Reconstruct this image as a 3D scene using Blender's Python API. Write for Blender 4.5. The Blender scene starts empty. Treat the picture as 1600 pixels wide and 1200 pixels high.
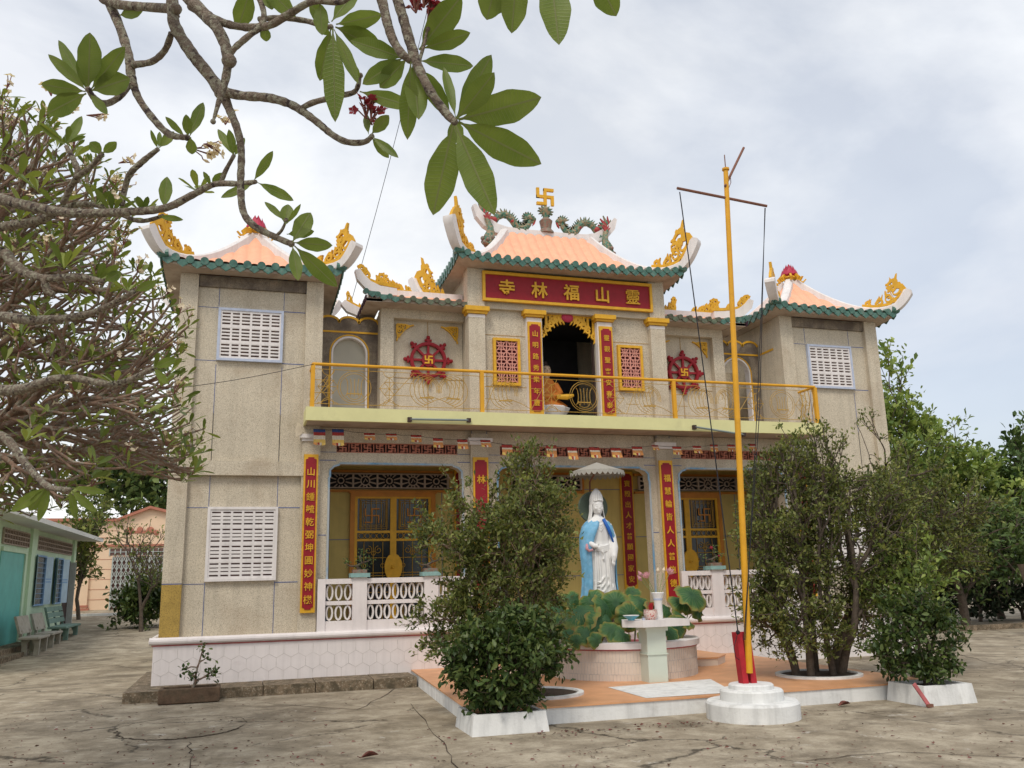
import bpy, math, random
import numpy as np
from mathutils import Vector, Matrix
random.seed(7); rng = np.random.default_rng(7)
R = math.radians; PI = math.pi
SC = bpy.context.scene; COL = SC.collection

# ---------------------------------------------------------------- camera
FPX = 1372.0
_y, _p, _r = R(17.0), R(12.57), R(-1.37)
CAM = Vector((0, 0, 1.9))
FW = Vector((math.sin(_y)*math.cos(_p), math.cos(_y)*math.cos(_p), math.sin(_p)))
_rt = Vector((math.cos(_y), -math.sin(_y), 0)); _up = _rt.cross(FW)
RT = _rt*math.cos(_r) + _up*math.sin(_r); UP = _up*math.cos(_r) - _rt*math.sin(_r)
cd = bpy.data.cameras.new('camera'); cam = bpy.data.objects.new('camera', cd); COL.objects.link(cam)
cd.sensor_width = 36; cd.lens = 36*FPX/1600; cd.clip_end = 3000; cd.clip_start = 0.05
cam.matrix_world = Matrix(((RT.x, UP.x, -FW.x, CAM.x), (RT.y, UP.y, -FW.y, CAM.y), (RT.z, UP.z, -FW.z, CAM.z), (0, 0, 0, 1)))
SC.camera = cam
def ray(px, py): return FW + RT*((px-800)/FPX) - UP*((py-600)/FPX)
def at(px, py, Y):          # a point of the plane y = Y
    d = ray(px, py); return CAM + d*(Y/d.y)
def atd(px, py, d): return CAM + ray(px, py)*d
def atz(px, py, z):
    d = ray(px, py); return CAM + d*((z-CAM.z)/d.z)

# ---------------------------------------------------------------- sky, sun, exposure
SUN_EL, SUN_AZ = R(52), R(212)      # azimuth measured from +Y towards +X : high behind the camera, to the left
w = bpy.data.worlds.new('World'); SC.world = w; w.use_nodes = True
nt = w.node_tree; nt.nodes.clear()
def N(nt, t, **k):
    n = nt.nodes.new(t)
    for a, b in k.items():
        if a.startswith('i_'):
            s = a[2:]; s = int(s) if s.isdigit() else s
            n.inputs[s].default_value = b
        else: setattr(n, a, b)
    return n
def ramp(nt, stops, fac=None, interp='LINEAR'):
    n = nt.nodes.new('ShaderNodeValToRGB'); n.color_ramp.interpolation = interp
    e = n.color_ramp.elements
    while len(e) < len(stops): e.new(0.5)
    for i, (p, c) in enumerate(stops):
        e[i].position = p; e[i].color = (*c, 1) if len(c) == 3 else c
    if fac is not None: nt.links.new(fac, n.inputs[0])
    return n
out = N(nt, 'ShaderNodeOutputWorld'); bg = N(nt, 'ShaderNodeBackground')
sky = N(nt, 'ShaderNodeTexSky', sky_type='NISHITA', sun_disc=False, sun_elevation=SUN_EL, sun_rotation=SUN_AZ, air_density=1.0, dust_density=2.0, ozone_density=1.0)
tc = N(nt, 'ShaderNodeTexCoord')
mp = N(nt, 'ShaderNodeMapping'); mp.inputs['Scale'].default_value = (.8, .8, 1.5); mp.inputs['Location'].default_value = (.3, .1, .55)
nt.links.new(tc.outputs['Generated'], mp.inputs[0])
n1 = N(nt, 'ShaderNodeTexNoise', i_Scale=2.2, i_Detail=7.0, i_Roughness=.58, i_Distortion=.3); nt.links.new(mp.outputs[0], n1.inputs['Vector'])
n2 = N(nt, 'ShaderNodeTexNoise', i_Scale=1.3, i_Detail=6.0, i_Roughness=.55); nt.links.new(mp.outputs[0], n2.inputs['Vector'])
cov = ramp(nt, [(.36, (.60,)*3), (.58, (1,)*3)], n1.outputs[0])
ccol = ramp(nt, [(.34, (5.6, 5.8, 6.3)), (.5, (6.8, 7.0, 7.3)), (.66, (8.0, 8.0, 7.9))], n2.outputs[0])
mx = N(nt, 'ShaderNodeMix', data_type='RGBA')
nt.links.new(cov.outputs[0], mx.inputs[0]); nt.links.new(sky.outputs[0], mx.inputs[6]); nt.links.new(ccol.outputs[0], mx.inputs[7])
nt.links.new(mx.outputs[2], bg.inputs[0]); bg.inputs[1].default_value = .10
nt.links.new(bg.outputs[0], out.inputs[0])
sl = bpy.data.lights.new('sun', 'SUN'); sl.energy = 1.25; sl.angle = R(18); sl.color = (1, .93, .82)
so = bpy.data.objects.new('sun', sl); COL.objects.link(so)
sd = Vector((math.sin(SUN_AZ)*math.cos(SUN_EL), math.cos(SUN_AZ)*math.cos(SUN_EL), math.sin(SUN_EL)))
so.rotation_euler = sd.to_track_quat('Z', 'Y').to_euler(); so.location = (-5, -8, 14)
SC.view_settings.view_transform = 'Standard'; SC.view_settings.look = 'None'
SC.view_settings.exposure = 0.50; SC.view_settings.gamma = 1

# ---------------------------------------------------------------- materials
MATS = {}
def mat(name, col, rough=.7, var=.12, vscale=6.0, bump=.0, bscale=40.0, spec=.3, stain=None, sscale=1.2, speck=None, spscale=70.0, trans=0.0, island=0.0, streak=0.0, metal=0.0):
    m = bpy.data.materials.new(name); m.use_nodes = True; t = m.node_tree; t.nodes.clear(); MATS[name] = m
    L = t.links.new
    o = N(t, 'ShaderNodeOutputMaterial'); b = N(t, 'ShaderNodeBsdfPrincipled')
    b.inputs['Roughness'].default_value = rough; b.inputs['Specular IOR Level'].default_value = spec; b.inputs['Metallic'].default_value = metal
    g = N(t, 'ShaderNodeNewGeometry')
    nz = N(t, 'ShaderNodeTexNoise', i_Scale=vscale, i_Detail=6.0, i_Roughness=.6); L(g.outputs['Position'], nz.inputs['Vector'])
    c = Vector(col[:3])
    rp = ramp(t, [(.3, tuple(c*(1-var))), (.7, tuple(min(1, v*(1+var)) for v in c))], nz.outputs[0])
    cur = rp.outputs[0]
    def mixin(fac, colr):
        nonlocal cur
        x = N(t, 'ShaderNodeMix', data_type='RGBA'); x.inputs[7].default_value = (*colr, 1)
        L(fac, x.inputs[0]); L(cur, x.inputs[6]); cur = x.outputs[2]
    if speck:
        for k, (sc_, lo, hi, cc) in enumerate(speck):
            q = N(t, 'ShaderNodeTexNoise', i_Scale=sc_, i_Detail=2.0, i_Roughness=.5); L(g.outputs['Position'], q.inputs['Vector'])
            r2 = ramp(t, [(lo, (0, 0, 0)), (hi, (1, 1, 1))], q.outputs[0]); mixin(r2.outputs[0], cc)
    if stain:
        q = N(t, 'ShaderNodeTexNoise', i_Scale=sscale, i_Detail=8.0, i_Roughness=.65, i_Distortion=.4); L(g.outputs['Position'], q.inputs['Vector'])
        r2 = ramp(t, [(stain[0], (0, 0, 0)), (stain[1], (stain[2],)*3)], q.outputs[0]); mixin(r2.outputs[0], stain[3])
    if streak:
        mm = N(t, 'ShaderNodeMapping'); mm.inputs['Scale'].default_value = (5, 5, .35); L(g.outputs['Position'], mm.inputs[0])
        q = N(t, 'ShaderNodeTexNoise', i_Scale=1.6, i_Detail=6.0, i_Roughness=.6); L(mm.outputs[0], q.inputs['Vector'])
        r2 = ramp(t, [(.47, (0, 0, 0)), (.72, (streak,)*3)], q.outputs[0]); mixin(r2.outputs[0], tuple(c*.35))
    if island:
        hs = N(t, 'ShaderNodeHueSaturation'); L(cur, hs.inputs['Color'])
        mr = N(t, 'ShaderNodeMapRange', i_3=1-island, i_4=1+island); L(g.outputs['Random Per Island'], mr.inputs[0]); L(mr.outputs[0], hs.inputs['Value'])
        m2 = N(t, 'ShaderNodeMath', operation='MULTIPLY_ADD'); m2.inputs[1].default_value = -.06*min(1, island*2); m2.inputs[2].default_value = .52
        L(g.outputs['Random Per Island'], m2.inputs[0]); L(m2.outputs[0], hs.inputs['Hue']); cur = hs.outputs[0]
    L(cur, b.inputs['Base Color'])
    if bump:
        q = N(t, 'ShaderNodeTexNoise', i_Scale=bscale, i_Detail=4.0, i_Roughness=.6); L(g.outputs['Position'], q.inputs['Vector'])
        bp = N(t, 'ShaderNodeBump', i_Strength=bump, i_Distance=.02); L(q.outputs[0], bp.inputs['Height']); L(bp.outputs[0], b.inputs['Normal'])
    if trans:
        tr = N(t, 'ShaderNodeBsdfTranslucent'); gm = N(t, 'ShaderNodeMix', data_type='RGBA', blend_type='MULTIPLY'); gm.inputs[0].default_value = 1
        gm.inputs[7].default_value = (1.0, 1.0, .55, 1); L(cur, gm.inputs[6]); L(gm.outputs[2], tr.inputs[0])
        ms = N(t, 'ShaderNodeMixShader'); ms.inputs[0].default_value = trans; L(b.outputs[0], ms.inputs[1]); L(tr.outputs[0], ms.inputs[2]); L(ms.outputs[0], o.inputs[0])
    else: L(b.outputs[0], o.inputs[0])
    return m
mat('pebble', (.575, .505, .39), .9, .10, 1.5, .4, 60, speck=[(75, .50, .64, (.33, .28, .21)), (105, .54, .68, (.76, .69, .56))], stain=(.52, .72, .5, (.36, .265, .175)), sscale=.9, streak=.22)
mat('pebble_stained_shade', (.30, .245, .18), .9, .2, 1.8, .35, 90, speck=[(85, .5, .62, (.10, .085, .07)), (110, .6, .66, (.48, .43, .36))], stain=(.42, .6, .8, (.10, .08, .07)), sscale=2.0, streak=.6)  # stained link walls; its dark tone also paints eave shadow on the towers
mat('pebble_yellow', (.46, .31, .08), .9, .15, 3, .3, 90, speck=[(85, .52, .62, (.22, .15, .05))])
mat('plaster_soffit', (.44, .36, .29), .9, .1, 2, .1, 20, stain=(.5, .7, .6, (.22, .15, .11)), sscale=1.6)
mat('plaster_yellow', (.55, .43, .15), .85, .10, 2, .08, 30, stain=(.55, .8, .4, (.28, .22, .1)), streak=.2)
mat('joint_dark', (.10, .14, .30), .8, .2)
mat('joint_tan', (.38, .25, .12), .8, .2)
mat('blue_trim', (.16, .33, .50), .7, .25, 10, stain=(.38, .55, .9, (.42, .44, .44)), sscale=1.3)
mat('pale_blue', (.45, .50, .62), .7, .1, 10)
mat('white_paint', (.74, .70, .68), .6, .05, 3, .05, 30, stain=(.58, .8, .3, (.42, .37, .33)), sscale=2.5, streak=.22)
mat('white_pink', (.77, .715, .70), .6, .04, 3, .06, 30, stain=(.60, .8, .3, (.45, .36, .32)), sscale=2.0, streak=.15)
mat('white_wash', (.74, .74, .72), .8, .07, 3, .25, 25, stain=(.55, .75, .45, (.38, .36, .32)), sscale=3.5, streak=.35)
mat('grout', (.56, .52, .49), .9, .3, 8)
mat('red_line', (.42, .12, .12), .8, .3, 6)
mat('gold_paint', (.66, .36, .025), .5, .12, 8, .05, 30, stain=(.6, .8, .5, (.36, .17, .02)), sscale=7)
mat('red_paint', (.27, .010, .018), .5, .10, 8, .04, 30)
mat('dark_red_paint', (.25, .012, .02), .5, .15, 8)
mat('orange_wood', (.50, .20, .03), .55, .15, 5, .05, 30)
mat('pink_tile', (.86, .43, .27), .6, .08, 5, .1, 20, stain=(.62, .85, .35, (.55, .26, .17)), sscale=3)
mat('teal_glaze', (.055, .15, .115), .35, .45, 9, .1, 30, spec=.5, stain=(.52, .66, .6, (.17, .17, .14)), sscale=9)
mat('teal_stained', (.11, .14, .09), .5, .5, 9, .2, 30, stain=(.45, .6, .8, (.14, .10, .08)), sscale=6)
mat('purple_dark', (.07, .03, .05), .6, .3)
mat('fascia_yellow', (.66, .63, .32), .75, .06, 2, .05, 20, stain=(.58, .8, .35, (.38, .34, .2)), sscale=2.5)
mat('brick_red', (.50, .19, .13), .8, .2, 8)
mat('lattice_pink', (.62, .28, .22), .7, .1, 8)
mat('lattice_grey', (.40, .33, .28), .8, .15, 8)
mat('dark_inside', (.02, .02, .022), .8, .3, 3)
mat('maroon_dark', (.10, .012, .02), .7, .2)
mat('glass_dark', (.018, .022, .025), .15, .2, 3, spec=.5)
mat('frosted', (.42, .40, .33), .5, .06, 2)
mat('iron_gold', (.45, .27, .05), .5, .2, 20)
mat('slot_dark', (.16, .09, .08), .9, .3)
mat('teal_cap', (.24, .40, .38), .7, .15, 10)
mat('orange_tile', (.66, .34, .17), .45, .14, 2.5, .05, 20, stain=(.5, .72, .4, (.42, .18, .08)), sscale=2.2)
mat('cream_tile', (.70, .61, .52), .5, .08, 3, .04, 20, stain=(.55, .75, .35, (.4, .24, .14)), sscale=3)
mat('mint_paint', (.58, .63, .54), .6, .04, 3, stain=(.6, .8, .3, (.35, .38, .3)))
mat('green_wall', (.56, .72, .53), .8, .05, 1.5, stain=(.55, .8, .35, (.30, .40, .27)), streak=.2)
mat('turquoise_door', (.12, .44, .40), .5, .1, 2)
mat('blue_shutter', (.22, .38, .60), .6, .12, 3)
mat('blue_pale_shutter', (.42, .56, .66), .6, .1, 3)
mat('roof_white', (.66, .66, .62), .8, .08, 1.2, stain=(.5, .75, .4, (.4, .4, .37)))
mat('peach_wall', (.82, .60, .42), .8, .06, 1, stain=(.6, .85, .25, (.5, .36, .26)))
mat('peach_line', (.45, .18, .12), .8, .1)
mat('gate_grey', (.46, .50, .47), .6, .1)
mat('bench_grey', (.33, .31, .26), .9, .2, 6, .2, 40)
mat('bench_green', (.17, .26, .22), .9, .2, 6, .2, 40)
mat('curb_stone', (.22, .165, .11), .95, .35, 9, .8, 14, stain=(.42, .60, .85, (.085, .07, .045)), sscale=6, speck=[(30, .55, .62, (.36, .30, .22))])
mat('leaf_dark_mass', (.022, .035, .014), .7, .3, 1.0, island=.4)
mat('planter_clay', (.13, .085, .055), .95, .35, 6, .5, 22, stain=(.5, .65, .6, (.07, .06, .04)), sscale=6)
mat('soil', (.05, .035, .025), 1, .3, 20, .6, 30)
mat('bark', (.21, .135, .095), .9, .3, 14, .7, 45, speck=[(24, .52, .60, (.25, .22, .17))])
mat('bark_near', (.19, .15, .115), .9, .4, 26, .9, 80, speck=[(55, .50, .58, (.30, .28, .21)), (38, .60, .66, (.07, .05, .045))])
mat('bark_dark', (.11, .085, .065), .95, .3, 14, .6, 45)
mat('leaf_bush', (.155, .19, .055), .5, .35, 2.2, trans=.33, island=.5)
mat('leaf_bush_dark', (.070, .115, .032), .42, .3, 3, trans=.25, island=.5)
mat('leaf_bright', (.21, .29, .075), .5, .3, 1.2, trans=.3, island=.4)
mat('leaf_hedge', (.085, .14, .042), .6, .3, 1.0, trans=.2, island=.45)
mat('leaf_olive', (.14, .17, .045), .55, .3, 1.0, trans=.3, island=.4)
mat('leaf_plumeria', (.17, .215, .05), .45, .25, 3, trans=.38, island=.35)
mat('petal_white', (.80, .68, .52), .6, .15, 20, trans=.3)
mat('petal_red', (.30, .03, .05), .6, .3, 20, trans=.2)
mat('petal_pink', (.74, .40, .46), .6, .15, 20, trans=.3)
mat('flower_stalk', (.20, .08, .06), .7, .2)
mat('stalk_green', (.20, .26, .10), .7, .2)
mat('pole_yellow', (.66, .33, .02), .45, .10, 5, .03, 20, stain=(.6, .8, .5, (.4, .18, .03)), sscale=6)
mat('rust_brown', (.20, .09, .06), .8, .2, 20)
mat('cord_black', (.02, .02, .025), .8, .1)
mat('statue_white', (.76, .75, .73), .55, .03, 6, stain=(.6, .8, .3, (.5, .48, .46)), sscale=8)
mat('statue_blue', (.16, .40, .60), .6, .2, 8, stain=(.5, .75, .5, (.40, .58, .74)), sscale=9)
mat('blue_deep', (.02, .12, .45), .5, .1)
mat('skin_gold', (.60, .42, .28), .6, .05)
mat('robe_orange', (.55, .18, .03), .6, .15, 4)
mat('grey_halo', (.09, .12, .09), .6, .3, 4)
mat('umbrella_cloth', (.33, .31, .27), .7, .06, 5)
mat('dragon_green', (.06, .16, .11), .6, .5, 18, .3, 40, stain=(.45, .58, .9, (.35, .24, .14)), sscale=14)
mat('dragon_red', (.35, .05, .05), .6, .4, 18)
mat('ceramic_brown', (.26, .15, .11), .5, .4, 14, stain=(.5, .6, .7, (.1, .2, .16)), sscale=14)
mat('lotus_red', (.42, .03, .07), .5, .15, 8)
mat('tube_grey', (.20, .24, .23), .5, .1)
mat('flag_red', (.32, .04, .03), .8, .1); mat('flag_white', (.60, .52, .40), .8, .05); mat('flag_yellow', (.64, .44, .12), .8, .1)
mat('flag_orange', (.55, .24, .08), .8, .1); mat('flag_blue', (.03, .06, .18), .8, .1)
mat('plate_blue', (.10, .42, .58), .3, .1, spec=.5)
mat('bowl_pattern', (.72, .58, .52), .3, .1, speck=[(45, .56, .60, (.55, .08, .08))])
mat('incense_red', (.42, .02, .03), .7, .2)
mat('urn_brown', (.16, .12, .09), .8, .3)
mat('litter', (.13, .055, .035), .9, .5, 20, island=.5)
mat('wood_dark', (.05, .03, .025), .7, .2)
M = MATS
# ground : worn concrete
def ground_mat():
    m = bpy.data.materials.new('worn_concrete'); m.use_nodes = True; t = m.node_tree; t.nodes.clear(); L = t.links.new
    o = N(t, 'ShaderNodeOutputMaterial'); b = N(t, 'ShaderNodeBsdfPrincipled'); b.inputs['Roughness'].default_value = .92; b.inputs['Specular IOR Level'].default_value = .2
    g = N(t, 'ShaderNodeNewGeometry')
    def nz(scale, det, ro, dist=0.0, sc3=None):
        src = g.outputs['Position']
        if sc3:
            mm = N(t, 'ShaderNodeMapping'); mm.inputs['Scale'].default_value = sc3; mm.inputs['Rotation'].default_value = (0, 0, R(-12)); L(src, mm.inputs[0]); src = mm.outputs[0]
        q = N(t, 'ShaderNodeTexNoise', i_Scale=scale, i_Detail=det, i_Roughness=ro, i_Distortion=dist); L(src, q.inputs['Vector']); return q.outputs[0]
    base = ramp(t, [(.34, (.20, .165, .115)), (.48, (.31, .26, .19)), (.62, (.45, .39, .295))], nz(1.5, 12, .74, .3))
    cur = base.outputs[0]
    def mixc(fac, col, mode='MIX'):
        nonlocal cur
        x = N(t, 'ShaderNodeMix', data_type='RGBA', blend_type=mode); x.inputs[7].default_value = (*col, 1); L(fac, x.inputs[0]); L(cur, x.inputs[6]); cur = x.outputs[2]
    mixc(ramp(t, [(.52, (0,)*3), (.64, (.7,)*3)], nz(.55, 10, .7, .4)).outputs[0], (.13, .105, .075))
    mixc(ramp(t, [(.58, (0,)*3), (.70, (.75,)*3)], nz(3.2, 10, .75, .4)).outputs[0], (.09, .08, .062))
    mixc(ramp(t, [(.60, (0,)*3), (.66, (.8,)*3)], nz(2.3, 11, .75, .4)).outputs[0], (.52, .48, .42))
    mixc(ramp(t, [(.60, (0,)*3), (.72, (.5,)*3)], nz(38, 3, .5)).outputs[0], (.08, .065, .05))
    # cracks
    dm = N(t, 'ShaderNodeTexNoise', i_Scale=1.3, i_Detail=6.0, i_Roughness=.65); L(g.outputs['Position'], dm.inputs['Vector'])
    vm = N(t, 'ShaderNodeVectorMath', operation='MULTIPLY_ADD'); vm.inputs[1].default_value = (.9, .9, 0); L(dm.outputs['Color'], vm.inputs[0]); L(g.outputs['Position'], vm.inputs[2])
    vo = N(t, 'ShaderNodeTexVoronoi', feature='DISTANCE_TO_EDGE', i_Scale=.27); L(vm.outputs[0], vo.inputs['Vector'])
    cr = ramp(t, [(.0, (.9,)*3), (.0075, (0,)*3)], vo.outputs['Distance'])
    ms = N(t, 'ShaderNodeMath', operation='MULTIPLY'); L(cr.outputs[0], ms.inputs[0]); L(ramp(t, [(.45, (0,)*3), (.5, (1,)*3)], nz(.5, 3, .5)).outputs[0], ms.inputs[1])
    mixc(ms.outputs[0], (.035, .028, .02))
    L(cur, b.inputs['Base Color'])
    bp = N(t, 'ShaderNodeBump', i_Strength=.5, i_Distance=.03); L(nz(9, 8, .7), bp.inputs['Height']); L(bp.outputs[0], b.inputs['Normal'])
    L(b.outputs[0], o.inputs[0]); return m
M['ground'] = ground_mat()
def leaf_near_mat():
    m = bpy.data.materials.new('plumeria_leaf_near'); m.use_nodes = True; t = m.node_tree; t.nodes.clear(); L = t.links.new
    o = N(t, 'ShaderNodeOutputMaterial'); b = N(t, 'ShaderNodeBsdfPrincipled'); b.inputs['Roughness'].default_value = .42
    uv = N(t, 'ShaderNodeUVMap'); sp = N(t, 'ShaderNodeSeparateXYZ'); L(uv.outputs[0], sp.inputs[0])
    ab = N(t, 'ShaderNodeMath', operation='ABSOLUTE'); L(sp.outputs[1], ab.inputs[0])
    k = N(t, 'ShaderNodeMath', operation='MULTIPLY_ADD'); k.inputs[1].default_value = 24; L(sp.outputs[0], k.inputs[0])
    k2 = N(t, 'ShaderNodeMath', operation='MULTIPLY'); k2.inputs[1].default_value = -1.3; L(ab.outputs[0], k2.inputs[0]); L(k2.outputs[0], k.inputs[2])
    fr = N(t, 'ShaderNodeMath', operation='PINGPONG'); fr.inputs[1].default_value = .5; L(k.outputs[0], fr.inputs[0])
    vein = ramp(t, [(.0, (1,)*3), (.13, (0,)*3)], fr.outputs[0]); mid = ramp(t, [(.0, (1,)*3), (.035, (1,)*3), (.06, (0,)*3)], ab.outputs[0])
    mxx = N(t, 'ShaderNodeMath', operation='MAXIMUM'); L(mid.outputs[0], mxx.inputs[0])
    h = N(t, 'ShaderNodeMath', operation='MULTIPLY'); h.inputs[1].default_value = .45; L(vein.outputs[0], h.inputs[0]); L(h.outputs[0], mxx.inputs[1])
    g = N(t, 'ShaderNodeNewGeometry'); nz = N(t, 'ShaderNodeTexNoise', i_Scale=14.0, i_Detail=5.0); L(g.outputs['Position'], nz.inputs['Vector'])
    c0 = ramp(t, [(.3, (.125, .185, .022)), (.7, (.20, .255, .04))], nz.outputs[0])
    mr = N(t, 'ShaderNodeMapRange', i_3=.75, i_4=1.25); L(g.outputs['Random Per Island'], mr.inputs[0])
    hs = N(t, 'ShaderNodeHueSaturation'); L(c0.outputs[0], hs.inputs['Color']); L(mr.outputs[0], hs.inputs['Value'])
    x = N(t, 'ShaderNodeMix', data_type='RGBA'); x.inputs[7].default_value = (.20, .22, .07, 1); L(mxx.outputs[0], x.inputs[0]); L(hs.outputs[0], x.inputs[6])
    L(x.outputs[2], b.inputs['Base Color'])
    bp = N(t, 'ShaderNodeBump', i_Strength=.35, i_Distance=.003); L(mxx.outputs[0], bp.inputs['Height']); L(bp.outputs[0], b.inputs['Normal'])
    tr = N(t, 'ShaderNodeBsdfTranslucent'); L(x.outputs[2], tr.inputs[0]); ms = N(t, 'ShaderNodeMixShader'); ms.inputs[0].default_value = .45
    L(b.outputs[0], ms.inputs[1]); L(tr.outputs[0], ms.inputs[2]); L(ms.outputs[0], o.inputs[0]); return m
M['leaf_near'] = leaf_near_mat()
def lotus_leaf_mat():
    m = bpy.data.materials.new('lotus_leaf'); m.use_nodes = True; t = m.node_tree; t.nodes.clear(); L = t.links.new
    o = N(t, 'ShaderNodeOutputMaterial'); b = N(t, 'ShaderNodeBsdfPrincipled'); b.inputs['Roughness'].default_value = .6
    uv = N(t, 'ShaderNodeUVMap'); sp = N(t, 'ShaderNodeSeparateXYZ'); L(uv.outputs[0], sp.inputs[0])
    g = N(t, 'ShaderNodeNewGeometry'); nz = N(t, 'ShaderNodeTexNoise', i_Scale=9.0, i_Detail=4.0); L(g.outputs['Position'], nz.inputs['Vector'])
    a = N(t, 'ShaderNodeMath', operation='MULTIPLY_ADD'); a.inputs[1].default_value = .55; L(nz.outputs[0], a.inputs[0]); L(sp.outputs[0], a.inputs[2])
    rr = N(t, 'ShaderNodeMath', operation='MULTIPLY_ADD'); rr.inputs[1].default_value = .35; L(g.outputs['Random Per Island'], rr.inputs[0]); L(a.outputs[0], rr.inputs[2])
    c = ramp(t, [(.30, (.018, .085, .038)), (.78, (.055, .15, .045)), (.90, (.22, .24, .05)), (1.0, (.27, .18, .05))], None)
    sc = N(t, 'ShaderNodeMath', operation='MULTIPLY'); sc.inputs[1].default_value = .66; L(rr.outputs[0], sc.inputs[0]); L(sc.outputs[0], c.inputs[0])
    vk = N(t, 'ShaderNodeMath', operation='MULTIPLY'); vk.inputs[1].default_value = 20; L(sp.outputs[1], vk.inputs[0]); pp = N(t, 'ShaderNodeMath', operation='PINGPONG'); pp.inputs[1].default_value = .5; L(vk.outputs[0], pp.inputs[0])
    vr = ramp(t, [(0, (.75,)*3), (.12, (0,)*3)], pp.outputs[0]); vx = N(t, 'ShaderNodeMix', data_type='RGBA'); vx.inputs[7].default_value = (.20, .27, .10, 1); L(vr.outputs[0], vx.inputs[0])
    hs = N(t, 'ShaderNodeHueSaturation'); mr = N(t, 'ShaderNodeMapRange', i_3=.55, i_4=1.5); L(g.outputs['Random Per Island'], mr.inputs[0]); L(mr.outputs[0], hs.inputs['Value']); L(c.outputs[0], hs.inputs['Color']); L(hs.outputs[0], vx.inputs[6])
    bn = N(t, 'ShaderNodeTexNoise', i_Scale=30.0, i_Detail=5.0, i_Roughness=.7); L(g.outputs['Position'], bn.inputs['Vector']); bq = N(t, 'ShaderNodeBump', i_Strength=.6, i_Distance=.02); L(bn.outputs[0], bq.inputs['Height']); L(bq.outputs[0], b.inputs['Normal'])
    L(vx.outputs[2], b.inputs['Base Color'])
    tr = N(t, 'ShaderNodeBsdfTranslucent'); L(vx.outputs[2], tr.inputs[0]); ms = N(t, 'ShaderNodeMixShader'); ms.inputs[0].default_value = .3
    L(b.outputs[0], ms.inputs[1]); L(tr.outputs[0], ms.inputs[2]); L(ms.outputs[0], o.inputs[0]); return m
M['lotus_leaf'] = lotus_leaf_mat()

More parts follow.
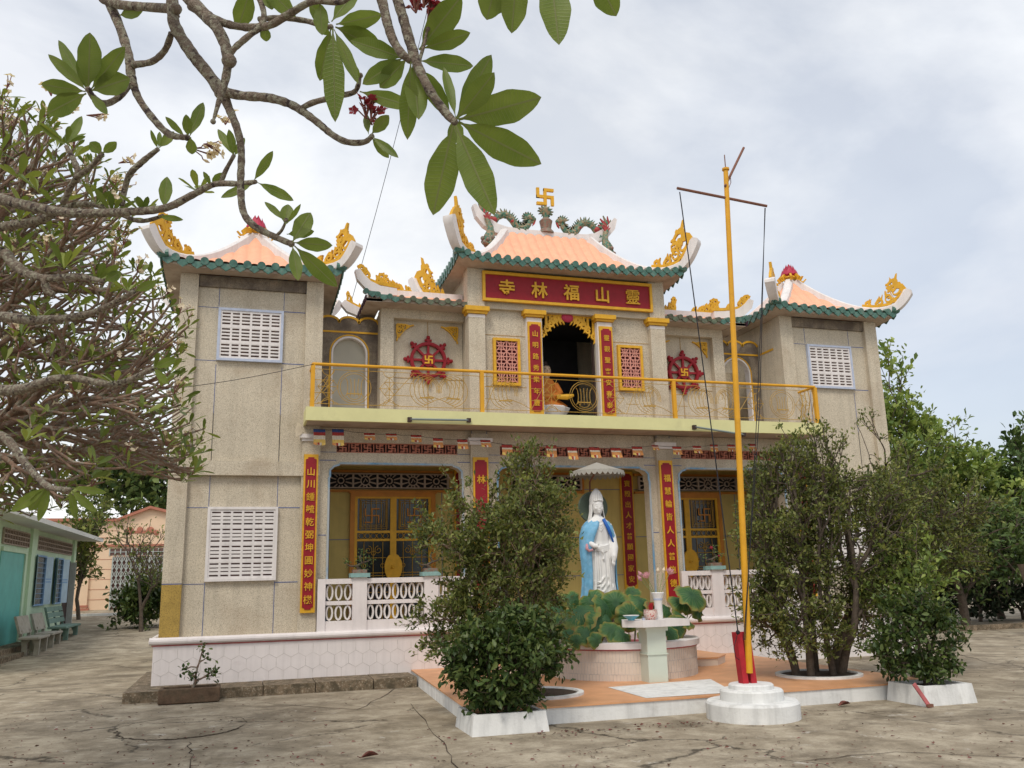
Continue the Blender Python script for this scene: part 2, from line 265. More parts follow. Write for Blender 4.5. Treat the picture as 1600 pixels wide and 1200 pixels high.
# ---------------------------------------------------------------- object helpers
ORG = {}
def setp(o, label=None, cat=None, group=None, kind=None):
    for k, v in (('label', label), ('category', cat), ('group', group), ('kind', kind)):
        if v: o[k] = v
    return o
def thing(name, loc, label, cat, group=None):
    o = bpy.data.objects.new(name, None); COL.objects.link(o); o.location = loc; o.empty_display_size = .2
    ORG[o] = Vector(loc); return setp(o, label, cat, group)
class MB:
    def __init__(s): s.v = []; s.f = []; s.mi = []; s.mats = []; s.cm = 0; s.uv = {}
    def m(s, name):
        if name not in s.mats: s.mats.append(name)
        s.cm = s.mats.index(name); return s
    def add(s, vs, fs):
        k = len(s.v); s.v += [tuple(p) for p in vs]
        for f in fs: s.f.append(tuple(i+k for i in f)); s.mi.append(s.cm)
        return s
    def box(s, x0, x1, y0, y1, z0, z1):
        return s.add([(x0, y0, z0), (x1, y0, z0), (x1, y1, z0), (x0, y1, z0), (x0, y0, z1), (x1, y0, z1), (x1, y1, z1), (x0, y1, z1)],
                     [(3, 2, 1, 0), (4, 5, 6, 7), (0, 1, 5, 4), (1, 2, 6, 5), (2, 3, 7, 6), (3, 0, 4, 7)])
    def cbox(s, x, y, z, sx, sy, sz): return s.box(x-sx/2, x+sx/2, y-sy/2, y+sy/2, z-sz/2, z+sz/2)
    def prism(s, poly, y0, y1, fn=None):     # poly of (x, z), extruded along y
        fn = fn or (lambda a, b, d: (a, d, b)); n = len(poly)
        vs = [fn(a, b, y0) for a, b in poly] + [fn(a, b, y1) for a, b in poly]
        return s.add(vs, [tuple(range(n)), tuple(range(2*n-1, n-1, -1))] + [(i, i+n, (i+1) % n+n, (i+1) % n) for i in range(n)])
    def zprism(s, poly, z0, z1): return s.prism(poly, z0, z1, lambda a, b, d: (a, b, d))
    def tube(s, pts, rad, seg=8, caps=True):
        pts = [Vector(p) for p in pts]; n = len(pts)
        rad = rad if hasattr(rad, '__len__') else [rad]*n
        t0 = (pts[1]-pts[0]).normalized(); up = Vector((0, 0, 1)) if abs(t0.z) < .9 else Vector((1, 0, 0))
        u = t0.cross(up).normalized(); vs = []
        for i, p in enumerate(pts):
            t = (pts[min(i+1, n-1)]-pts[max(i-1, 0)])
            t = t.normalized() if t.length > 1e-9 else t0
            u = (u - t*u.dot(t)); u = u.normalized() if u.length > 1e-6 else t.orthogonal().normalized(); w_ = t.cross(u)
            for k in range(seg):
                a = 2*PI*k/seg; vs.append(p + (u*math.cos(a)+w_*math.sin(a))*rad[i])
        fs = [(i*seg+k, i*seg+(k+1) % seg, (i+1)*seg+(k+1) % seg, (i+1)*seg+k) for i in range(n-1) for k in range(seg)]
        if caps: fs += [tuple(range(seg-1, -1, -1)), tuple((n-1)*seg+k for k in range(seg))]
        return s.add(vs, fs)
    def lathe(s, prof, c=(0, 0, 0), seg=24, sx=1, sy=1, fn=None):     # prof (r, z)
        n = len(prof); vs = []
        for r, z in prof:
            for k in range(seg):
                a = 2*PI*k/seg; q = fn(a, z) if fn else 1
                vs.append((c[0]+r*q*sx*math.cos(a), c[1]+r*q*sy*math.sin(a), c[2]+z))
        fs = [(i*seg+k, i*seg+(k+1) % seg, (i+1)*seg+(k+1) % seg, (i+1)*seg+k) for i in range(n-1) for k in range(seg)]
        return s.add(vs, fs+[tuple(range(seg-1, -1, -1)), tuple((n-1)*seg+k for k in range(seg))])
    def ball(s, c, r, sx=1, sy=1, sz=1, seg=12, rings=8):
        return s.lathe([(max(.001, r*math.sin(PI*i/rings)), -r*sz*math.cos(PI*i/rings)) for i in range(rings+1)], c, seg, sx, sy)
    def ribbon(s, pts, wid, th, fn):         # flat band in the plane of fn(a, b, d)
        n = len(pts); wid = wid if hasattr(wid, '__len__') else [wid]*n; vs = []
        for i in range(n):
            a = pts[max(i-1, 0)]; b = pts[min(i+1, n-1)]; dx, dy = b[0]-a[0], b[1]-a[1]; l = math.hypot(dx, dy) or 1
            nx, ny = -dy/l*wid[i]/2, dx/l*wid[i]/2; x, y = pts[i]
            vs += [fn(x+nx, y+ny, -th/2), fn(x-nx, y-ny, -th/2), fn(x-nx, y-ny, th/2), fn(x+nx, y+ny, th/2)]
        fs = [(i*4+k, i*4+(k+1) % 4, i*4+4+(k+1) % 4, i*4+4+k) for i in range(n-1) for k in range(4)]
        return s.add(vs, fs+[(3, 2, 1, 0), tuple((n-1)*4+k for k in range(4))])
    def build(s, name, parent=None, loc=None, smooth=False, mname=None, kind=None, label=None, fixn=True):
        org = ORG[parent] if parent is not None else Vector(loc or (0, 0, 0))
        me = bpy.data.meshes.new(name)
        me.from_pydata([(v[0]-org.x, v[1]-org.y, v[2]-org.z) for v in s.v], [], s.f)
        for k in s.mats: me.materials.append(M[k])
        me.polygons.foreach_set('material_index', s.mi)
        if smooth:
            me.polygons.foreach_set('use_smooth', [True]*len(s.f))
            if smooth is not True: me.set_sharp_from_angle(angle=R(smooth))
        me.update()
        o = bpy.data.objects.new(name, me); COL.objects.link(o)
        if parent is not None: o.parent = parent
        else: o.location = org
        ORG[o] = org
        return setp(o, label=label, kind=kind)
def circ(cx, cz, r, a0=0, a1=360, n=16):
    return [(cx+r*math.cos(R(a0+(a1-a0)*i/n)), cz+r*math.sin(R(a0+(a1-a0)*i/n))) for i in range(n+1)]
def XZ(y):                       # ribbon map: a = x, b = z, d = depth around y
    return lambda a, b, d: (a, y+d, b)
GLY = {}
def glyph(ch):                  # unit size mesh of a character, (x, z) centred
    if ch in GLY: return GLY[ch]
    c = bpy.data.curves.new('t', 'FONT'); c.body = ch; c.size = 1; c.offset = .004 if ch in '靈觀鍾轉' else .019 if ch in '寺林福山人川' else .010; c.extrude = 0; c.resolution_u = 2
    c.fill_mode = 'FRONT'; o = bpy.data.objects.new('t', c); COL.objects.link(o)
    dg = bpy.context.evaluated_depsgraph_get(); dg.update(); me = bpy.data.meshes.new_from_object(o.evaluated_get(dg))
    vs = [(v.co.x, v.co.y) for v in me.vertices]; fs = [tuple(p.vertices) for p in me.polygons]
    # boundary edges for the side walls
    cnt = {}
    for f in fs:
        for i in range(len(f)):
            a, b = f[i], f[(i+1) % len(f)]; cnt[(a, b)] = cnt.get((a, b), 0)+1
    bd = [(a, b) for (a, b) in cnt if (b, a) not in cnt]
    if vs:
        cx = (min(v[0] for v in vs)+max(v[0] for v in vs))/2; cy = (min(v[1] for v in vs)+max(v[1] for v in vs))/2
        vs = [(a-cx, b-cy) for a, b in vs]
    bpy.data.objects.remove(o); bpy.data.curves.remove(c); bpy.data.meshes.remove(me)
    GLY[ch] = (vs, fs, bd); return GLY[ch]
def put_glyph(mb, ch, fn, cx, cz, size, th):
    vs, fs, bd = glyph(ch); n = len(vs)
    mb.add([fn(cx+a*size, cz+b*size, -th) for a, b in vs]+[fn(cx+a*size, cz+b*size, 0) for a, b in vs], fs+[(a, a+n, b+n, b) for a, b in bd])
def swastika(mb, fn, cx, cz, s, th, wd=.2):       # the Buddhist emblem of the photograph, s = half size
    k = wd*s
    P = [[(-s, s), (-s, 0), (s, 0), (s, -s)], [(0, -s), (0, s)], [(0, s), (s, s)], [(0, -s), (-s, -s)]]
    for i, pl in enumerate(P):
        for j in range(len(pl)-1):
            (a, b), (c, d) = pl[j], pl[j+1]; x0, x1 = sorted((a, c)); z0, z1 = sorted((b, d)); e = .001*(i+j*.5)
            q = [(cx+x0-k, cz+z0-k), (cx+x1+k, cz+z0-k), (cx+x1+k, cz+z1+k), (cx+x0-k, cz+z1+k)]
            mb.prism(q, -th/2-e, th/2+e, fn)
# ---------------------------------------------------------------- scroll ornaments (gold filigree)
def spiral(cx, cz, r, a0, turns, n=14, shrink=.75):
    return [(cx+r*(1-shrink*i/n)*math.cos(R(a0)+2*PI*turns*i/n), cz+r*(1-shrink*i/n)*math.sin(R(a0)+2*PI*turns*i/n)) for i in range(n+1)]
def scrolls(mb, fn, L, H, seed=0, th=.06, n=4, head=True):
    """openwork band of curls: length L, rising from small curls to a head of height H at the far end"""
    rs = random.Random(seed); k = 0
    def rib(p, w0, w1=None):
        nonlocal k
        m_ = len(p); w1 = w0 if w1 is None else w1; k += 1
        mb.ribbon(p, [w0+(w1-w0)*i/(m_-1) for i in range(m_)], th+.0013*(k % 9), fn)
    rib([(0, .035), (L*.3, .035), (L*.6, .04), (L*.95, .05)], .07)
    for i in range(n):
        f = (i+.5)/n; x = L*f; h = H*(.34+.66*f**1.3)*rs.uniform(.9, 1.05); r = h*.28
        sgn = 1 if i % 2 else -1
        rib([(x-sgn*r*.9, .03), (x-sgn*r*1.0, h*.35), (x-sgn*r*.3, h*.72), (x+sgn*r*.6, h*.80)], .055+.03*f, .05)
        rib(spiral(x+sgn*r*.15, h*.45, r, 90, sgn*-1.1), .055+.02*f, .03)
        for q in range(3):                                     # flame tips
            a = rs.uniform(-.6, 1.0); b = rs.uniform(.62, .85)*h
            rib([(x+a*r*.6, b*.8), (x+a*r, b), (x+a*r*1.1+.02, min(H, b+h*.26))], .06, .008)
    if head:
        x = L*.93; rib(spiral(x, H*.72, H*.24, -120, 1.15), .075, .05)
        rib([(x+H*.05, .04), (x+H*.12, H*.3), (x+H*.05, H*.55)], .10, .07)
        for a in range(5):
            an = R(10+a*42); rib([(x+math.cos(an)*H*.2, H*.66+math.sin(an)*H*.18), (x+math.cos(an+.2)*H*.36, H*.66+math.sin(an+.2)*H*.30)], .075, .03)
def corner_filigree(mb, fn, x, z, s, sgn, th=.04):
    k = 0
    def rib(p, w0, w1):
        nonlocal k
        k += 1; n_ = len(p); mb.ribbon([(x+sgn*a*s, z-b*s) for a, b in p], [w0+(w1-w0)*i/(n_-1) for i in range(n_)], th+.0015*k, fn)
    rib([(0, 0), (.5, .0), (.8, .08), (1.05, .0)], .035, .03); rib([(0, 0), (0, .5), (.06, .8), (.0, 1.05)], .035, .03)
    for a, b, r in ((.17, .17, .14), (.42, .14, .12), (.14, .42, .12), (.64, .14, .09), (.12, .66, .09), (.34, .34, .1)):
        rib(spiral(a, b, r, random.uniform(0, 360), 1.2, 12), .026, .02)
    rib([(.8, .12), (.55, .28), (.4, .45), (.28, .6), (.12, .85)], .024, .02)
# ================================================================ SETTING : ground
def gz(x, y): return max(0.0, min(.9, .045*(y-30))) if y > 30 else 0.0
g = MB().m('ground'); xs = [-400, -60, -30, -15, -8, -4, 0, 4, 8, 12, 16, 22, 30, 60, 400]; ys = [-60, -20, 0, 4, 8, 12, 16, 20, 25, 30, 34, 38, 42, 46, 50, 55, 70, 120, 900]
g.add([(x, y, gz(x, y)) for y in ys for x in xs], [(j*len(xs)+i, j*len(xs)+i+1, (j+1)*len(xs)+i+1, (j+1)*len(xs)+i) for j in range(len(ys)-1) for i in range(len(xs)-1)])
g.build('ground', kind='structure')
CX = 6.9
# ================================================================ TEMPLE
temple = thing('temple', (CX, 17.85, 0), 'two storey grey and gold temple with twin towers, curved orange roofs and red boards', 'temple')
# --- plinth
pl = MB().m('white_pink').box(CX-8.40, CX+8.40, 17.85, 21.6, 0, .90)
pl.lathe([(.001, 0), (.05, .01), (.07, .06), (.05, .11), (.001, .12)], (0, 0, 0), 4) if 0 else None
pl.tube([(CX-8.47, 17.84, .95), (CX+8.47, 17.84, .95)], .065, 12); pl.tube([(CX-8.42, 17.84, .95), (CX-8.42, 21.6, .95)], .065, 12)
pl.m('cream_tile').box(CX-8.35, CX+8.35, 17.9, 21.6, .9, .97)
pl.m('red_line').box(CX-8.43, CX+8.43, 17.835, 17.85, .862, .884)
pl.m('grout'); hw = .27; gt = .006; am = .075; pt_ = .235
row = 0; z = .10
while z < .80:
    x = CX-8.38 + (hw/2 if row % 2 else 0)
    while x < CX+8.3:
        P = [(x-hw/2, z+am), (x, z), (x+hw/2, z+am)]
        for a, b in zip(P[:-1], P[1:]):
            if CX-8.39 < a[0] and b[0] < CX+8.39: pl.ribbon([a, b], gt, .004, XZ(17.849))
        if z+pt_ < .86 and x-hw/2 > CX-8.39: pl.box(x-hw/2-gt/2, x-hw/2+gt/2, 17.8475, 17.851, z+am, z+pt_)
        x += hw
    z += pt_; row += 1
pl.build('plinth', temple)

def slot_window(name, x0, x1, z0, z1, nb, label, blue, parent):
    """precast louvre blocks: 2 columns of nb blocks, each 3 x 4 slots"""
    y = 17.99
    wn = MB().m('slot_dark').box(x0+.02, x1-.02, y+.055, y+.075, z0+.02, z1-.02).build(name, parent, label=label)
    fr = MB().m(blue)
    for a in ((x0-.05, x0, z0-.05, z1+.05), (x1, x1+.05, z0-.05, z1+.05)): fr.box(a[0], a[1], y-.02, y+.06, a[2], a[3])
    fr.box(x0, x1, y-.02, y+.06, z1, z1+.05); fr.box(x0, x1, y-.02, y+.06, z0-.05, z0); fr.build('frame', wn)
    lv = MB().m('white_paint'); W = x1-x0; H = z1-z0; e = .03; mid = .045
    lv.box(x0, x0+e, y-.004, y+.05, z0, z1); lv.box(x1-e, x1, y-.004, y+.05, z0, z1); lv.box((x0+x1)/2-mid/2, (x0+x1)/2+mid/2, y-.004, y+.05, z0, z1)
    cw = (W-2*e-mid)/2; bh = (H-e*2-(nb-1)*.05)/nb
    for c in range(2):
        cx0 = x0+e+c*(cw+mid)
        for k in (1, 2):
            for b in range(nb): lv.box(cx0+cw*k/3-.022, cx0+cw*k/3+.022, y+.001, y+.05, z0+e+b*(bh+.05), z0+e+b*(bh+.05)+bh)
        for b in range(nb):
            zb = z0+e+b*(bh+.05)
            if b: lv.box(cx0, cx0+cw, y-.002, y+.05, zb-.05, zb)
            for q in range(5):
                za = zb+bh*q/4; h = bh/4*((.24 if nb == 3 else .36) if 0 < q < 4 else .2)
                lv.box(cx0, cx0+cw, y, y+.05, max(zb, za-h), min(zb+bh, za+h))
        lv.box(cx0, cx0+cw, y, y+.05, z0, z0+e); lv.box(cx0, cx0+cw, y, y+.05, z1-e, z1)
    lv.build('louvre', wn)

def couplet(x0, x1, z0, z1, y, chars, label, parent=temple, red='red_paint', size=None, top=None, bot=None, face='gold_paint'):
    b = MB().m('gold_paint').box(x0, x1, y-.05, y, z0, z1).build('couplet_board', parent, label=label)
    c = .045; i = .035; xa, xb, za, zb = x0+i, x1-i, z0+.06, z1-.06
    MB().m(red).prism([(xa+c, za), (xb-c, za), (xb-c, za+c*.6), (xb, za+c), (xb, zb-c), (xb-c, zb-c*.6), (xb-c, zb), (xa+c, zb), (xa+c, zb-c*.6), (xa, zb-c), (xa, za+c), (xa+c, za+c*.6)], y-.062, y-.0505).build('panel', b)
    if chars:
        n = len(chars); size = size or (x1-x0)*.62; top = top or zb-.22; bot = bot or za+.2
        for k, ch in enumerate(chars):
            lt = MB().m(face); zc = top-(top-bot)*k/max(1, n-1); put_glyph(lt, ch, lambda a, bb, d: (a, y-.064+d, bb), (x0+x1)/2, zc, size*.86, .012); lt.build('character', b)

# --- towers
def tower(s):
    c = CX+s*6.915; H = 1.415; x0, x1 = c-H, c+H; side = 'left' if s < 0 else 'right'
    w = MB().m('pebble').box(x0+.03, x1-.03, 18.05, 20.75, .97, 8.1)
    w.m('pebble').box(x0-.005, x1+.005, 17.93, 20.8, 4.02, 4.30)               # string course
    w.m('pebble_stained_shade').box(x0+.36, x1-.36, 17.99, 18.05, 7.86, 8.1)  # top beam: shadow under the eave put into its darker colour
    w.m('joint_dark')
    wx0, wx1 = c-.61, c+.57
    for zz0, zz1 in ((5.28-.98, 5.26), (7.47, 7.86)):
        for x in (wx0-.05, wx1+.05): w.box(x-.0055, x+.0055, 18.046, 18.051, zz0, zz1)
    for zz in (7.44, 6.33) if 1 else ():
        w.box(x0+.36, wx0-.05, 18.046, 18.051, zz-.0055, zz+.0055); w.box(wx1+.05, x1-.36, 18.046, 18.051, zz-.008, zz+.008)
    for x in (wx0-.05, wx1+.05):
        w.box(x-.0055, x+.0055, 18.046, 18.051, 4.30, 6.25); w.box(x-.0055, x+.0055, 18.046, 18.051, 3.72, 4.02) if 0 else None
        w.box(x-.0055, x+.0055, 18.045, 18.05, .99, 1.98); w.box(x-.0055, x+.0055, 18.045, 18.05, 3.42, 4.02)
    for zz in (3.40, 1.96):
        w.box(x0+.36, wx0-.05, 18.0455, 18.0505, zz-.0055, zz+.0055); w.box(wx1+.05, x1-.36, 18.0455, 18.0505, zz-.008, zz+.008)
    xs = x0 if s > 0 else x1
    w.m('gold_paint').box(xs+.03*s-.012, xs+.03*s+.012, 18.33, 18.95, 7.33, 7.38)
    tw = w.build('tower_wall', temple, label='grey pebble-dash wall of the %s tower' % side)
    p = MB()
    for a, b in ((x0, x0+.35), (x1-.35, x1)):
        p.m('pebble')
        if s < 0 and a == x0: p.m('pebble_yellow').box(a, b, 17.95, 18.30, .97, 1.96).m('pebble').box(a, b, 17.95, 18.30, 1.98, 8.1).m('joint_dark').box(a+.004, b-.004, 17.954, 18.3, 1.96, 1.98)
        else: p.box(a, b, 17.95, 18.30, .97, 8.1)
        p.m('joint_dark').box(b+.001 if a == x0 else a-.012, b+.012 if a == x0 else a-.001, 18.04, 18.049, 7.86, 8.1)
    p.build('pilaster', tw)
    slot_window('window', c-.61, c+.57, 6.38, 7.38, 3, 'upper window of the %s tower, blue framed slotted blocks' % side, 'pale_blue', temple)
    slot_window('window', c-.62, c+.59, 2.05, 3.36, 4, 'lower window of the %s tower, white slotted blocks' % side, 'white_paint', temple)
    return c
cL = tower(-1); cR = tower(1)

# --- curved roofs
def roof(name, cx, cy, hx, hy, rx, ry, ze, H, pitch, label, tip, curl, pw=1.75, scroll=True, soffit_in=None, ridge=True):
    """hipped roof with concave slopes: eaves half sizes hx, hy; top half sizes rx, ry"""
    def prof(t): return H*(t**pw)
    def lift(u): return .10*abs(u)**5
    root = None
    tl = MB().m('pink_tile')
    def face(fn, h, r, run):
        n = max(24, int(2*h/pitch*10)); NT = 12; g = []
        for i in range(n+1):
            a = -h+2*h*i/n; tm = 1 if abs(a) <= r else (h-abs(a))/(h-r)
            tm = max(tm, .0); row = []
            cor = .062*abs(math.cos(PI*a/pitch))**.8
            for j in range(NT+1):
                t = tm*j/NT; row.append(fn(a, t, ze+prof(t)+lift(a/h)*(1-t)+cor))
            g.append(row)
        k = (NT+1)
        vs = [v for r_ in g for v in r_]
        tl.add(vs, [(i*k+j, (i+1)*k+j, (i+1)*k+j+1, i*k+j+1) for i in range(n) for j in range(NT)])
    face(lambda a, t, z: (cx+a, cy-hy+(hy-ry)*t, z), hx, rx, 0); face(lambda a, t, z: (cx-a, cy+hy-(hy-ry)*t, z), hx, rx, 0)
    face(lambda a, t, z: (cx-hx+(hx-rx)*t, cy-a, z), hy, ry, 0); face(lambda a, t, z: (cx+hx-(hx-rx)*t, cy+a, z), hy, ry, 0)
    root = tl.build(name, temple, smooth=70, label=label)
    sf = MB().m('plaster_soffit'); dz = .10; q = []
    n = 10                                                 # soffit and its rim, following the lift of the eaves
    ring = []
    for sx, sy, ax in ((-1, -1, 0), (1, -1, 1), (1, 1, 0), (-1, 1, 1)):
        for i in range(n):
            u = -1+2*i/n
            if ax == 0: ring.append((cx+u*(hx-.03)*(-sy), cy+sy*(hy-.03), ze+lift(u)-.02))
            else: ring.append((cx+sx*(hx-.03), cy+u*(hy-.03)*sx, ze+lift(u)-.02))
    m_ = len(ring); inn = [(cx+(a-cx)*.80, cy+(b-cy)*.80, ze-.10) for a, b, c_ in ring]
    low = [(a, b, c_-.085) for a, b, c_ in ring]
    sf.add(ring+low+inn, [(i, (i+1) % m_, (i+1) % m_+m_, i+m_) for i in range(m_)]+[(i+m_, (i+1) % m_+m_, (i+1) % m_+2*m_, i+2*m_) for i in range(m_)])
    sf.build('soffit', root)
    cp = MB()
    for ax, h, o, sg in ((0, hx, hy, -1), (0, hx, hy, 1), (1, hy, hx, -1), (1, hy, hx, 1)):
        k = int(round(2*h/pitch)); pp = 2*h/k
        for i in range(k+1):
            a = -h+pp*i; zz = ze+lift(a/h)+.012
            cp.m('teal_glaze'); r = .082 if pitch > .25 else .075; zz += .012
            if ax == 0: pts = [(cx+a, cy+sg*(o+.035), zz), (cx+a, cy+sg*(o-.14), zz+.02)]
            else: pts = [(cx+sg*(o+.035), cy+a, zz), (cx+sg*(o-.14), cy+a, zz+.02)]
            cp.tube(pts, r, 10)
            if i < k:
                b = a+pp/2; zz = ze+lift(b/h)-.02; hw_ = pp*.46
                poly = [(-hw_, .03), (hw_, .03), (hw_*.78, -.055), (0, -.125), (-hw_*.78, -.055)]
                if ax == 0: cp.prism([(cx+b+u, zz+v) for u, v in poly], cy+sg*(o+.012), cy+sg*(o-.012))
                else: cp.prism([(cy+b+u, zz+v) for u, v in poly], cx+sg*(o+.012), cx+sg*(o-.012), lambda u, v, d: (d, u, v))
    cp.build('eave_tile', root)
    # hip ridges with upturned horns
    for sx in (-1, 1):
        for sy in (-1, 1):
            rd = MB().m('white_paint'); go = MB().m('gold_paint')
            dx, dy = hx-rx, hy-ry; pts = []
            for i in range(13):
                t = 1-i/12; pts.append((cx+sx*(rx+dx*(1-t)), cy+sy*(ry+dy*(1-t)), ze+prof(t)+lift(1)*(1-t)**3+.03))
            l = math.hypot(dx, dy); ux, uy = sx*dx/l, sy*dy/l; hp = pts[-1]
            i0 = 9; base = pts[:i0]                         # rise again before the corner
            for i in range(i0, 13):
                f = (i-i0+1)/4; p = pts[i]; base.append((p[0], p[1], p[2]+curl*.16*f*f))
            e0 = base[-1]
            for f in (.2, .4, .6, .8, .94, 1.02): base.append((e0[0]+ux*tip*f, e0[1]+uy*tip*f, e0[2]+curl*(.42*f+.42*f*f)))
            nx, ny = -uy, ux
            def bar(m_, pts_, w_, h_):
                vs = []
                for i, p in enumerate(pts_):
                    a = Vector(pts_[max(i-1, 0)]); b = Vector(pts_[min(i+1, len(pts_)-1)]); t = (b-a).normalized(); up = Vector((nx, ny, 0)).cross(t); up = up if up.z > 0 else -up
                    f = i/(len(pts_)-1); wq = w_*(1 if f < .65 else 1+.15*(f-.65)/.35); hq = h_*(1 if f < .6 else 1+.25*(f-.6)/.4)*(.62 if i == len(pts_)-1 else 1)
                    P = Vector(p)
                    vs += [P-Vector((nx, ny, 0))*wq/2-up*hq*.6, P+Vector((nx, ny, 0))*wq/2-up*hq*.6, P+Vector((nx, ny, 0))*wq/2+up*hq*.4, P+Vector((nx, ny, 0))*wq*.28+up*hq*.62, P-Vector((nx, ny, 0))*wq*.28+up*hq*.62, P-Vector((nx, ny, 0))*wq/2+up*hq*.4]
                k_ = 6; n_ = len(pts_)
                m_.add(vs, [(i*k_+j, i*k_+(j+1) % k_, (i+1)*k_+(j+1) % k_, (i+1)*k_+j) for i in range(n_-1) for j in range(k_)]+[tuple(range(5, -1, -1)), tuple((n_-1)*k_+j for j in range(6))])
            bar(rd, base, .21, .155)
            if scroll:
                L = tip+l*.34; S0 = -l*.34                   # ornament stands on the outer part of the ridge
                ln = [0]
                for a, b in zip(base[:-1], base[1:]): ln.append(ln[-1]+math.hypot(b[0]-a[0], b[1]-a[1]))
                tot = ln[-1]
                def mp_(a, b, d, base=base, ln=ln, tot=tot, nx=nx, ny=ny, L=L):
                    s_ = tot-L+a*1.0; s_ = max(0, s_)
                    i = 0
                    while i < len(ln)-2 and ln[i+1] < s_: i += 1
                    f = (s_-ln[i])/max(1e-6, ln[i+1]-ln[i]); p, q = base[i], base[i+1]
                    tx, tz = math.hypot(q[0]-p[0], q[1]-p[1]), q[2]-p[2]; tl_ = math.hypot(tx, tz); lean = -tz/tl_*b*.85; b = b*tx/tl_
                    X = [p[j]+(q[j]-p[j])*f for j in range(3)]
                    return (X[0]+ux_*lean+nx*d, X[1]+uy_*lean+ny*d, X[2]+.10+b)
                ux_, uy_ = ux, uy
                scrolls(go, mp_, L*.97, .60 if curl < .6 else .64, seed=int(cx*10)+sx+2*sy, n=4)
            hr = rd.build('hip_ridge', root, smooth=35)
            if scroll: go.build('gold_scroll', hr if 0 else root, label='gold openwork scroll standing on an upturned hip')
    return root
for c_, sd_ in ((cL, 'left'), (cR, 'right')):
    rf = roof('tower_roof', c_, 19.35, 1.77, 1.80, .10, .10, 8.20, 1.28, .28, 'curved orange tiled roof of the %s tower' % sd_, .34, .46)
    MB().m('white_paint').lathe([(.16, 0), (.17, .10), (.11, .16), (.11, .2)], (c_, 19.35, 9.42), 16).build('ridge_cap', rf)
    lf = MB().m('lotus_red')
    for k, (n_, r_, zz, tz) in enumerate(((9, .21, .0, .30), (8, .16, .05, .36), (6, .09, .10, .40))):
        for i in range(n_):
            a = 2*PI*(i+k*.5)/n_; ca, sa = math.cos(a), math.sin(a); b = .085
            pts = [(r_*.35, 0, .0), (r_*1.02, b, .10), (r_*1.1, 0, .13), (r_*1.02, -b, .10), (r_*.9, b*.75, tz*.7), (r_*.9, -b*.75, tz*.7), (r_*.80, 0, tz)]
            lf.add([(c_+x*ca-y*sa, 19.35+x*sa+y*ca, 9.62+zz*.3+z_) for x, y, z_ in pts], [(0, 1, 2), (0, 2, 3), (1, 4, 2), (2, 4, 6), (2, 6, 5), (2, 5, 3)])
    lf.ball((c_, 19.35, 9.76), .17, sz=.9); lf.build('lotus_finial', rf)
    fl = MB().m('gold_paint')
    for i in range(8):
        a = 2*PI*i/8+.3; ca, sa = math.cos(a), math.sin(a)
        fl.ribbon([(.12, .16), (.22, .13), (.30, .03), (.26, -.05), (.34, -.10), (.42, .0)], [.09, .08, .07, .06, .05, .03], .05, lambda u, v, d, ca=ca, sa=sa: (c_+u*ca-d*sa, 19.35+u*sa+d*ca, 9.60+v*.8))
    fl.lathe([(.13, 0), (.21, .04), (.19, .08), (.1, .08)], (c_, 19.35, 9.60), 16); fl.build('gold_collar', rf)

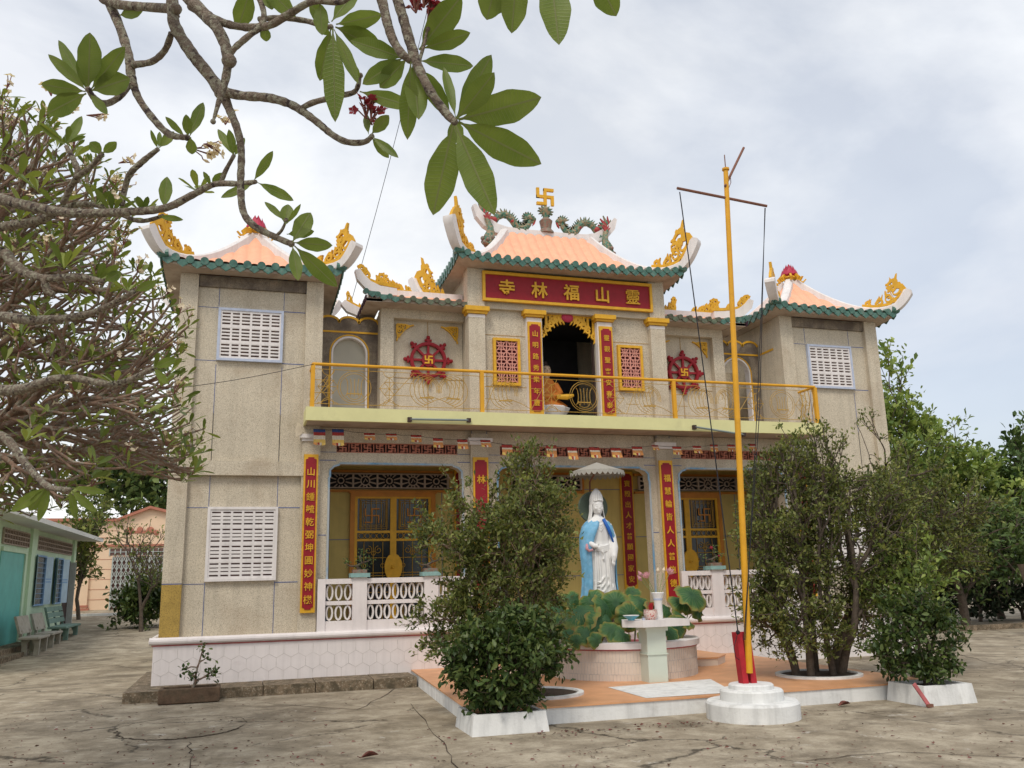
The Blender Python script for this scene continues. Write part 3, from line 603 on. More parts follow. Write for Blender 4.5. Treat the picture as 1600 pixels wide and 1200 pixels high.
# --- main (centre) roof
mr = roof('main_roof', CX, 19.35, 2.72, 1.87, 1.12, .12, 8.78, 1.36, .227, 'large curved orange roof over the middle block', .34, .66, pw=1.9)
rg = MB().m('white_paint')
for s in (-1, 1):
    P = [(CX+s*x, z_) for x, z_ in ((0, 10.20), (.6, 10.20), (1.05, 10.22), (1.3, 10.27), (1.55, 10.41), (1.74, 10.60), (1.86, 10.84))]
    rg.ribbon(P, [.22, .22, .22, .24, .25, .20, .08], .20, XZ(19.35))
rg.build('main_ridge', mr)
def dragon(s):
    d = MB(); x0 = CX+s*.42; yb = 19.35
    P = [(.0, 10.62), (.02, 10.50), (.10, 10.40), (.24, 10.36), (.37, 10.42), (.46, 10.56), (.56, 10.66), (.70, 10.68), (.84, 10.60), (.93, 10.46), (1.02, 10.36), (1.14, 10.42), (1.20, 10.55)]
    pts = []
    for i in range(len(P)-1):
        for k in range(3):
            f = k/3; pts.append((x0+s*(P[i][0]+(P[i+1][0]-P[i][0])*f), yb, P[i][1]+(P[i+1][1]-P[i][1])*f))
    pts.append((x0+s*P[-1][0], yb, P[-1][1])); n = len(pts)
    d.m('dragon_green').tube(pts, [.055+.035*math.sin(PI*min(1, i/n*1.1)) for i in range(n)], 8)
    for i in range(1, n-1, 1):                           # spines
        a, b = pts[i-1], pts[i+1]; dx, dz = b[0]-a[0], b[2]-a[2]; l = math.hypot(dx, dz); nx, nz = -dz/l, dx/l
        if nz < 0: nx, nz = -nx, -nz
        p = pts[i]; d.ribbon([(p[0]+nx*.05, p[2]+nz*.05), (p[0]+nx*.17+dx*.3, p[2]+nz*.17+dz*.3)], [.07, .008], .022, XZ(yb))
    # head looking to the middle, mane and jaws
    hx, hz = x0+s*.0, 10.66
    d.ball((hx, yb, hz), .095, sx=1.1, sz=.9); d.ball((hx-s*.09, yb, hz-.02), .06, sx=1.3); d.ball((hx-s*.07, yb, hz-.10), .04, sx=1.4)
    for i in range(9):
        a = R(20+i*24); d.ribbon([(hx+s*.02+math.cos(a)*.07, hz+math.sin(a)*.07), (hx+s*.04+math.cos(a)*.17, hz+math.sin(a)*.16)], [.06, .01], .05+.002*i, XZ(yb))
    d.m('dragon_red').ribbon([(hx-s*.13, hz-.05), (hx-s*.10, hz-.14), (hx-s*.07, hz-.20)], [.05, .05, .01], .05, XZ(yb)); d.ball((x0+s*.93, yb-.03, 10.50), .085); d.ball((x0+s*.46, yb-.03, 10.52), .06)
    d.m('dragon_green')
    for lx in (.14, .30, .98, 1.08): d.tube([(x0+s*lx, yb-.05, 10.40), (x0+s*(lx+.03), yb-.09, 10.31), (x0+s*(lx-.02), yb-.07, 10.27)], .03, 6)
    # fan tail
    tx, tz = x0+s*1.20, 10.55
    for i in range(7):
        a = R(50+i*18) if s > 0 else R(130-i*18); L_ = .26+.06*math.sin(i)
        d.m('dragon_red' if i % 2 else 'dragon_green').ribbon([(tx, tz), (tx+math.cos(a)*L_*.6, tz+math.sin(a)*L_*.6), (tx+math.cos(a+.25)*L_*1.2, tz+math.sin(a+.25)*L_*1.2)], [.09, .08, .01], .04+.002*i, XZ(yb))
    # pedestal fish beast at the ridge end
    ex = CX+s*1.55; d.m('dragon_green').tube([(ex, 19.15, 9.78), (ex-s*.02, 19.12, 9.98), (ex-s*.06, 19.15, 10.15), (ex-s*.02, 19.2, 10.38), (ex+s*.05, 19.2, 10.5)], [.17, .14, .09, .07, .04], 8)
    d.m('dragon_red')
    for i in range(5): a = R(35+i*26); d.ribbon([(ex, 10.42), (ex+math.cos(a)*.14, 10.42+math.sin(a)*.2)], [.07, .01], .04+.002*i, XZ(19.18))
    d.m('ceramic_brown')
    for i in range(10): a = R(i*36); d.ball((ex+.15*math.cos(a), 19.13+.12*math.sin(a), 9.80+.06*(i % 3)), .055)
    d.build('dragon', mr, smooth=40, label='green ceramic dragon on the %s half of the ridge' % ('left' if s < 0 else 'right'))
dragon(-1); dragon(1)
u = MB().m('ceramic_brown').lathe([(.20, 0), (.19, .05), (.13, .12), (.15, .25), (.17, .33), (.10, .40)], (CX, 19.35, 10.28), 12)
u.m('dragon_green').lathe([(.08, .38), (.07, .48), (.12, .56), (.13, .64), (.08, .70)], (CX, 19.35, 10.28), 12)
for i in range(12):
    a = R(i*30); u.ribbon([(CX+.08*math.cos(a), 10.88+.07*math.sin(a)), (CX+.21*math.cos(a), 10.88+.16*math.sin(a))], [.07, .01], .05+.002*i, XZ(19.35))
u.build('ridge_urn', mr, smooth=40)
sw = MB().m('gold_paint'); swastika(sw, XZ(19.35), CX, 11.27, .19, .06); sw.box(CX-.03, CX+.03, 19.33, 19.37, 10.95, 11.06); sw.build('temple_emblem', mr, label='gold manji emblem on top of the ridge')

# --- centre block, upper floor
fl = MB().m('fascia_yellow').box(CX-5.84, CX+5.98, 17.25, 17.33, 5.03, 5.30)
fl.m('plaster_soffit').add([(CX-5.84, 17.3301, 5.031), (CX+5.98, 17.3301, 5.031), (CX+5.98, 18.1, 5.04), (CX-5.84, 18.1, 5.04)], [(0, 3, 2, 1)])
fl.m('cream_tile').box(CX-5.84, CX+5.98, 17.3302, 20.7, 5.05, 5.28)
fl.m('fascia_yellow').box(CX-5.841, CX-5.80, 17.331, 17.94, 5.031, 5.299)
bal = fl.build('balcony_slab', temple, label='pale yellow edged balcony slab across the front')
rp = MB().m('pole_yellow'); yr = 17.33; zr = 6.18
rp.tube([(CX-5.72, yr, zr), (CX+5.87, yr, zr)], .032, 10); rp.tube([(CX+5.87, yr, zr), (CX+5.87, 17.95, zr)], .03, 8); rp.tube([(CX-5.72, yr, zr), (CX-5.72, 17.95, zr)], .03, 8)
rp.build('handrail', bal, smooth=40)
for x in (CX-5.72, CX-2.26, CX+2.18, CX+5.87): MB().m('pole_yellow').box(x-.04, x+.04, yr-.03, yr+.05, 5.30, zr-.015).build('rail_post', bal)
gr = MB().m('iron_gold'); r0 = .0062
def gl(p): gr.tube([(a, yr, b) for a, b in p], r0, 4, False)
def hline(x0, x1, z_): gl([(x0, z_), (x1, z_)])
hline(CX-5.7, CX+5.85, 5.38); hline(CX-5.7, CX+5.85, 6.08)
def rosette(cx, cz, r):
    gl(circ(cx, cz, r, n=28)); gl(circ(cx, cz, r*.86, n=28))
    for a in range(-2, 3): gl([(cx+a*.28*r+.16*r*math.cos(t)*(1 if a < 0 else -1)*abs(a)/2, cz+.55*r*math.sin(t)) for t in [PI*(k/8-.5) for k in range(9)]])
    gl(circ(cx, cz-.32*r, .42*r, 180, 360, 10)); gr.box(cx-.45*r, cx+.45*r, yr-.012, yr+.012, cz-.42*r, cz-.36*r)
def crescent(cx, cz, r, f):
    for k in range(5): gl([(cx+f*(r*(1-.13*k))*math.cos(R(100+160*i/14))+f*.05*k, cz+(r*(1-.08*k))*math.sin(R(100+160*i/14))) for i in range(15)])
    for k in range(3): gl([(cx+f*r*(.9-.1*k)*math.cos(R(-10+100*i/8)), cz+r*(.95-.1*k)*math.sin(R(-10+100*i/8))) for i in range(9)])
    for k in range(5): gl([(cx-f*.25+k*.09*f, cz+.05), (cx-f*.25+k*.09*f, cz+.30-.02*k)])
    gl([(cx-f*.15, cz-.18), (cx+f*.1, cz-.12), (cx+f*.35, cz-.2), (cx+f*.62, cz-.34)]); gr.box(cx-.12, cx+.16, yr-.011, yr+.011, cz-.17, cz-.145)
def star(cx, cz, w_, h_):
    gl([(cx-w_, cz), (cx+w_, cz)]); gl([(cx, cz-h_), (cx, cz+h_)]); gl([(cx-w_, cz), (cx, cz+h_), (cx+w_, cz), (cx, cz-h_), (cx-w_, cz)])
    gl([(cx-w_*.5, cz+h_*.5), (cx+w_*.5, cz-h_*.5)]); gl([(cx-w_*.5, cz-h_*.5), (cx+w_*.5, cz+h_*.5)])
    gl(circ(cx, cz+.35, .12, 180, 360, 8)); gl(circ(cx, cz-.35, .12, 0, 180, 8)); gl([(cx-w_, cz-.34), (cx, cz-.02-h_)]); gl([(cx+w_, cz-.34), (cx, cz-.02-h_)])
zc = 5.73
for x in (-4.9, 0.02, 4.95): rosette(CX+x, zc, .33)
for x in (-5.42, -4.2, -.72+1.48, -.72, 5.5, 4.25): star(CX+x, zc, .20, .24)
for x, f in ((-3.45, 1), (-2.72+.95, 1), (1.55, 1), (2.85, 1), (3.5, -1), (-2.9, -1)): crescent(CX+x, zc, .33, f)
for x0_, x1_ in ((-5.7, -5.3), (-4.3, -3.7), (-2.2, -1.9), (-1.2, -.8), (1.0, 1.3), (2.2, 2.5), (3.7, 4.2)):
    gl([(CX+x0_, 5.38), (CX+x1_, 6.08)]); gl([(CX+x0_, 5.86), (CX+x1_, 5.86)]); gl([(CX+x0_, 5.60), (CX+x1_, 5.60)])
for y_ in (17.45, 17.6, 17.75, 17.9):
    for xx in (CX+5.87, CX-5.72): gr.tube([(xx, y_, 5.3), (xx, y_+.06, 5.6), (xx, y_-.05, 5.9), (xx, y_, 6.16)], .012, 4, False)
gr.build('grille', bal, label='thin wire patterned grille')

cb = MB().m('pebble')
cb.box(CX-2.33, CX-.99, 18.10, 18.4, 5.3, 7.80); cb.box(CX+.99, CX+2.33, 18.10, 18.4, 5.3, 7.80)
cb.box(CX-2.36, CX+2.36, 18.00, 18.4, 7.80, 8.78); cb.box(CX-2.33, CX-2.1, 18.4, 20.6, 5.3, 8.74); cb.box(CX+2.1, CX+2.33, 18.4, 20.6, 5.3, 8.74); cb.box(CX-2.1, CX+2.1, 20.4, 20.6, 5.3, 8.74)
cb.box(CX-.99, CX-.67, 18.12, 18.4, 5.3, 7.8); cb.box(CX+.67, CX+.99, 18.12, 18.4, 5.3, 7.8)
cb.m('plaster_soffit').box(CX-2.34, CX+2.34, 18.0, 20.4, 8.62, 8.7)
cb.m('joint_tan')
for s in (-1, 1):
    for zz in (7.22, 6.05): cb.box(min(CX+s*1.02, CX+s*2.0), max(CX+s*1.02, CX+s*2.0), 18.094, 18.101, zz-.008, zz+.008)
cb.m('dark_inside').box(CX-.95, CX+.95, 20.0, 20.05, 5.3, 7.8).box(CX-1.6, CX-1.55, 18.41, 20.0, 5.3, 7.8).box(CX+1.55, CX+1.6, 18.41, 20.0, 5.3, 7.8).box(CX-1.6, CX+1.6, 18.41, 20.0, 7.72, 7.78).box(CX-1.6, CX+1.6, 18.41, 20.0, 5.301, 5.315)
cwall = cb.build('upper_wall', temple, label='middle wall of the upper floor')
for s in (-1, 1):
    a = CX+s*2.37; b = CX+s*2.0; x0_, x1_ = min(a, b), max(a, b)
    cc = MB().m('pebble').box(x0_, x1_, 17.95, 18.3, 5.3, 7.63).box(x0_-.02*(s < 0), x1_+.02*(s > 0), 17.93, 18.3, 7.80, 8.75).m('white_paint').box(x0_-.005, x1_+.005, 17.945, 18.2, 7.56, 7.63)
    o = cc.build('column', temple)
    MB().m('gold_paint').box(x0_-.05, x1_+.05, 17.90, 18.2, 7.64, 7.70).box(x0_-.09, x1_+.09, 17.86, 18.2, 7.70, 7.80).build('capital', o)
    a = CX+s*1.03; b = CX+s*.67; x0_, x1_ = min(a, b), max(a, b)
    o = MB().m('white_paint').box(x0_, x1_, 17.97, 18.12, 5.3, 7.64).build('column', temple)
    MB().m('gold_paint').box(x0_-.04, x1_+.04, 17.91, 18.1, 7.65, 7.70).box(x0_-.08, x1_+.08, 17.87, 18.1, 7.70, 7.80).build('capital', o)
couplet(CX-1.02, CX-.70, 5.42, 7.53, 17.97, '山明路秀樂年豐', 'upper red and gold couplet board left of the dark doorway', size=.17)
couplet(CX+.70, CX+1.02, 5.42, 7.53, 17.97, '靈觀聖客安春泰', 'upper red and gold couplet board right of the dark doorway', size=.17)
# name board
nb = MB().m('red_paint').box(CX-2.0, CX+2.0, 17.90, 17.93, 8.0, 8.56).build('name_board', temple, label='long red board with five gold characters')
fb = MB().m('gold_paint')
fb.box(CX-2.06, CX+2.06, 17.86, 17.94, 8.56, 8.63).box(CX-2.06, CX+2.06, 17.86, 17.94, 7.94, 8.0).box(CX-2.06, CX-2.0, 17.86, 17.94, 8.0, 8.56).box(CX+2.0, CX+2.06, 17.86, 17.94, 8.0, 8.56); fb.build('frame', nb)
for i, ch in enumerate('寺林福山靈'): lt = MB().m('gold_paint'); put_glyph(lt, ch, lambda a, b, d: (a, 17.89+d, b), CX-1.5+i*.765, 8.27, .39, .03); lt.build('character', nb)
# door head filigree
df = MB().m('gold_paint')
for s in (-1, 1):
    for i in range(7):
        f = i/6; x = CX+s*(.64-.56*f**.8); z_ = 7.74-.42*(1-f)**2.2
        df.ribbon(spiral(x, z_, .085, 60*i, 1.1*s, 10), .045, .05+.002*i, XZ(18.14)); df.ribbon([(x, z_-.02), (x+s*.03, z_-.10), (x-s*.01, z_-.17)], [.06, .05, .01], .045+.0015*i, XZ(18.14))
        df.ribbon([(x, z_), (x, 7.80)], [.07, .05], .03+.001*i, XZ(18.14))
        df.ribbon([(x-.04, z_+.04), (x+.02, z_+.12), (x+.05, z_+.05)], .04, .036+.001*i, XZ(18.14))
df.box(CX-.667, CX+.667, 18.135, 18.16, 7.76, 7.80)
o = df.build('door_canopy', cwall, label='gold leaf tracery round the head of the dark doorway')
MB().m('lotus_red').ball((CX, 18.11, 7.74), .13, sx=1.15, sy=.4, sz=.9).build('lotus_boss', cwall)
MB().m('wood_dark').box(CX-.667, CX-.63, 18.2, 18.3, 5.3, 7.75).box(CX+.63, CX+.667, 18.2, 18.3, 5.3, 7.75).build('door_frame', cwall)
def tracery_window(x0, x1, z0, z1, y, label):
    wn = MB().m('maroon_dark').box(x0, x1, y+.03, y+.045, z0, z1).build('lattice_window', temple, label=label)
    f = MB().m('gold_paint'); t = .06
    f.box(x0-t, x0, y-.05, y+.05, z0-t, z1+t).box(x1, x1+t, y-.05, y+.05, z0-t, z1+t).box(x0, x1, y-.05, y+.05, z1, z1+t).box(x0, x1, y-.05, y+.05, z0-t, z0); f.build('frame', wn)
    l = MB().m('lattice_pink'); nx, nz = 2, 4; cw, ch = (x1-x0)/nx, (z1-z0)/nz; y += -.005
    for i in range(nx):
        for j in range(nz):
            cx, cz = x0+cw*(i+.5), z0+ch*(j+.5); a, b = cw*.5, ch*.5; q = XZ(y)
            for p in ([(cx-a, cz), (cx+a, cz)], [(cx, cz-b), (cx, cz+b)], [(cx-a*.6, cz+b*.65), (cx+a*.6, cz+b*.65)], [(cx-a*.6, cz-b*.65), (cx+a*.6, cz-b*.65)],
                      [(cx-a*.6, cz+b*.65), (cx-a*.3, cz+b*.15)], [(cx+a*.6, cz+b*.65), (cx+a*.3, cz+b*.15)], [(cx-a*.6, cz-b*.65), (cx-a*.3, cz-b*.15)], [(cx+a*.6, cz-b*.65), (cx+a*.3, cz-b*.15)],
                      [(cx-a, cz+b), (cx-a*.6, cz+b*.65)], [(cx+a, cz+b), (cx+a*.6, cz+b*.65)], [(cx-a, cz-b), (cx-a*.6, cz-b*.65)], [(cx+a, cz-b), (cx+a*.6, cz-b*.65)]):
                l.ribbon(p, .022, .03+random.random()*.004, q)
    for i in range(nx+1): l.box(x0+cw*i-.012, x0+cw*i+.012, y-.018, y+.018, z0, z1)
    l.build('lattice', wn)
tracery_window(CX-1.74, CX-1.24, 6.13, 7.08, 18.06, 'lattice window left of the upper doorway')
tracery_window(CX+1.24, CX+1.74, 6.13, 7.08, 18.06, 'lattice window right of the upper doorway')

# --- wings with the red wheels
for s in (-1, 1):
    sd_ = 'left' if s < 0 else 'right'
    def bx(mb, a, b, *r): return mb.box(min(CX+s*a, CX+s*b), max(CX+s*a, CX+s*b), *r)
    w = MB().m('pebble'); bx(w, 2.34, 4.20, 18.68, 19.0, 5.3, 7.80); bx(w, 3.93, 4.22, 18.5, 18.9, 5.3, 7.80); bx(w, 2.34, 4.215, 18.49, 18.9, 7.60, 7.81)
    bx(w, 4.1, 4.2, 19.0, 20.6, 5.3, 7.8)
    w.m('joint_tan'); bx(w, 3.13, 3.145, 18.672, 18.681, 5.3, 7.6); bx(w, 2.34, 3.93, 18.671, 18.681, 6.28, 6.295)
    ww = w.build('wing_wall', temple, label='recessed wall of the %s wing' % sd_)
    f = MB().m('gold_paint'); q = XZ(18.65)
    corner_filigree(f, q, min(CX+s*2.46, CX+s*3.84), 7.5, .36, 1); f.build('corner_filigree', ww); f = MB().m('gold_paint'); corner_filigree(f, q, max(CX+s*2.46, CX+s*3.84), 7.5, .36, -1)
    f.build('corner_filigree', ww)
    wx, wz = CX+s*3.14, 6.70; d = MB().m('red_paint'); q = XZ(18.62)
    d.ribbon(circ(wx, wz, .375, n=36), .072, .09, q); d.ribbon(circ(wx, wz, .375, n=36), .03, .11, q)
    for k in range(8):
        a = R(45*k+90); c, sn = math.cos(a), math.sin(a)
        d.ribbon([(wx+.10*c, wz+.10*sn), (wx+.34*c, wz+.34*sn)], .05, .06, q); d.ribbon([(wx+.40*c, wz+.40*sn), (wx+.53*c, wz+.53*sn)], [.06, .07], .07, q)
        d.ball((wx+.52*c, 18.60, wz+.52*sn), .044, seg=10, rings=6)
        for t_ in (-.12, .12): d.ball((wx+.455*math.cos(a+t_), 18.61, wz+.455*math.sin(a+t_)), .032, seg=8, rings=5)
    wh = d.build('dharma_wheel', ww, smooth=40, label='red eight spoked wheel on the %s wing' % sd_)
    MB().m('red_paint').tube([(wx, 18.66, wz), (wx, 18.57, wz)], .15, 20).build('hub', wh, smooth=40)
    e = MB().m('gold_paint'); swastika(e, XZ(18.56), wx, wz, .075, .02, .22); e.build('emblem', wh)
    # link wall with arch and scalloped top
    x_in, x_out = 4.2, 5.5; xa, xb = sorted((CX+s*x_in, CX+s*x_out)); ac = CX+s*4.83; ar = .36; zt = 6.86
    top = []
    for k in range(3):
        c0 = xa+(xb-xa)*(k+.5)/3; rr = (xb-xa)/6; top += [(c0-rr*math.cos(R(a_)), 7.60+.13*math.sin(R(a_))) for a_ in range(0, 181, 20)]
    poly = [(xa, 5.3)]+top+[(xb, 5.3), (ac+ar, 5.3), (ac+ar, zt)]+[(ac+ar*math.cos(R(a_)), zt+ar*math.sin(R(a_))) for a_ in range(15, 180, 15)]+[(ac-ar, zt), (ac-ar, 5.3)]
    l = MB().m('pebble_stained_shade').prism(poly, 19.0, 19.15); lw = l.build('link_wall', temple, label='stained link wall with arched opening beside the %s tower' % sd_)
    t = MB().m('gold_paint'); t.ribbon([(a_, b_-.03) for a_, b_ in top], .05, .02, XZ(18.995)); t.box(xa, xb, 18.985, 19.0, 7.33, 7.37)
    arc = [(ac+ar*math.cos(R(a_)), zt+ar*math.sin(R(a_))) for a_ in range(0, 181, 12)]
    t.ribbon([(ac+ar+.06, 5.3), (ac+ar+.06, zt)]+[(ac+(ar+.06)*math.cos(R(a_)), zt+(ar+.06)*math.sin(R(a_))) for a_ in range(10, 180, 10)]+[(ac-ar-.06, zt), (ac-ar-.06, 5.3)], .03, .024, XZ(18.99))
    t.build('gold_band', lw)
    MB().m('white_paint').ribbon([(ac+ar+.015, 5.3), (ac+ar+.015, zt)]+[(ac+(ar+.015)*math.cos(R(a_)), zt+(ar+.015)*math.sin(R(a_))) for a_ in range(10, 180, 10)]+[(ac-ar-.015, zt), (ac-ar-.015, 5.3)], .04, .19, XZ(19.07)).build('arch_trim', lw)
    if s < 0: MB().m('frosted').box(ac-ar+.005, ac+ar-.005, 19.12, 19.13, 5.3, zt+ar).build('arch_screen', lw)
    # small roof of the wing
    r_ = MB().m('pink_tile'); x0_, x1_ = 2.30, 4.62; n = 66; g_ = []
    for i in range(n+1):
        a = x0_+(x1_-x0_)*i/n
        for j in range(5):
            t_ = j/4; up_ = .10*max(0, (a-x1_+1)/1)**3
            g_.append((CX+s*a, 18.0+.62*t_, 7.90+.24*t_**1.3+up_*(1-t_)+.03*abs(math.cos(PI*a/.255))))
    r_.add(g_, [(i*5+j, (i+1)*5+j, (i+1)*5+j+1, i*5+j+1) for i in range(n) for j in range(4)])
    wr = r_.build('wing_roof', temple, smooth=60, label='small tiled roof over the %s wing' % sd_)
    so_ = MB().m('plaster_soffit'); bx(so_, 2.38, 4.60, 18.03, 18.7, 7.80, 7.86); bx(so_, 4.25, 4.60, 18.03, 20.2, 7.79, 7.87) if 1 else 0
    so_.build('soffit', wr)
    c = MB().m('teal_stained' if s < 0 else 'teal_stained'); k = int((x1_-x0_)/.255)
    for i in range(k+1):
        a = x1_-.01-i*.255; up_ = .10*max(0, (a-x1_+1)/1)**3; zz = 7.90+up_
        c.m('teal_glaze' if i < 3 else 'teal_stained').tube([(CX+s*a, 17.96, zz), (CX+s*a, 18.12, zz+.03)], .06, 10)
        if i < k:
            b = a-.1275; c.prism([(CX+s*b+u_, zz-.02+v_) for u_, v_ in ((-.115, .03), (.115, .03), (.08, -.05), (0, -.10), (-.08, -.05))], 17.985, 18.01)
    for i in range(7):                                   # tiles of the outer side eave
        yy = 18.05+i*.3; c.m('purple_dark').prism([(yy-.12, 7.90), (yy+.12, 7.90), (yy+.05, 7.79), (yy-.05, 7.79)], CX+s*4.60, CX+s*4.63, lambda u_, v_, d: (d, u_, v_))
    c.build('eave_tile', wr)
    h = MB().m('white_paint')
    bx(h, 2.35, 4.4, 18.56, 18.78, 8.06, 8.26)
    h.ribbon([(CX+s*a, z_) for a, z_ in ((3.9, 8.12), (4.3, 8.10), (4.55, 8.17), (4.72, 8.32), (4.80, 8.48))], [.16, .20, .22, .2, .12], .17, lambda a, b, d: (a, 18.35+d-(abs(a-CX)-3.9)*.30, b))
    h.ribbon([(CX+s*a, z_) for a, z_ in ((4.2, 8.12), (4.5, 8.12), (4.75, 8.22), (4.9, 8.35))], [.16, .20, .22, .14], .17, lambda a, b, d: (a, 20.0+d, b))
    h.box(CX+s*4.4-.08, CX+s*4.4+.08, 18.56, 20.1, 8.03, 8.2); h.build('ridge', wr)
    f = MB().m('gold_paint')
    fn1 = lambda a, b, d: (CX+s*(3.85+a*.95), 18.33+d-a*.28, 8.22+b+.24*max(0, a-.45)**1.5)
    for fn_, l_, h_, sd2, n_ in ((fn1, .95, .34, 3, 3), (lambda a, b, d: (CX+s*(3.5+a*.9), 18.67+d, 8.24+b), .8, .46, 5, 4), (lambda a, b, d: (CX+s*(2.75+a*.5), 18.67+d, 8.24+b), .62, .42, 8, 3), (lambda a, b, d: (CX+s*(4.4+a*.45), 20.0+d, 8.18+b+a*.2), .9, .3, 9, 2)):
        f = MB().m('gold_paint'); scrolls(f, fn_, l_, h_, sd2, n=n_); f.build('gold_scroll', wr, label='gold openwork scroll on the white ridge')

# --- ground floor veranda
for s in (-1, 0, 1):
    xa, xb = {-1: (CX-5.30, CX-2.52), 0: (CX-1.76, CX+1.80), 1: (CX+2.52, CX+5.30)}[s]
    # wall above the opening with bracket corners
    L0, L1 = {-1: (CX-5.50, CX-2.33), 0: (CX-1.97, CX+1.97), 1: (CX+2.33, CX+5.5)}[s]
    cz = .16; zt = 4.30
    notch = [(xb, .97), (xb, zt-.30), (xb-.02, zt-.28), (xb-.02, zt-.14), (xb-.10, zt-.06), (xb-.20, zt-.03), (xb-.22, zt), (xa+.22, zt), (xa+.20, zt-.03), (xa+.10, zt-.06), (xa+.02, zt-.14), (xa+.02, zt-.28), (xa, zt-.30), (xa, .97)]
    wl = MB().m('pebble').prism([(L0, .97), (L0, 4.52), (L1, 4.52), (L1, .97)]+notch, 18.05, 18.35)
    fx0, fx1 = {-1: (CX-5.16, CX-2.63), 0: (CX-1.69, CX+1.69), 1: (CX+2.63, CX+5.16)}[s]
    wl.box(L0, fx0, 18.055, 18.35, 4.52, 4.73); wl.box(fx1, L1, 18.055, 18.35, 4.52, 4.73); wl.box(L0, L1, 18.05, 18.35, 4.73, 5.03)
    wl.m('joint_dark')
    for a, b in ((L0, fx0), (fx1, L1)): wl.box(a, b, 18.045, 18.051, 4.35, 4.365); wl.box(a, b, 18.046, 18.052, 4.52, 4.53)
    for a, b in ((L0, xa-.03), (xb+.03, L1)):
        for zz in (2.85,): wl.box(a, b, 18.045, 18.051, zz, zz+.015)
    vo = wl.build('veranda_wall', temple, label='%s bay of the veranda front' % {-1: 'left', 0: 'middle', 1: 'right'}[s])
    MB().m('blue_trim').ribbon([(a+(.012 if a > (xa+xb)/2 else -.012)*0, b) for a, b in notch], .04, .03, XZ(18.045)).build('blue_trim', vo)
    lf = MB().m('brick_red'); nn = int(round((fx1-fx0)/.255)); cw = (fx1-fx0)/nn
    for i in range(nn):
        x = fx0+cw*(i+.5); z_ = 4.625
        swastika(lf, XZ(18.09), x, z_, .068, .05, .15); lf.box(x-cw/2-.008, x-cw/2+.008, 18.06, 18.14, 4.53, 4.72)
        for dz in (-.095, .095): lf.box(x-cw/2, x+cw/2, 18.062, 18.138, z_+dz-.008, z_+dz+.008)
        for dx in (-.5, -.17, .17, .5):
            for dz in (-.045, .045): lf.box(x+dx*cw-.03, x+dx*cw+.03, 18.07, 18.13, z_+dz-.005, z_+dz+.005)
    lf.m('slot_dark').box(fx0, fx1, 18.2, 18.22, 4.52, 4.73); lf.build('lattice_frieze', vo, label='red brick lattice frieze')
colx = {-2: (CX-5.83, CX-5.48), -1: (CX-2.36, CX-1.97), 1: (CX+1.97, CX+2.36), 2: (CX+5.48, CX+5.85)}
words = {-2: '山川鍾毓乾弼坤圓妙神機', -1: '林', 1: '福慧輪皆人人普施德', 2: ''}
for k, (a, b) in colx.items():
    m_ = MB().m('pebble')
    if abs(k) == 1: m_.box(a, b, 17.95, 18.36, .97, 4.72)
    m_.box(a+.03, b-.03, 18.0, 18.2, 4.95, 5.035) if abs(k) == 1 else None
    if abs(k) == 2: m_.box(a+.01, b-.01, 17.93, 17.96, 4.42, 4.74)
    m_.m('joint_dark').box(a+.025, a+.033, 17.99, 18.0, 4.9, 5.03).box(b-.033, b-.025, 17.99, 18.0, 4.9, 5.03)
    o = m_.build('column', temple)
    MB().m('white_paint').box(a-.03, b+.03, 17.90, 18.25, 4.72, 4.78).box(a-.07, b+.07, 17.86, 18.25, 4.78, 4.86).m('pebble').box(a+.01, b-.01, 17.93, 18.25, 4.86, 4.96).build('capital', o)
    nm = {-2: 'outer left', -1: 'left middle', 1: 'right middle', 2: 'outer right'}[k]
    n_ = len(words[k])
    if k == -1: couplet(a+.03, b-.03, 1.37, 4.45, 17.93, '林', 'tall red couplet board on the left middle column', size=.22, top=3.98)
    elif k == 1: couplet(a+.02, b-.05, 1.37, 4.45, 17.93, words[k], 'tall red couplet board on the right middle column', size=.20, top=4.05, bot=1.75)
    else: couplet(a+.02, b-.05, 1.37, 4.45, 17.93, words[k], 'tall red couplet board on the %s column' % nm, size=.20, top=4.10, bot=1.62)
# back wall, ceiling, inner boards, friezes, doors
bw = MB().m('plaster_yellow').box(CX-5.5, CX+5.5, 20.0, 20.2, .97, 5.03); bw.box(CX-5.5, CX-5.42, 18.36, 20.0, .97, 5.03) if 0 else None
bw.m('joint_dark')
for zz in (1.95, 2.85, 4.0): bw.box(CX-5.5, CX+5.5, 19.995, 20.001, zz, zz+.014)
for x in (-5.1, -2.55, -1.15, 1.25, 2.6, 5.1): bw.box(CX+x-.007, CX+x+.007, 19.9945, 20.002, .97, 4.0)
bw.m('orange_wood')
for zz in (3.96, 4.40): bw.box(CX-5.4, CX-2.3, 19.93, 20.0, zz-.05, zz); bw.box(CX+2.3, CX+5.4, 19.93, 20.0, zz-.05, zz); bw.box(CX-.95, CX+.95, 19.93, 20.0, zz-.05, zz)
for x in (-.95, .90): bw.box(CX+x, CX+x+.06, 19.92, 20.0, 3.9, 4.4)
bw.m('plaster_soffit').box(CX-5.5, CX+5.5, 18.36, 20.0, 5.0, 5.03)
bwo = bw.build('veranda_back_wall', temple, label='ochre back wall inside the veranda')
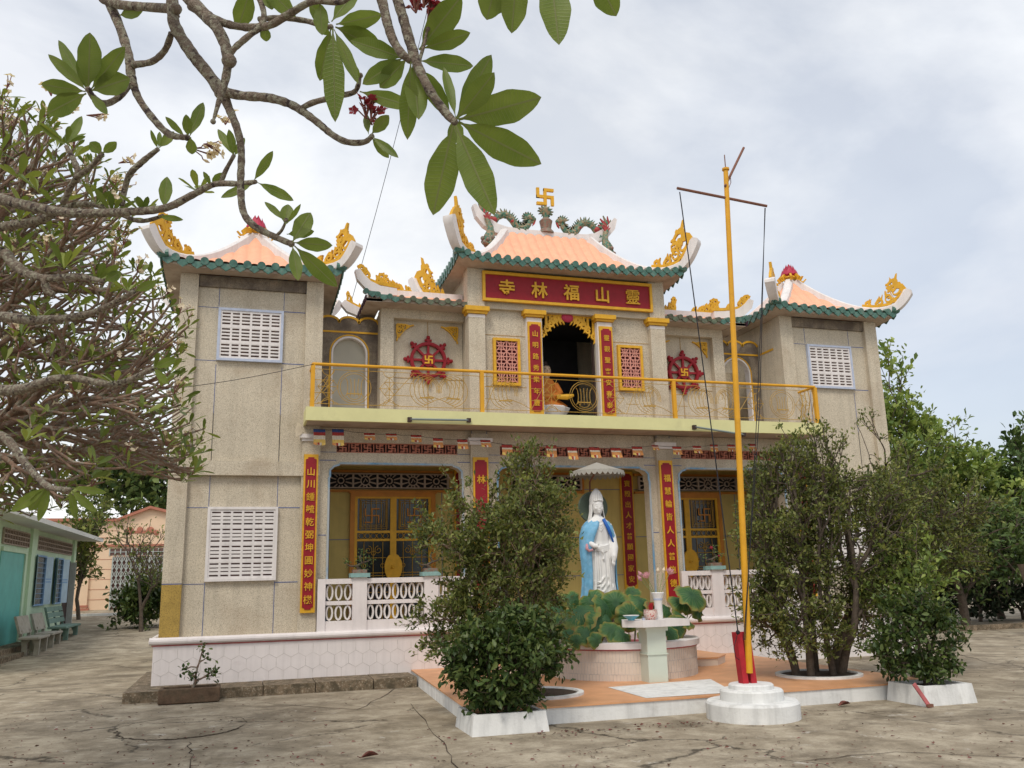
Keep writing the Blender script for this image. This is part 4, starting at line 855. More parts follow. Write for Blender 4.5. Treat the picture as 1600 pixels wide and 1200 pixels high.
for a, b in ((-5.14, -2.42), (-.88, .88), (2.42, 5.14)):
    nn = max(3, int(round((b-a)/.52))); cw = (b-a)/nn; fz = MB()
    fz.m('dark_inside').box(CX+a, CX+b, 19.985, 19.992, 3.98, 4.34); fz.m('lattice_grey')
    for i in range(nn):
        x = CX+a+cw*(i+.5); z_ = 4.16; q = XZ(19.93)
        fz.box(x-cw/2-.02, x-cw/2+.02, 19.90, 19.97, 3.99, 4.33)
        if i == nn-1: fz.box(x+cw/2-.02, x+cw/2+.02, 19.90, 19.97, 3.99, 4.33)
        fz.box(x-cw/2+.02, x+cw/2-.02, 19.90, 19.97, 3.99, 4.015); fz.box(x-cw/2+.02, x+cw/2-.02, 19.90, 19.97, 4.305, 4.33)
        fz.ribbon(circ(x, z_, .10 if i % 2 else .065, n=14), .025, .05, q)
        for t_ in range(12):
            aa = R(30*t_+15); c_, s_ = math.cos(aa), math.sin(aa); r1 = min((cw/2-.02)/max(.01, abs(c_)), .15/max(.01, abs(s_)))
            fz.ribbon([(x+.11*c_, z_+.11*s_), (x+r1*c_, z_+r1*s_)], [.02, .035], .04+.001*t_, q)
        if i % 2: fz.ribbon([(x-.04, z_-.04), (x, z_+.05), (x+.05, z_-.02)], .02, .045, q)
    fz.build('carved_frieze', bwo, label='pierced grey frieze high on the back wall')
for s in (-1, 1):
    couplet(CX+s*2.09-.17, CX+s*2.09+.17, 1.62, 4.45, 19.99, '寶殿出人才普願國家安' if s > 0 else '', 'dark red couplet board on the back wall, %s of the middle' % ('right' if s > 0 else 'left'), red='dark_red_paint', size=.19, top=4.15, bot=1.85)
    x0_, x1_ = sorted((CX+s*2.72, CX+s*4.65)); c = (x0_+x1_)/2
    d = MB().m('glass_dark').box(x0_+.1, x1_-.1, 19.96, 19.975, .97, 3.8); dr = d.build('double_door', temple, label='%s double door with gold ironwork' % ('left' if s < 0 else 'right'))
    f = MB().m('orange_wood').box(x0_, x0_+.10, 19.90, 20.0, .97, 3.88).box(x1_-.10, x1_, 19.90, 20.0, .97, 3.88).box(x0_+.1, x1_-.1, 19.90, 20.0, 3.80, 3.88).box(x0_-.03, x1_+.03, 19.88, 20.0, 3.88, 3.93); f.build('frame', dr)
    f = MB().m('gold_paint')
    f.box(c-.07, c+.07, 19.91, 19.955, .97, 3.76); f.box(x0_+.1, x0_+.16, 19.915, 19.955, .97, 3.76).box(x1_-.16, x1_-.10, 19.915, 19.955, .97, 3.76)
    f.box(x0_+.1, x1_-.1, 19.912, 19.957, 3.76, 3.8)
    for zz in (3.02, 2.84): f.box(x0_+.16, c-.07, 19.92, 19.955, zz-.025, zz+.025); f.box(c+.07, x1_-.16, 19.92, 19.955, zz-.025, zz+.025)
    f.build('stile', dr)
    f = MB().m('gold_paint').prism([(c+.20*math.cos(R(a_))*(.82 if abs(math.sin(R(a_))) > .9 else 1), 2.24+.30*math.sin(R(a_))) for a_ in range(0, 360, 20)], 19.86, 19.905); f.ball((c-.02, 19.85, 2.24), .04); f.build('lock_plate', dr)
    for x in (c-.48, c+.48): e = MB().m('orange_wood'); swastika(e, XZ(19.93), x, 3.38, .15, .02, .09); e.build('emblem', dr)
    g_ = MB().m('iron_gold'); 
    def gi(p): g_.tube([(a_, 19.94, b_) for a_, b_ in p], .008, 4, False)
    for sg in (-1, 1):
        xa_, xb_ = sorted((c+sg*.09, c+sg*.79)); m_ = (xa_+xb_)/2
        for k in range(3): i_ = .04+.04*k; gi([(xa_+i_, 3.05+i_), (xb_-i_, 3.05+i_), (xb_-i_, 3.78-i_), (xa_+i_, 3.78-i_), (xa_+i_, 3.05+i_)])
        for x in (xa_+.14, m_, xb_-.14): gi([(x, .97), (x, 2.8)])
        for zz in (1.7, 2.06, 2.12, 2.45): gi([(xa_, zz), (xb_, zz)])
        for x, zz in ((m_-.11, 2.62), (m_+.11, 2.62), (m_-.11, 1.86), (m_+.11, 1.86)): gi(spiral(x, zz, .09, 90, 1.3 if x > m_ else -1.3))
        for x, zz in ((xa_+.14, 2.28), (xb_-.14, 2.28), (m_, 2.55)): gi(circ(x, zz, .045, n=8))
        for k in range(5): gi(circ(xa_+.08+k*.135, 2.93, .06, 0, 180, 6)); gi(circ(xa_+.08+k*.135, 2.93, .06, 180, 360, 6))
        for k in range(6): gi([(xa_+.06+k*.115, 3.06), (xa_+.06+k*.115, 3.74)])
    g_.build('iron_grille', dr)
    # balustrade of this bay
    xa_, xb_ = sorted((CX+s*5.46, CX+s*2.38)); posts = [xa_+.05, CX+s*4.67, CX+s*3.24, xb_-.05]; posts.sort()
    b = MB().m('white_pink').box(xa_, xb_, 17.88, 18.06, .97, 1.20).box(xa_, xb_, 17.86, 18.08, 1.90, 2.0).box(xa_, xb_, 17.90, 18.04, 1.50, 1.575)
    ba = b.build('balustrade', temple, label='white ring balustrade in the %s bay' % ('left' if s < 0 else 'right'))
    for i, x in enumerate(posts):
        w_ = .075 if i in (0, 3) else .14
        p_ = MB().m('white_pink').box(x-w_, x+w_, 17.85, 18.09, .97, 2.0+(.0 if i in (0, 3) else .02))
        if i in (1, 2): p_.m('teal_cap').box(x-w_-.05, x+w_+.05, 17.80, 18.14, 2.02, 2.10)
        p_.build('baluster_post', ba)
    for i in range(3):
        rn = MB().m('white_paint')
        l0 = posts[i]+(.075 if i == 0 else .14); l1 = posts[i+1]-(.075 if i == 2 else .14); nn = max(2, int(round((l1-l0)/.165))); cw = (l1-l0)/nn
        for j in range(nn):
            x = l0+cw*(j+.5)
            for zz, hh_ in ((1.35, .15), (1.74, .16)):
                rn.ribbon([(x+cw*.33*math.cos(R(a_)), zz+(hh_-.02)*math.sin(R(a_))) for a_ in range(0, 361, 30)], .032, .09, XZ(17.97))
                rn.box(x-.012, x+.012, 17.95, 17.99, zz+hh_-.005, zz+hh_+.015); rn.box(x-.012, x+.012, 17.95, 17.99, zz-hh_-.01, zz-hh_+.005)
        rn.build('ring_panel', ba)
# steps up to the veranda, two low octagonal treads
for i, (hw_, dp, zt) in enumerate(((2.25, 2.3, .36), (1.75, 1.5, .60))):
    yf = 17.85-dp; z0_ = .228 if i == 0 else .379
    st = MB().m('cream_tile').zprism([(CX-hw_, 17.84), (CX-hw_, yf+.5), (CX-hw_+.45, yf), (CX+hw_-.45, yf), (CX+hw_, yf+.5), (CX+hw_, 17.84)], z0_, zt-.004)
    st.m('orange_tile').zprism([(CX-hw_-.02, 17.838), (CX-hw_-.02, yf+.5), (CX-hw_+.44, yf-.02), (CX+hw_-.44, yf-.02), (CX+hw_+.02, yf+.5), (CX+hw_+.02, 17.838)], zt-.003, zt+.02)
    st.build('step', temple)
# rear mass of the temple
MB().m('pebble').box(CX-5.5, CX-4.1, 20.3, 20.6, 5.3, 7.2).box(CX+4.1, CX+5.5, 20.3, 20.6, 5.3, 7.2).box(CX-8.3, CX+8.3, 21.6, 30, 0, 4.6).build('rear_wall', temple)
# tube lamps on the balcony edge
for (p0, p1, lab) in (((641, 655), (732, 656.5), 'grey fluorescent tube lamp on the balcony edge left of the middle'), ((1086, 667), (1162, 679), 'slanting fluorescent tube lamp on the balcony edge, behind the yellow pole')):
    a, b = at(*p0, 17.20), at(*p1, 17.20); root = thing('tube_lamp', (a.x, 17.22, a.z), lab, 'lamp', 'tube lamps on the balcony edge')
    MB().m('tube_grey').tube([a, b], .022, 10).build('tube', root, smooth=40)
    MB().m('wood_dark').box(a.x-.05, a.x+.03, 17.18, 17.25, a.z-.05, a.z+.04).box(b.x-.03, b.x+.05, 17.18, 17.25, b.z-.04, b.z+.04).build('holder', root)
# ================================================================ FORECOURT
# terrace slab
t = MB().m('white_wash').zprism([(2.97, 11.80), (10.35, 11.80), (10.35, 17.84), (3.26, 17.84), (3.22, 16.9)], 0, .205)
t.m('orange_tile').zprism([(2.95, 11.78), (10.37, 11.78), (10.37, 17.845), (3.25, 17.845), (3.205, 16.9)], .2055, .228)
t.m('white_wash').add([(5.53, 13.37, .232), (5.52, 11.95, .232), (6.92, 11.93, .232), (7.45, 13.6, .232)], [(0, 1, 2, 3)])
t.m('grout')
t.build('terrace', kind='structure')
# low kerb along the plinth, left part
kb = MB().m('curb_stone'); x = -1.86; rr = random.Random(3)
while x < 3.15:
    L_ = rr.uniform(.9, 1.5); x2 = min(3.2, x+L_); d = rr.uniform(-.02, .02); kb.box(x, x2-.015, 16.92+d, 17.849, 0, .18+rr.uniform(-.012, .012)); x = x2
kb.box(-1.86, -1.50, 17.85, 21, 0, .17)
kb.build('kerb', kind='structure')
# flagpole
fp = thing('flagpole', (6.72, 11.15, 0), 'tall yellow pole with brown crossarm on a round white stepped base', 'flagpole')
def rough(a, z): return 1+.006*math.sin(7*a+3*z)+.004*math.sin(17*a)
b = MB().m('white_wash'); b.lathe([(.62, 0), (.62, .20), (.60, .23), (.42, .235), (.42, .355), (.405, .375), (.30, .378), (.30, .43), (.285, .445), (.001, .445)], (6.72, 11.15, 0), 40, fn=rough); b.build('base', fp, smooth=30)
top = Vector((6.99, 11.15, 8.08)); bot = Vector((6.70, 11.13, .58))
MB().m('pole_yellow').tube([bot, bot.lerp(top, .5), top], [.047, .043, .037], 16).tube([top, top+Vector((0, 0, .03))], .056, 16).build('pole', fp, smooth=40)
MB().m('rust_brown').tube([top, top+Vector((.0, 0, .26))], .008, 6).build('spike', fp)
pb = MB().m('incense_red')
for dx in (-.062, .066):
    pb.add([(6.70+dx-.045+o_*(.9 if o_ > 0 else 0), y_, z_) if 0 else (6.70+dx+o_+(-.05 if z_ > 1 else 0), y_, z_) for z_ in (.44, 1.12) for o_, y_ in ((-.042, 11.13), (.042, 11.13), (.042, 11.26), (-.042, 11.26))],
           [(3, 2, 1, 0), (4, 5, 6, 7), (0, 1, 5, 4), (1, 2, 6, 5), (2, 3, 7, 6), (3, 0, 4, 7)])
pb.build('pole_bracket', fp)
ca, cb_ = atd(1058, 294, 1), None
arm_l = at(1058, 294, 11.15); arm_r = at(1198, 322, 11.15)
MB().m('rust_brown').tube([arm_l, arm_r], .022, 8).build('crossarm', fp)
g0 = at(1133, 292, 11.12); g1 = at(1162, 231, 11.6)
MB().m('rust_brown').tube([at(1133, 291, 11.12), g1], .02, 8).tube([at(1141, 273, 11.2), at(1142, 285, 11.2), at(1136, 300, 11.12)], .006, 5).build('gaff', fp)
def cord(name, pts, par, r=.009): return MB().m('cord_black').tube(pts, r, 5, False).build(name, par)
def sag(a, b, s, n=10): return [a.lerp(b, i/n)+Vector((s*.4*math.sin(PI*i/n), 0, -s*math.sin(PI*i/n))) for i in range(n+1)]
la, lb = at(1062, 300, 11.15), at(1153, 988, 11.05)
cord('halyard', sag(la, lb, .02), fp)
ra, rb = at(1195, 325, 11.15), at(1162, 1000, 11.05)
cord('halyard', sag(ra, at(1187, 640, 11.12), .0)[:]+[rb], fp, .006); cord('halyard', [ra+Vector((.01, 0, 0)), at(1183, 640, 11.12), rb+Vector((.02, 0, 0))], fp, .006)
MB().m('cord_black').ball(lb, .03).tube([lb, lb+Vector((-.08, 0, -.2)), lb+Vector((-.06, 0, -.33)), lb+Vector((-.01, 0, -.36))], .005, 5).build('cleat', fp)

# statue basin
bc = (6.60, 15.20)
bs = thing('lotus_basin', (bc[0], bc[1], .22), 'round cream tiled basin holding the lotus leaves and the white statue', 'basin')
b = MB().m('cream_tile').lathe([(1.31, .0), (1.31, .50), (1.15, .502), (1.15, .35)], (bc[0], bc[1], .228), 64)
b.m('grout')
for z_ in (.10, .29): b.lathe([(1.312, z_), (1.314, z_), (1.314, z_+.006), (1.312, z_+.006)], (bc[0], bc[1], .228), 64)
for r_, (z0, z1) in enumerate(((0, .10), (.106, .29), (.296, .5))):
    for k in range(70):
        a = R(180)+PI*(k+.5*(r_ % 2))/70; x, y = bc[0]+1.313*math.cos(a), bc[1]+1.313*math.sin(a); b.tube([(x, y, .228+z0), (x, y, .228+z1)], .0028, 4, False)
b.build('tiled_wall', bs)
MB().m('white_pink').lathe([(1.30, .50), (1.37, .505), (1.37, .60), (1.12, .61), (1.12, .50)], (bc[0], bc[1], .228), 64).m('red_line').lathe([(1.302, .48), (1.33, .48), (1.33, .503), (1.302, .503)], (bc[0], bc[1], .228), 64).build('rim', bs, smooth=30)
MB().m('soil').lathe([(1.14, .40), (1.14, .46), (.001, .46)], (bc[0], bc[1], .228), 40).build('soil', bs)
MB().m('white_paint').lathe([(.50, 0), (.48, .10), (.40, .14), (.40, .62), (.47, .66), (.45, .74), (.001, .745)], (6.27, 15.35, .68), 24).build('pedestal', bs, smooth=40)
# lotus plants : leaves on stalks
def lotus_leaf(par, base, tip, r, nrm, cup):
    """round wavy leaf on a stalk; nrm = direction the leaf's face looks"""
    m_ = MB().m('lotus_leaf'); n = Vector(nrm).normalized(); u = n.orthogonal().normalized(); v = n.cross(u); S = 40; K = 6; ph = random.uniform(0, 6); vs = [Vector(tip)]; uv = [(0, 0)]
    dr = Vector((0, 0, -1))
    for k in range(1, K+1):
        f = k/K
        for i in range(S):
            a = 2*PI*i/S; q = r*f*(1+.03*math.sin(5*a+ph)*f+.02*math.sin(11*a))*(1-.30*max(0, math.cos(a-ph))**24); w_ = cup*r*f*f*(.45+.22*math.sin(2*a+ph)+.10*math.sin(5*a+ph*2)*f)-.10*r*(1-f)**2+.02*r*math.cos(16*a)*f+.09*r*math.sin(9*a+ph)*f**3
            vs.append(Vector(tip)+u*q*math.cos(a)+v*q*math.sin(a)-n*w_+dr*r*.25*f*f*max(0, -(u*math.cos(a)+v*math.sin(a)).z*-1)*.6); uv.append((f, i/S))
    fs = [(0, 1+i, 1+(i+1) % S) for i in range(S)]+[(1+(k-1)*S+i, 1+k*S+i, 1+k*S+(i+1) % S, 1+(k-1)*S+(i+1) % S) for k in range(1, K) for i in range(S)]
    m_.add(vs, fs); o = m_.build('leaf', par, smooth=True)
    l = o.data.uv_layers.new(name='UVMap'); vi = np.zeros(len(o.data.loops), dtype=np.int32); o.data.loops.foreach_get('vertex_index', vi)
    l.data.foreach_set('uv', np.array(uv, dtype=np.float32)[vi].ravel())
    a, b_ = Vector(base), Vector(tip); MB().m('stalk_green').tube([a, a.lerp(b_, .5)+Vector((random.uniform(-.05, .05), 0, .05)), b_-n*.005], .009, 5, False).build('stalk', o)
leaves = [(905, 955, 38, 14.5, 0), (945, 948, 30, 14.55, 0), (880, 960, 34, 14.7, 0), (935, 975, 32, 14.35, 0), (962, 942, 28, 14.6, 0), (918, 990, 24, 14.2, 0), (955, 985, 24, 14.25, 0), (890, 990, 20, 14.35, 0),
          (985, 962, 30, 14.5, 1), (1000, 940, 26, 14.7, 1), (972, 990, 22, 14.2, 1), (1040, 950, 26, 14.5, 2), (1068, 965, 27, 14.5, 2), (1058, 980, 27, 14.3, 2), (1080, 930, 34, 14.6, 2), (1048, 988, 22, 14.15, 2),
          (1015, 975, 22, 14.4, 1), (1022, 948, 20, 14.6, 1), (932, 1000, 17, 14.1, 0), (900, 1002, 16, 14.2, 0), (1010, 992, 18, 14.2, 1), (868, 945, 24, 15.0, 0), (1065, 940, 26, 14.9, 2), (988, 925, 16, 15.2, 1), (870, 975, 28, 14.7, 0), (925, 938, 26, 14.9, 0), (1090, 950, 26, 14.7, 2), (1028, 962, 20, 14.7, 1), (948, 965, 24, 14.5, 0), (895, 935, 22, 15, 0), (975, 952, 20, 14.8, 1)]
lps = [thing('lotus_plant', (x, 14.7, .68), lab, 'lotus plant', 'lotus plants in the round basin') for x, lab in ((5.75, 'clump of big green lotus leaves below the statue, left in the basin'), (6.7, 'lotus leaves behind the small altar table, middle of the basin'), (7.4, 'yellowing lotus leaves at the right rim of the basin, beside the altar table'))]
for i, (px, py, r_, y_, k) in enumerate(leaves):
    p = at(px, py, y_); tr = 14.0*1372/1372; rr_ = r_*y_/1372*.90
    nx = random.uniform(-.5, .5)+(.5 if k == 2 else 0); bx_ = p.x+random.uniform(-.2, .2)
    lotus_leaf(lps[k], (max(5.6, min(7.6, bx_)), y_+.35, .68), p, rr_, (nx*1.6, -1.0, random.uniform(-.1, 1.5)), random.uniform(.3, .8))
# altar table
tb = thing('altar_table', (6.55, 13.80, .22), 'small white altar table on a square pale green pillar', 'table')
MB().m('white_paint').add([(5.98, 13.72, 1.10), (6.22, 13.42, 1.10), (7.10, 13.52, 1.10), (6.95, 14.0, 1.10), (6.1, 14.02, 1.10), (5.98, 13.72, 1.21), (6.22, 13.42, 1.21), (7.10, 13.52, 1.21), (6.95, 14.0, 1.21), (6.1, 14.02, 1.21)],
    [(4, 3, 2, 1, 0), (5, 6, 7, 8, 9), (0, 1, 6, 5), (1, 2, 7, 6), (2, 3, 8, 7), (3, 4, 9, 8), (4, 0, 5, 9)]).build('table_top', tb)
MB().m('mint_paint').box(6.36, 6.70, 13.62, 13.94, .228, .655).box(6.34, 6.72, 13.60, 13.96, .655, .672).box(6.36, 6.70, 13.62, 13.94, .672, 1.03).box(6.33, 6.73, 13.59, 13.97, 1.03, 1.10).build('pillar', tb)
# things on the table
vz = thing('flower_vase', (6.66, 13.75, 1.21), 'tall white vase on the altar table', 'vase')
MB().m('statue_white').lathe([(.065, 0), (.07, .05), (.065, .2), (.075, .33), (.11, .42), (.10, .43), (.06, .38)], (6.66, 13.75, 1.21), 16).build('body', vz, smooth=40)
MB().m('pale_blue').lathe([(.073, .30), (.078, .31), (.078, .33), (.073, .34)], (6.66, 13.75, 1.21), 16).build('band', vz)
for i, (px, py, op) in enumerate(((1003, 901, 0), (1012, 904, 1), (1003, 908, 0), (1045, 898, 1), (1028, 897, 2), (1036, 896, 2))):
    e = at(px, py, 13.75+.05*(i % 3)); b0 = Vector((6.66, 13.75, 1.50))
    lab = ['pink lotus bud in the white vase, topmost on the left', 'open pink lotus bloom left in the white vase', 'pale lotus bud in the vase, lowest on the left', 'open pink lotus bloom right in the white vase', 'cream lotus bud standing over the middle of the vase', 'cream lotus bud next to the right pink bloom'][i]
    f = thing('lotus_flower', e, lab, 'flower', 'lotus flowers in the white vase')
    pt = MB().m('petal_white' if op == 2 else 'petal_pink'); d0 = (e-b0).normalized(); u = d0.orthogonal().normalized(); v = d0.cross(u)
    for ring, (n_, sp, ln) in enumerate(((6, .055 if op == 1 else .03, .11), (5, .03 if op == 1 else .02, .12), (3, .012, .12))):
        for k in range(n_):
            a = 2*PI*(k+.5*ring)/n_; r_ = u*math.cos(a)+v*math.sin(a); w_ = d0.cross(r_)*.024
            pt.add([e, e+r_*sp*.9+d0*ln*.5+w_, e+r_*sp*.9+d0*ln*.5-w_, e+r_*sp*(1.5 if op == 1 else .25)+d0*ln, e+r_*sp*1.2+d0*ln*.45], [(0, 1, 4), (0, 4, 2), (1, 3, 4), (4, 3, 2)])
    pt.build('petals', f); MB().m('stalk_green').tube([b0, b0.lerp(e, .5)+Vector((0, 0, .02)), e], .005, 5).build('stalk', f)
bo = thing('incense_bowl', (6.44, 13.60, 1.21), 'patterned white and red incense bowl on the altar table', 'bowl')
MB().m('bowl_pattern').lathe([(.07, 0), (.10, .03), (.115, .09), (.11, .15), (.118, .16), (.10, .16), (.09, .08), (.001, .07)], (6.44, 13.60, 1.21), 20).build('body', bo, smooth=40)
s_ = MB().m('incense_red')
for i in range(26): a = random.uniform(0, 6.28); q = random.uniform(0, .06); s_.tube([(6.44+q*.5*math.cos(a), 13.6+q*.5*math.sin(a), 1.28), (6.44+q*1.3*math.cos(a), 13.6+q*1.3*math.sin(a), 1.47+random.uniform(-.03, .03))], .004, 4, False)
s_.build('incense_sticks', bo)
dp = thing('offering_dish', (6.10, 13.62, 1.21), 'shallow blue dish on the left of the altar table', 'dish')
MB().m('plate_blue').lathe([(.05, 0), (.06, .02), (.13, .07), (.125, .08), (.05, .03), (.001, .03)], (6.10, 13.62, 1.21), 20).build('dish', dp, smooth=40)
MB().m('statue_white').lathe([(.10, .065), (.133, .075), (.136, .08), (.128, .083)], (6.10, 13.62, 1.21), 20).build('rim', dp)
cu = thing('small_cup', (6.29, 13.56, 1.21), 'tiny glass cup between dish and incense bowl', 'cup'); MB().m('pale_blue').lathe([(.02, 0), (.03, .06), (.028, .06), (.018, .01), (.001, .01)], (6.29, 13.56, 1.21), 12).build('cup', cu, smooth=40)
MB().m('ceramic_brown').lathe([(.031, .04), (.033, .05), (.031, .06)], (6.29, 13.56, 1.21), 12).build('rim', cu)

# parasol above the statue
pa = thing('parasol', (6.33, 15.35, 1.4), 'pale scalloped sun shade above the white statue', 'parasol')
pc = (6.33, 15.35); n = 32; vs = [(pc[0], pc[1], 4.03)]
for i in range(n): a = 2*PI*i/n; vs.append((pc[0]+.50*math.cos(a), pc[1]+.50*math.sin(a), 3.85))
m_ = MB().m('umbrella_cloth').add(vs, [(0, 1+i, 1+(i+1) % n) for i in range(n)]); q = MB().m('umbrella_cloth')
for i in range(n):
    a0, a1 = 2*PI*i/n, 2*PI*(i+1)/n; P = []
    for k in range(7): a = a0+(a1-a0)*k/6; P.append((pc[0]+.502*math.cos(a), pc[1]+.502*math.sin(a), 3.85))
    for k in range(6, -1, -1): a = a0+(a1-a0)*k/6; P.append((pc[0]+.515*math.cos(a), pc[1]+.515*math.sin(a), 3.80-.05*math.sin(PI*k/6)))
    q.add(P, [(k, k+1, 12-k, 13-k) for k in range(6)])
m_.build('canopy', pa); q.build('valance', pa)
MB().m('rust_brown').tube([(6.33, 15.75, 1.4), (6.33, 15.75, 3.7), (6.33, 15.35, 3.9)], .02, 8).build('pole', pa)

# white statue
st = thing('standing_statue', (6.27, 15.30, 1.42), 'white veiled statue in a light blue cloak standing over the lotus basin', 'statue')
sx, sy, sz = 6.27, 15.30, 1.40
def loft(mb, secs, seg=40, fold=0, ph=0):
    """secs: (z, cx, cy, rx, ry)"""
    vs = []
    for z_, cx, cy, rx, ry in secs:
        for k in range(seg):
            a = 2*PI*k/seg; f = 1+fold*(math.sin(7*a+ph+z_*1.2)*.5+math.sin(11*a+2*ph)*.5)*(1 if fold else 0)
            vs.append((sx+cx+rx*f*math.cos(a), sy+cy+ry*f*math.sin(a), sz+z_))
    n = len(secs)
    mb.add(vs, [(i*seg+k, i*seg+(k+1) % seg, (i+1)*seg+(k+1) % seg, (i+1)*seg+k) for i in range(n-1) for k in range(seg)]+[tuple(range(seg-1, -1, -1)), tuple((n-1)*seg+k for k in range(seg))])
b = MB().m('statue_white')
loft(b, [(0, .02, 0, .33, .24), (.1, .02, 0, .31, .22), (.4, .02, 0, .27, .19), (.8, .02, 0, .26, .18), (1.05, .02, 0, .25, .165), (1.15, .01, 0, .22, .15), (1.3, .01, 0, .215, .15), (1.42, 0, 0, .23, .155), (1.52, 0, .0, .21, .14), (1.58, 0, 0, .13, .11), (1.62, 0, 0, .075, .08), (1.66, 0, -.01, .065, .07)], fold=.05)
# head
loft(b, [(1.64, 0, -.02, .05, .055), (1.67, 0, -.03, .075, .085), (1.72, 0, -.035, .092, .11), (1.79, 0, -.03, .098, .118), (1.86, 0, -.02, .096, .115), (1.92, 0, -.01, .085, .10), (1.97, 0, 0, .05, .06)], 24)
b.add([(sx+.0, sy-.165, sz+1.755), (sx-.020, sy-.135, sz+1.75), (sx+.020, sy-.135, sz+1.75), (sx, sy-.128, sz+1.835)], [(0, 1, 3), (0, 3, 2), (0, 2, 1)])
for s in (-1, 1):
    b.tube([(sx+s*.022, sy-.137, sz+1.832), (sx+s*.045, sy-.136, sz+1.838), (sx+s*.07, sy-.122, sz+1.828)], .007, 6)
    b.tube([(sx+s*.02, sy-.136, sz+1.803), (sx+s*.044, sy-.137, sz+1.796), (sx+s*.066, sy-.124, sz+1.803)], .008, 6); b.ball((sx+s*.05, sy-.10, sz+1.75), .04, seg=10, rings=6)
b.tube([(sx-.028, sy-.135, sz+1.722), (sx, sy-.145, sz+1.718), (sx+.028, sy-.135, sz+1.722)], .009, 6); b.ball((sx, sy-.118, sz+1.688), .03, seg=10, rings=6)
# arms : right arm bent holding a vase, left arm hanging with the palm out
b.tube([(sx-.18, sy, sz+1.46), (sx-.22, sy-.04, sz+1.28), (sx-.21, sy-.12, sz+1.12), (sx-.16, sy-.22, sz+1.06), (sx-.10, sy-.25, sz+1.05)], [.07, .065, .06, .045, .033], 12)
b.tube([(sx+.20, sy, sz+1.46), (sx+.26, sy-.03, sz+1.25), (sx+.25, sy-.12, sz+1.02), (sx+.21, sy-.20, sz+.86), (sx+.20, sy-.22, sz+.78)], [.075, .08, .085, .06, .03], 12)
b.add([(sx+.17, sy-.10, sz+1.05), (sx+.32, sy-.08, sz+1.05), (sx+.30, sy-.02, sz+.45), (sx+.24, sy-.04, sz+.38), (sx+.17, sy-.12, sz+.55), (sx+.2, sy-.02, sz+1.0)], [(0, 1, 2, 3, 4), (0, 4, 3, 5), (5, 3, 2, 1), (0, 5, 1)])
for i, (dx, ln) in enumerate(((-.022, .085), (-.007, .10), (.008, .095), (.022, .08))):
    b.tube([(sx+.195+dx, sy-.225, sz+.79), (sx+.195+dx, sy-.235, sz+.79-ln*.5), (sx+.195+dx, sy-.225, sz+.79-ln)], [.011, .010, .007], 6)
    b.tube([(sx-.11+dx*.3, sy-.25+dx, sz+1.05+dx), (sx-.075, sy-.28+dx*.6, sz+1.06+dx), (sx-.085, sy-.26+dx*.6, sz+1.075+dx)], [.011, .010, .008], 6)
b.tube([(sx+.17, sy-.22, sz+.80), (sx+.155, sy-.235, sz+.76), (sx+.16, sy-.235, sz+.73)], [.012, .010, .008], 6); b.tube([(sx-.13, sy-.25, sz+1.08), (sx-.11, sy-.28, sz+1.10), (sx-.09, sy-.28, sz+1.10)], [.012, .010, .008], 6)
# sash, girdle folds, hem folds
for k in range(4): b.tube([(sx-.20+.02*k, sy-.10-.02*k, sz+1.12-.025*k), (sx-.1, sy-.165, sz+1.08-.03*k), (sx+.02, sy-.18, sz+1.06-.035*k), (sx+.12, sy-.16, sz+1.08-.03*k), (sx+.2, sy-.09, sz+1.12-.025*k)], .014, 6)
for k, (z_, x_) in enumerate(((.50, -.08), (.42, -.05), (.34, -.02), (.16, .0), (.25, .06))): b.tube([(sx+x_-.12, sy-.175, sz+z_-.05), (sx+x_, sy-.215, sz+z_-.09), (sx+x_+.10, sy-.20, sz+z_+.03), (sx+x_+.14, sy-.17, sz+z_+.14)], [.01, .02, .016, .006], 6)
for x_ in (-.14, -.06, .03, .11): b.tube([(sx+x_, sy-.165, sz+1.0), (sx+x_*1.05, sy-.195, sz+.6), (sx+x_*1.3, sy-.20, sz+.05)], [.012, .022, .028], 6)
b.tube([(sx+.0, sy-.18, sz+1.0), (sx+.01, sy-.21, sz+.9), (sx+.0, sy-.22, sz+.84)], [.008, .01, .016], 6); b.ball((sx, sy-.22, sz+.83), .02)
for k in range(3): b.tube([(sx-.09, sy-.13, sz+1.50-.03*k), (sx, sy-.165, sz+1.44-.05*k), (sx+.09, sy-.13, sz+1.50-.03*k)], .008, 6)
o = b.build('body', st)
md = o.modifiers.new('r', 'REMESH'); md.mode = 'VOXEL'; md.voxel_size = .0105; md.use_smooth_shade = True
sm = o.modifiers.new('s', 'SMOOTH'); sm.factor = .5; sm.iterations = 2
dg = bpy.context.evaluated_depsgraph_get(); dg.update(); me = bpy.data.meshes.new_from_object(o.evaluated_get(dg)); o.modifiers.clear(); o.data = me
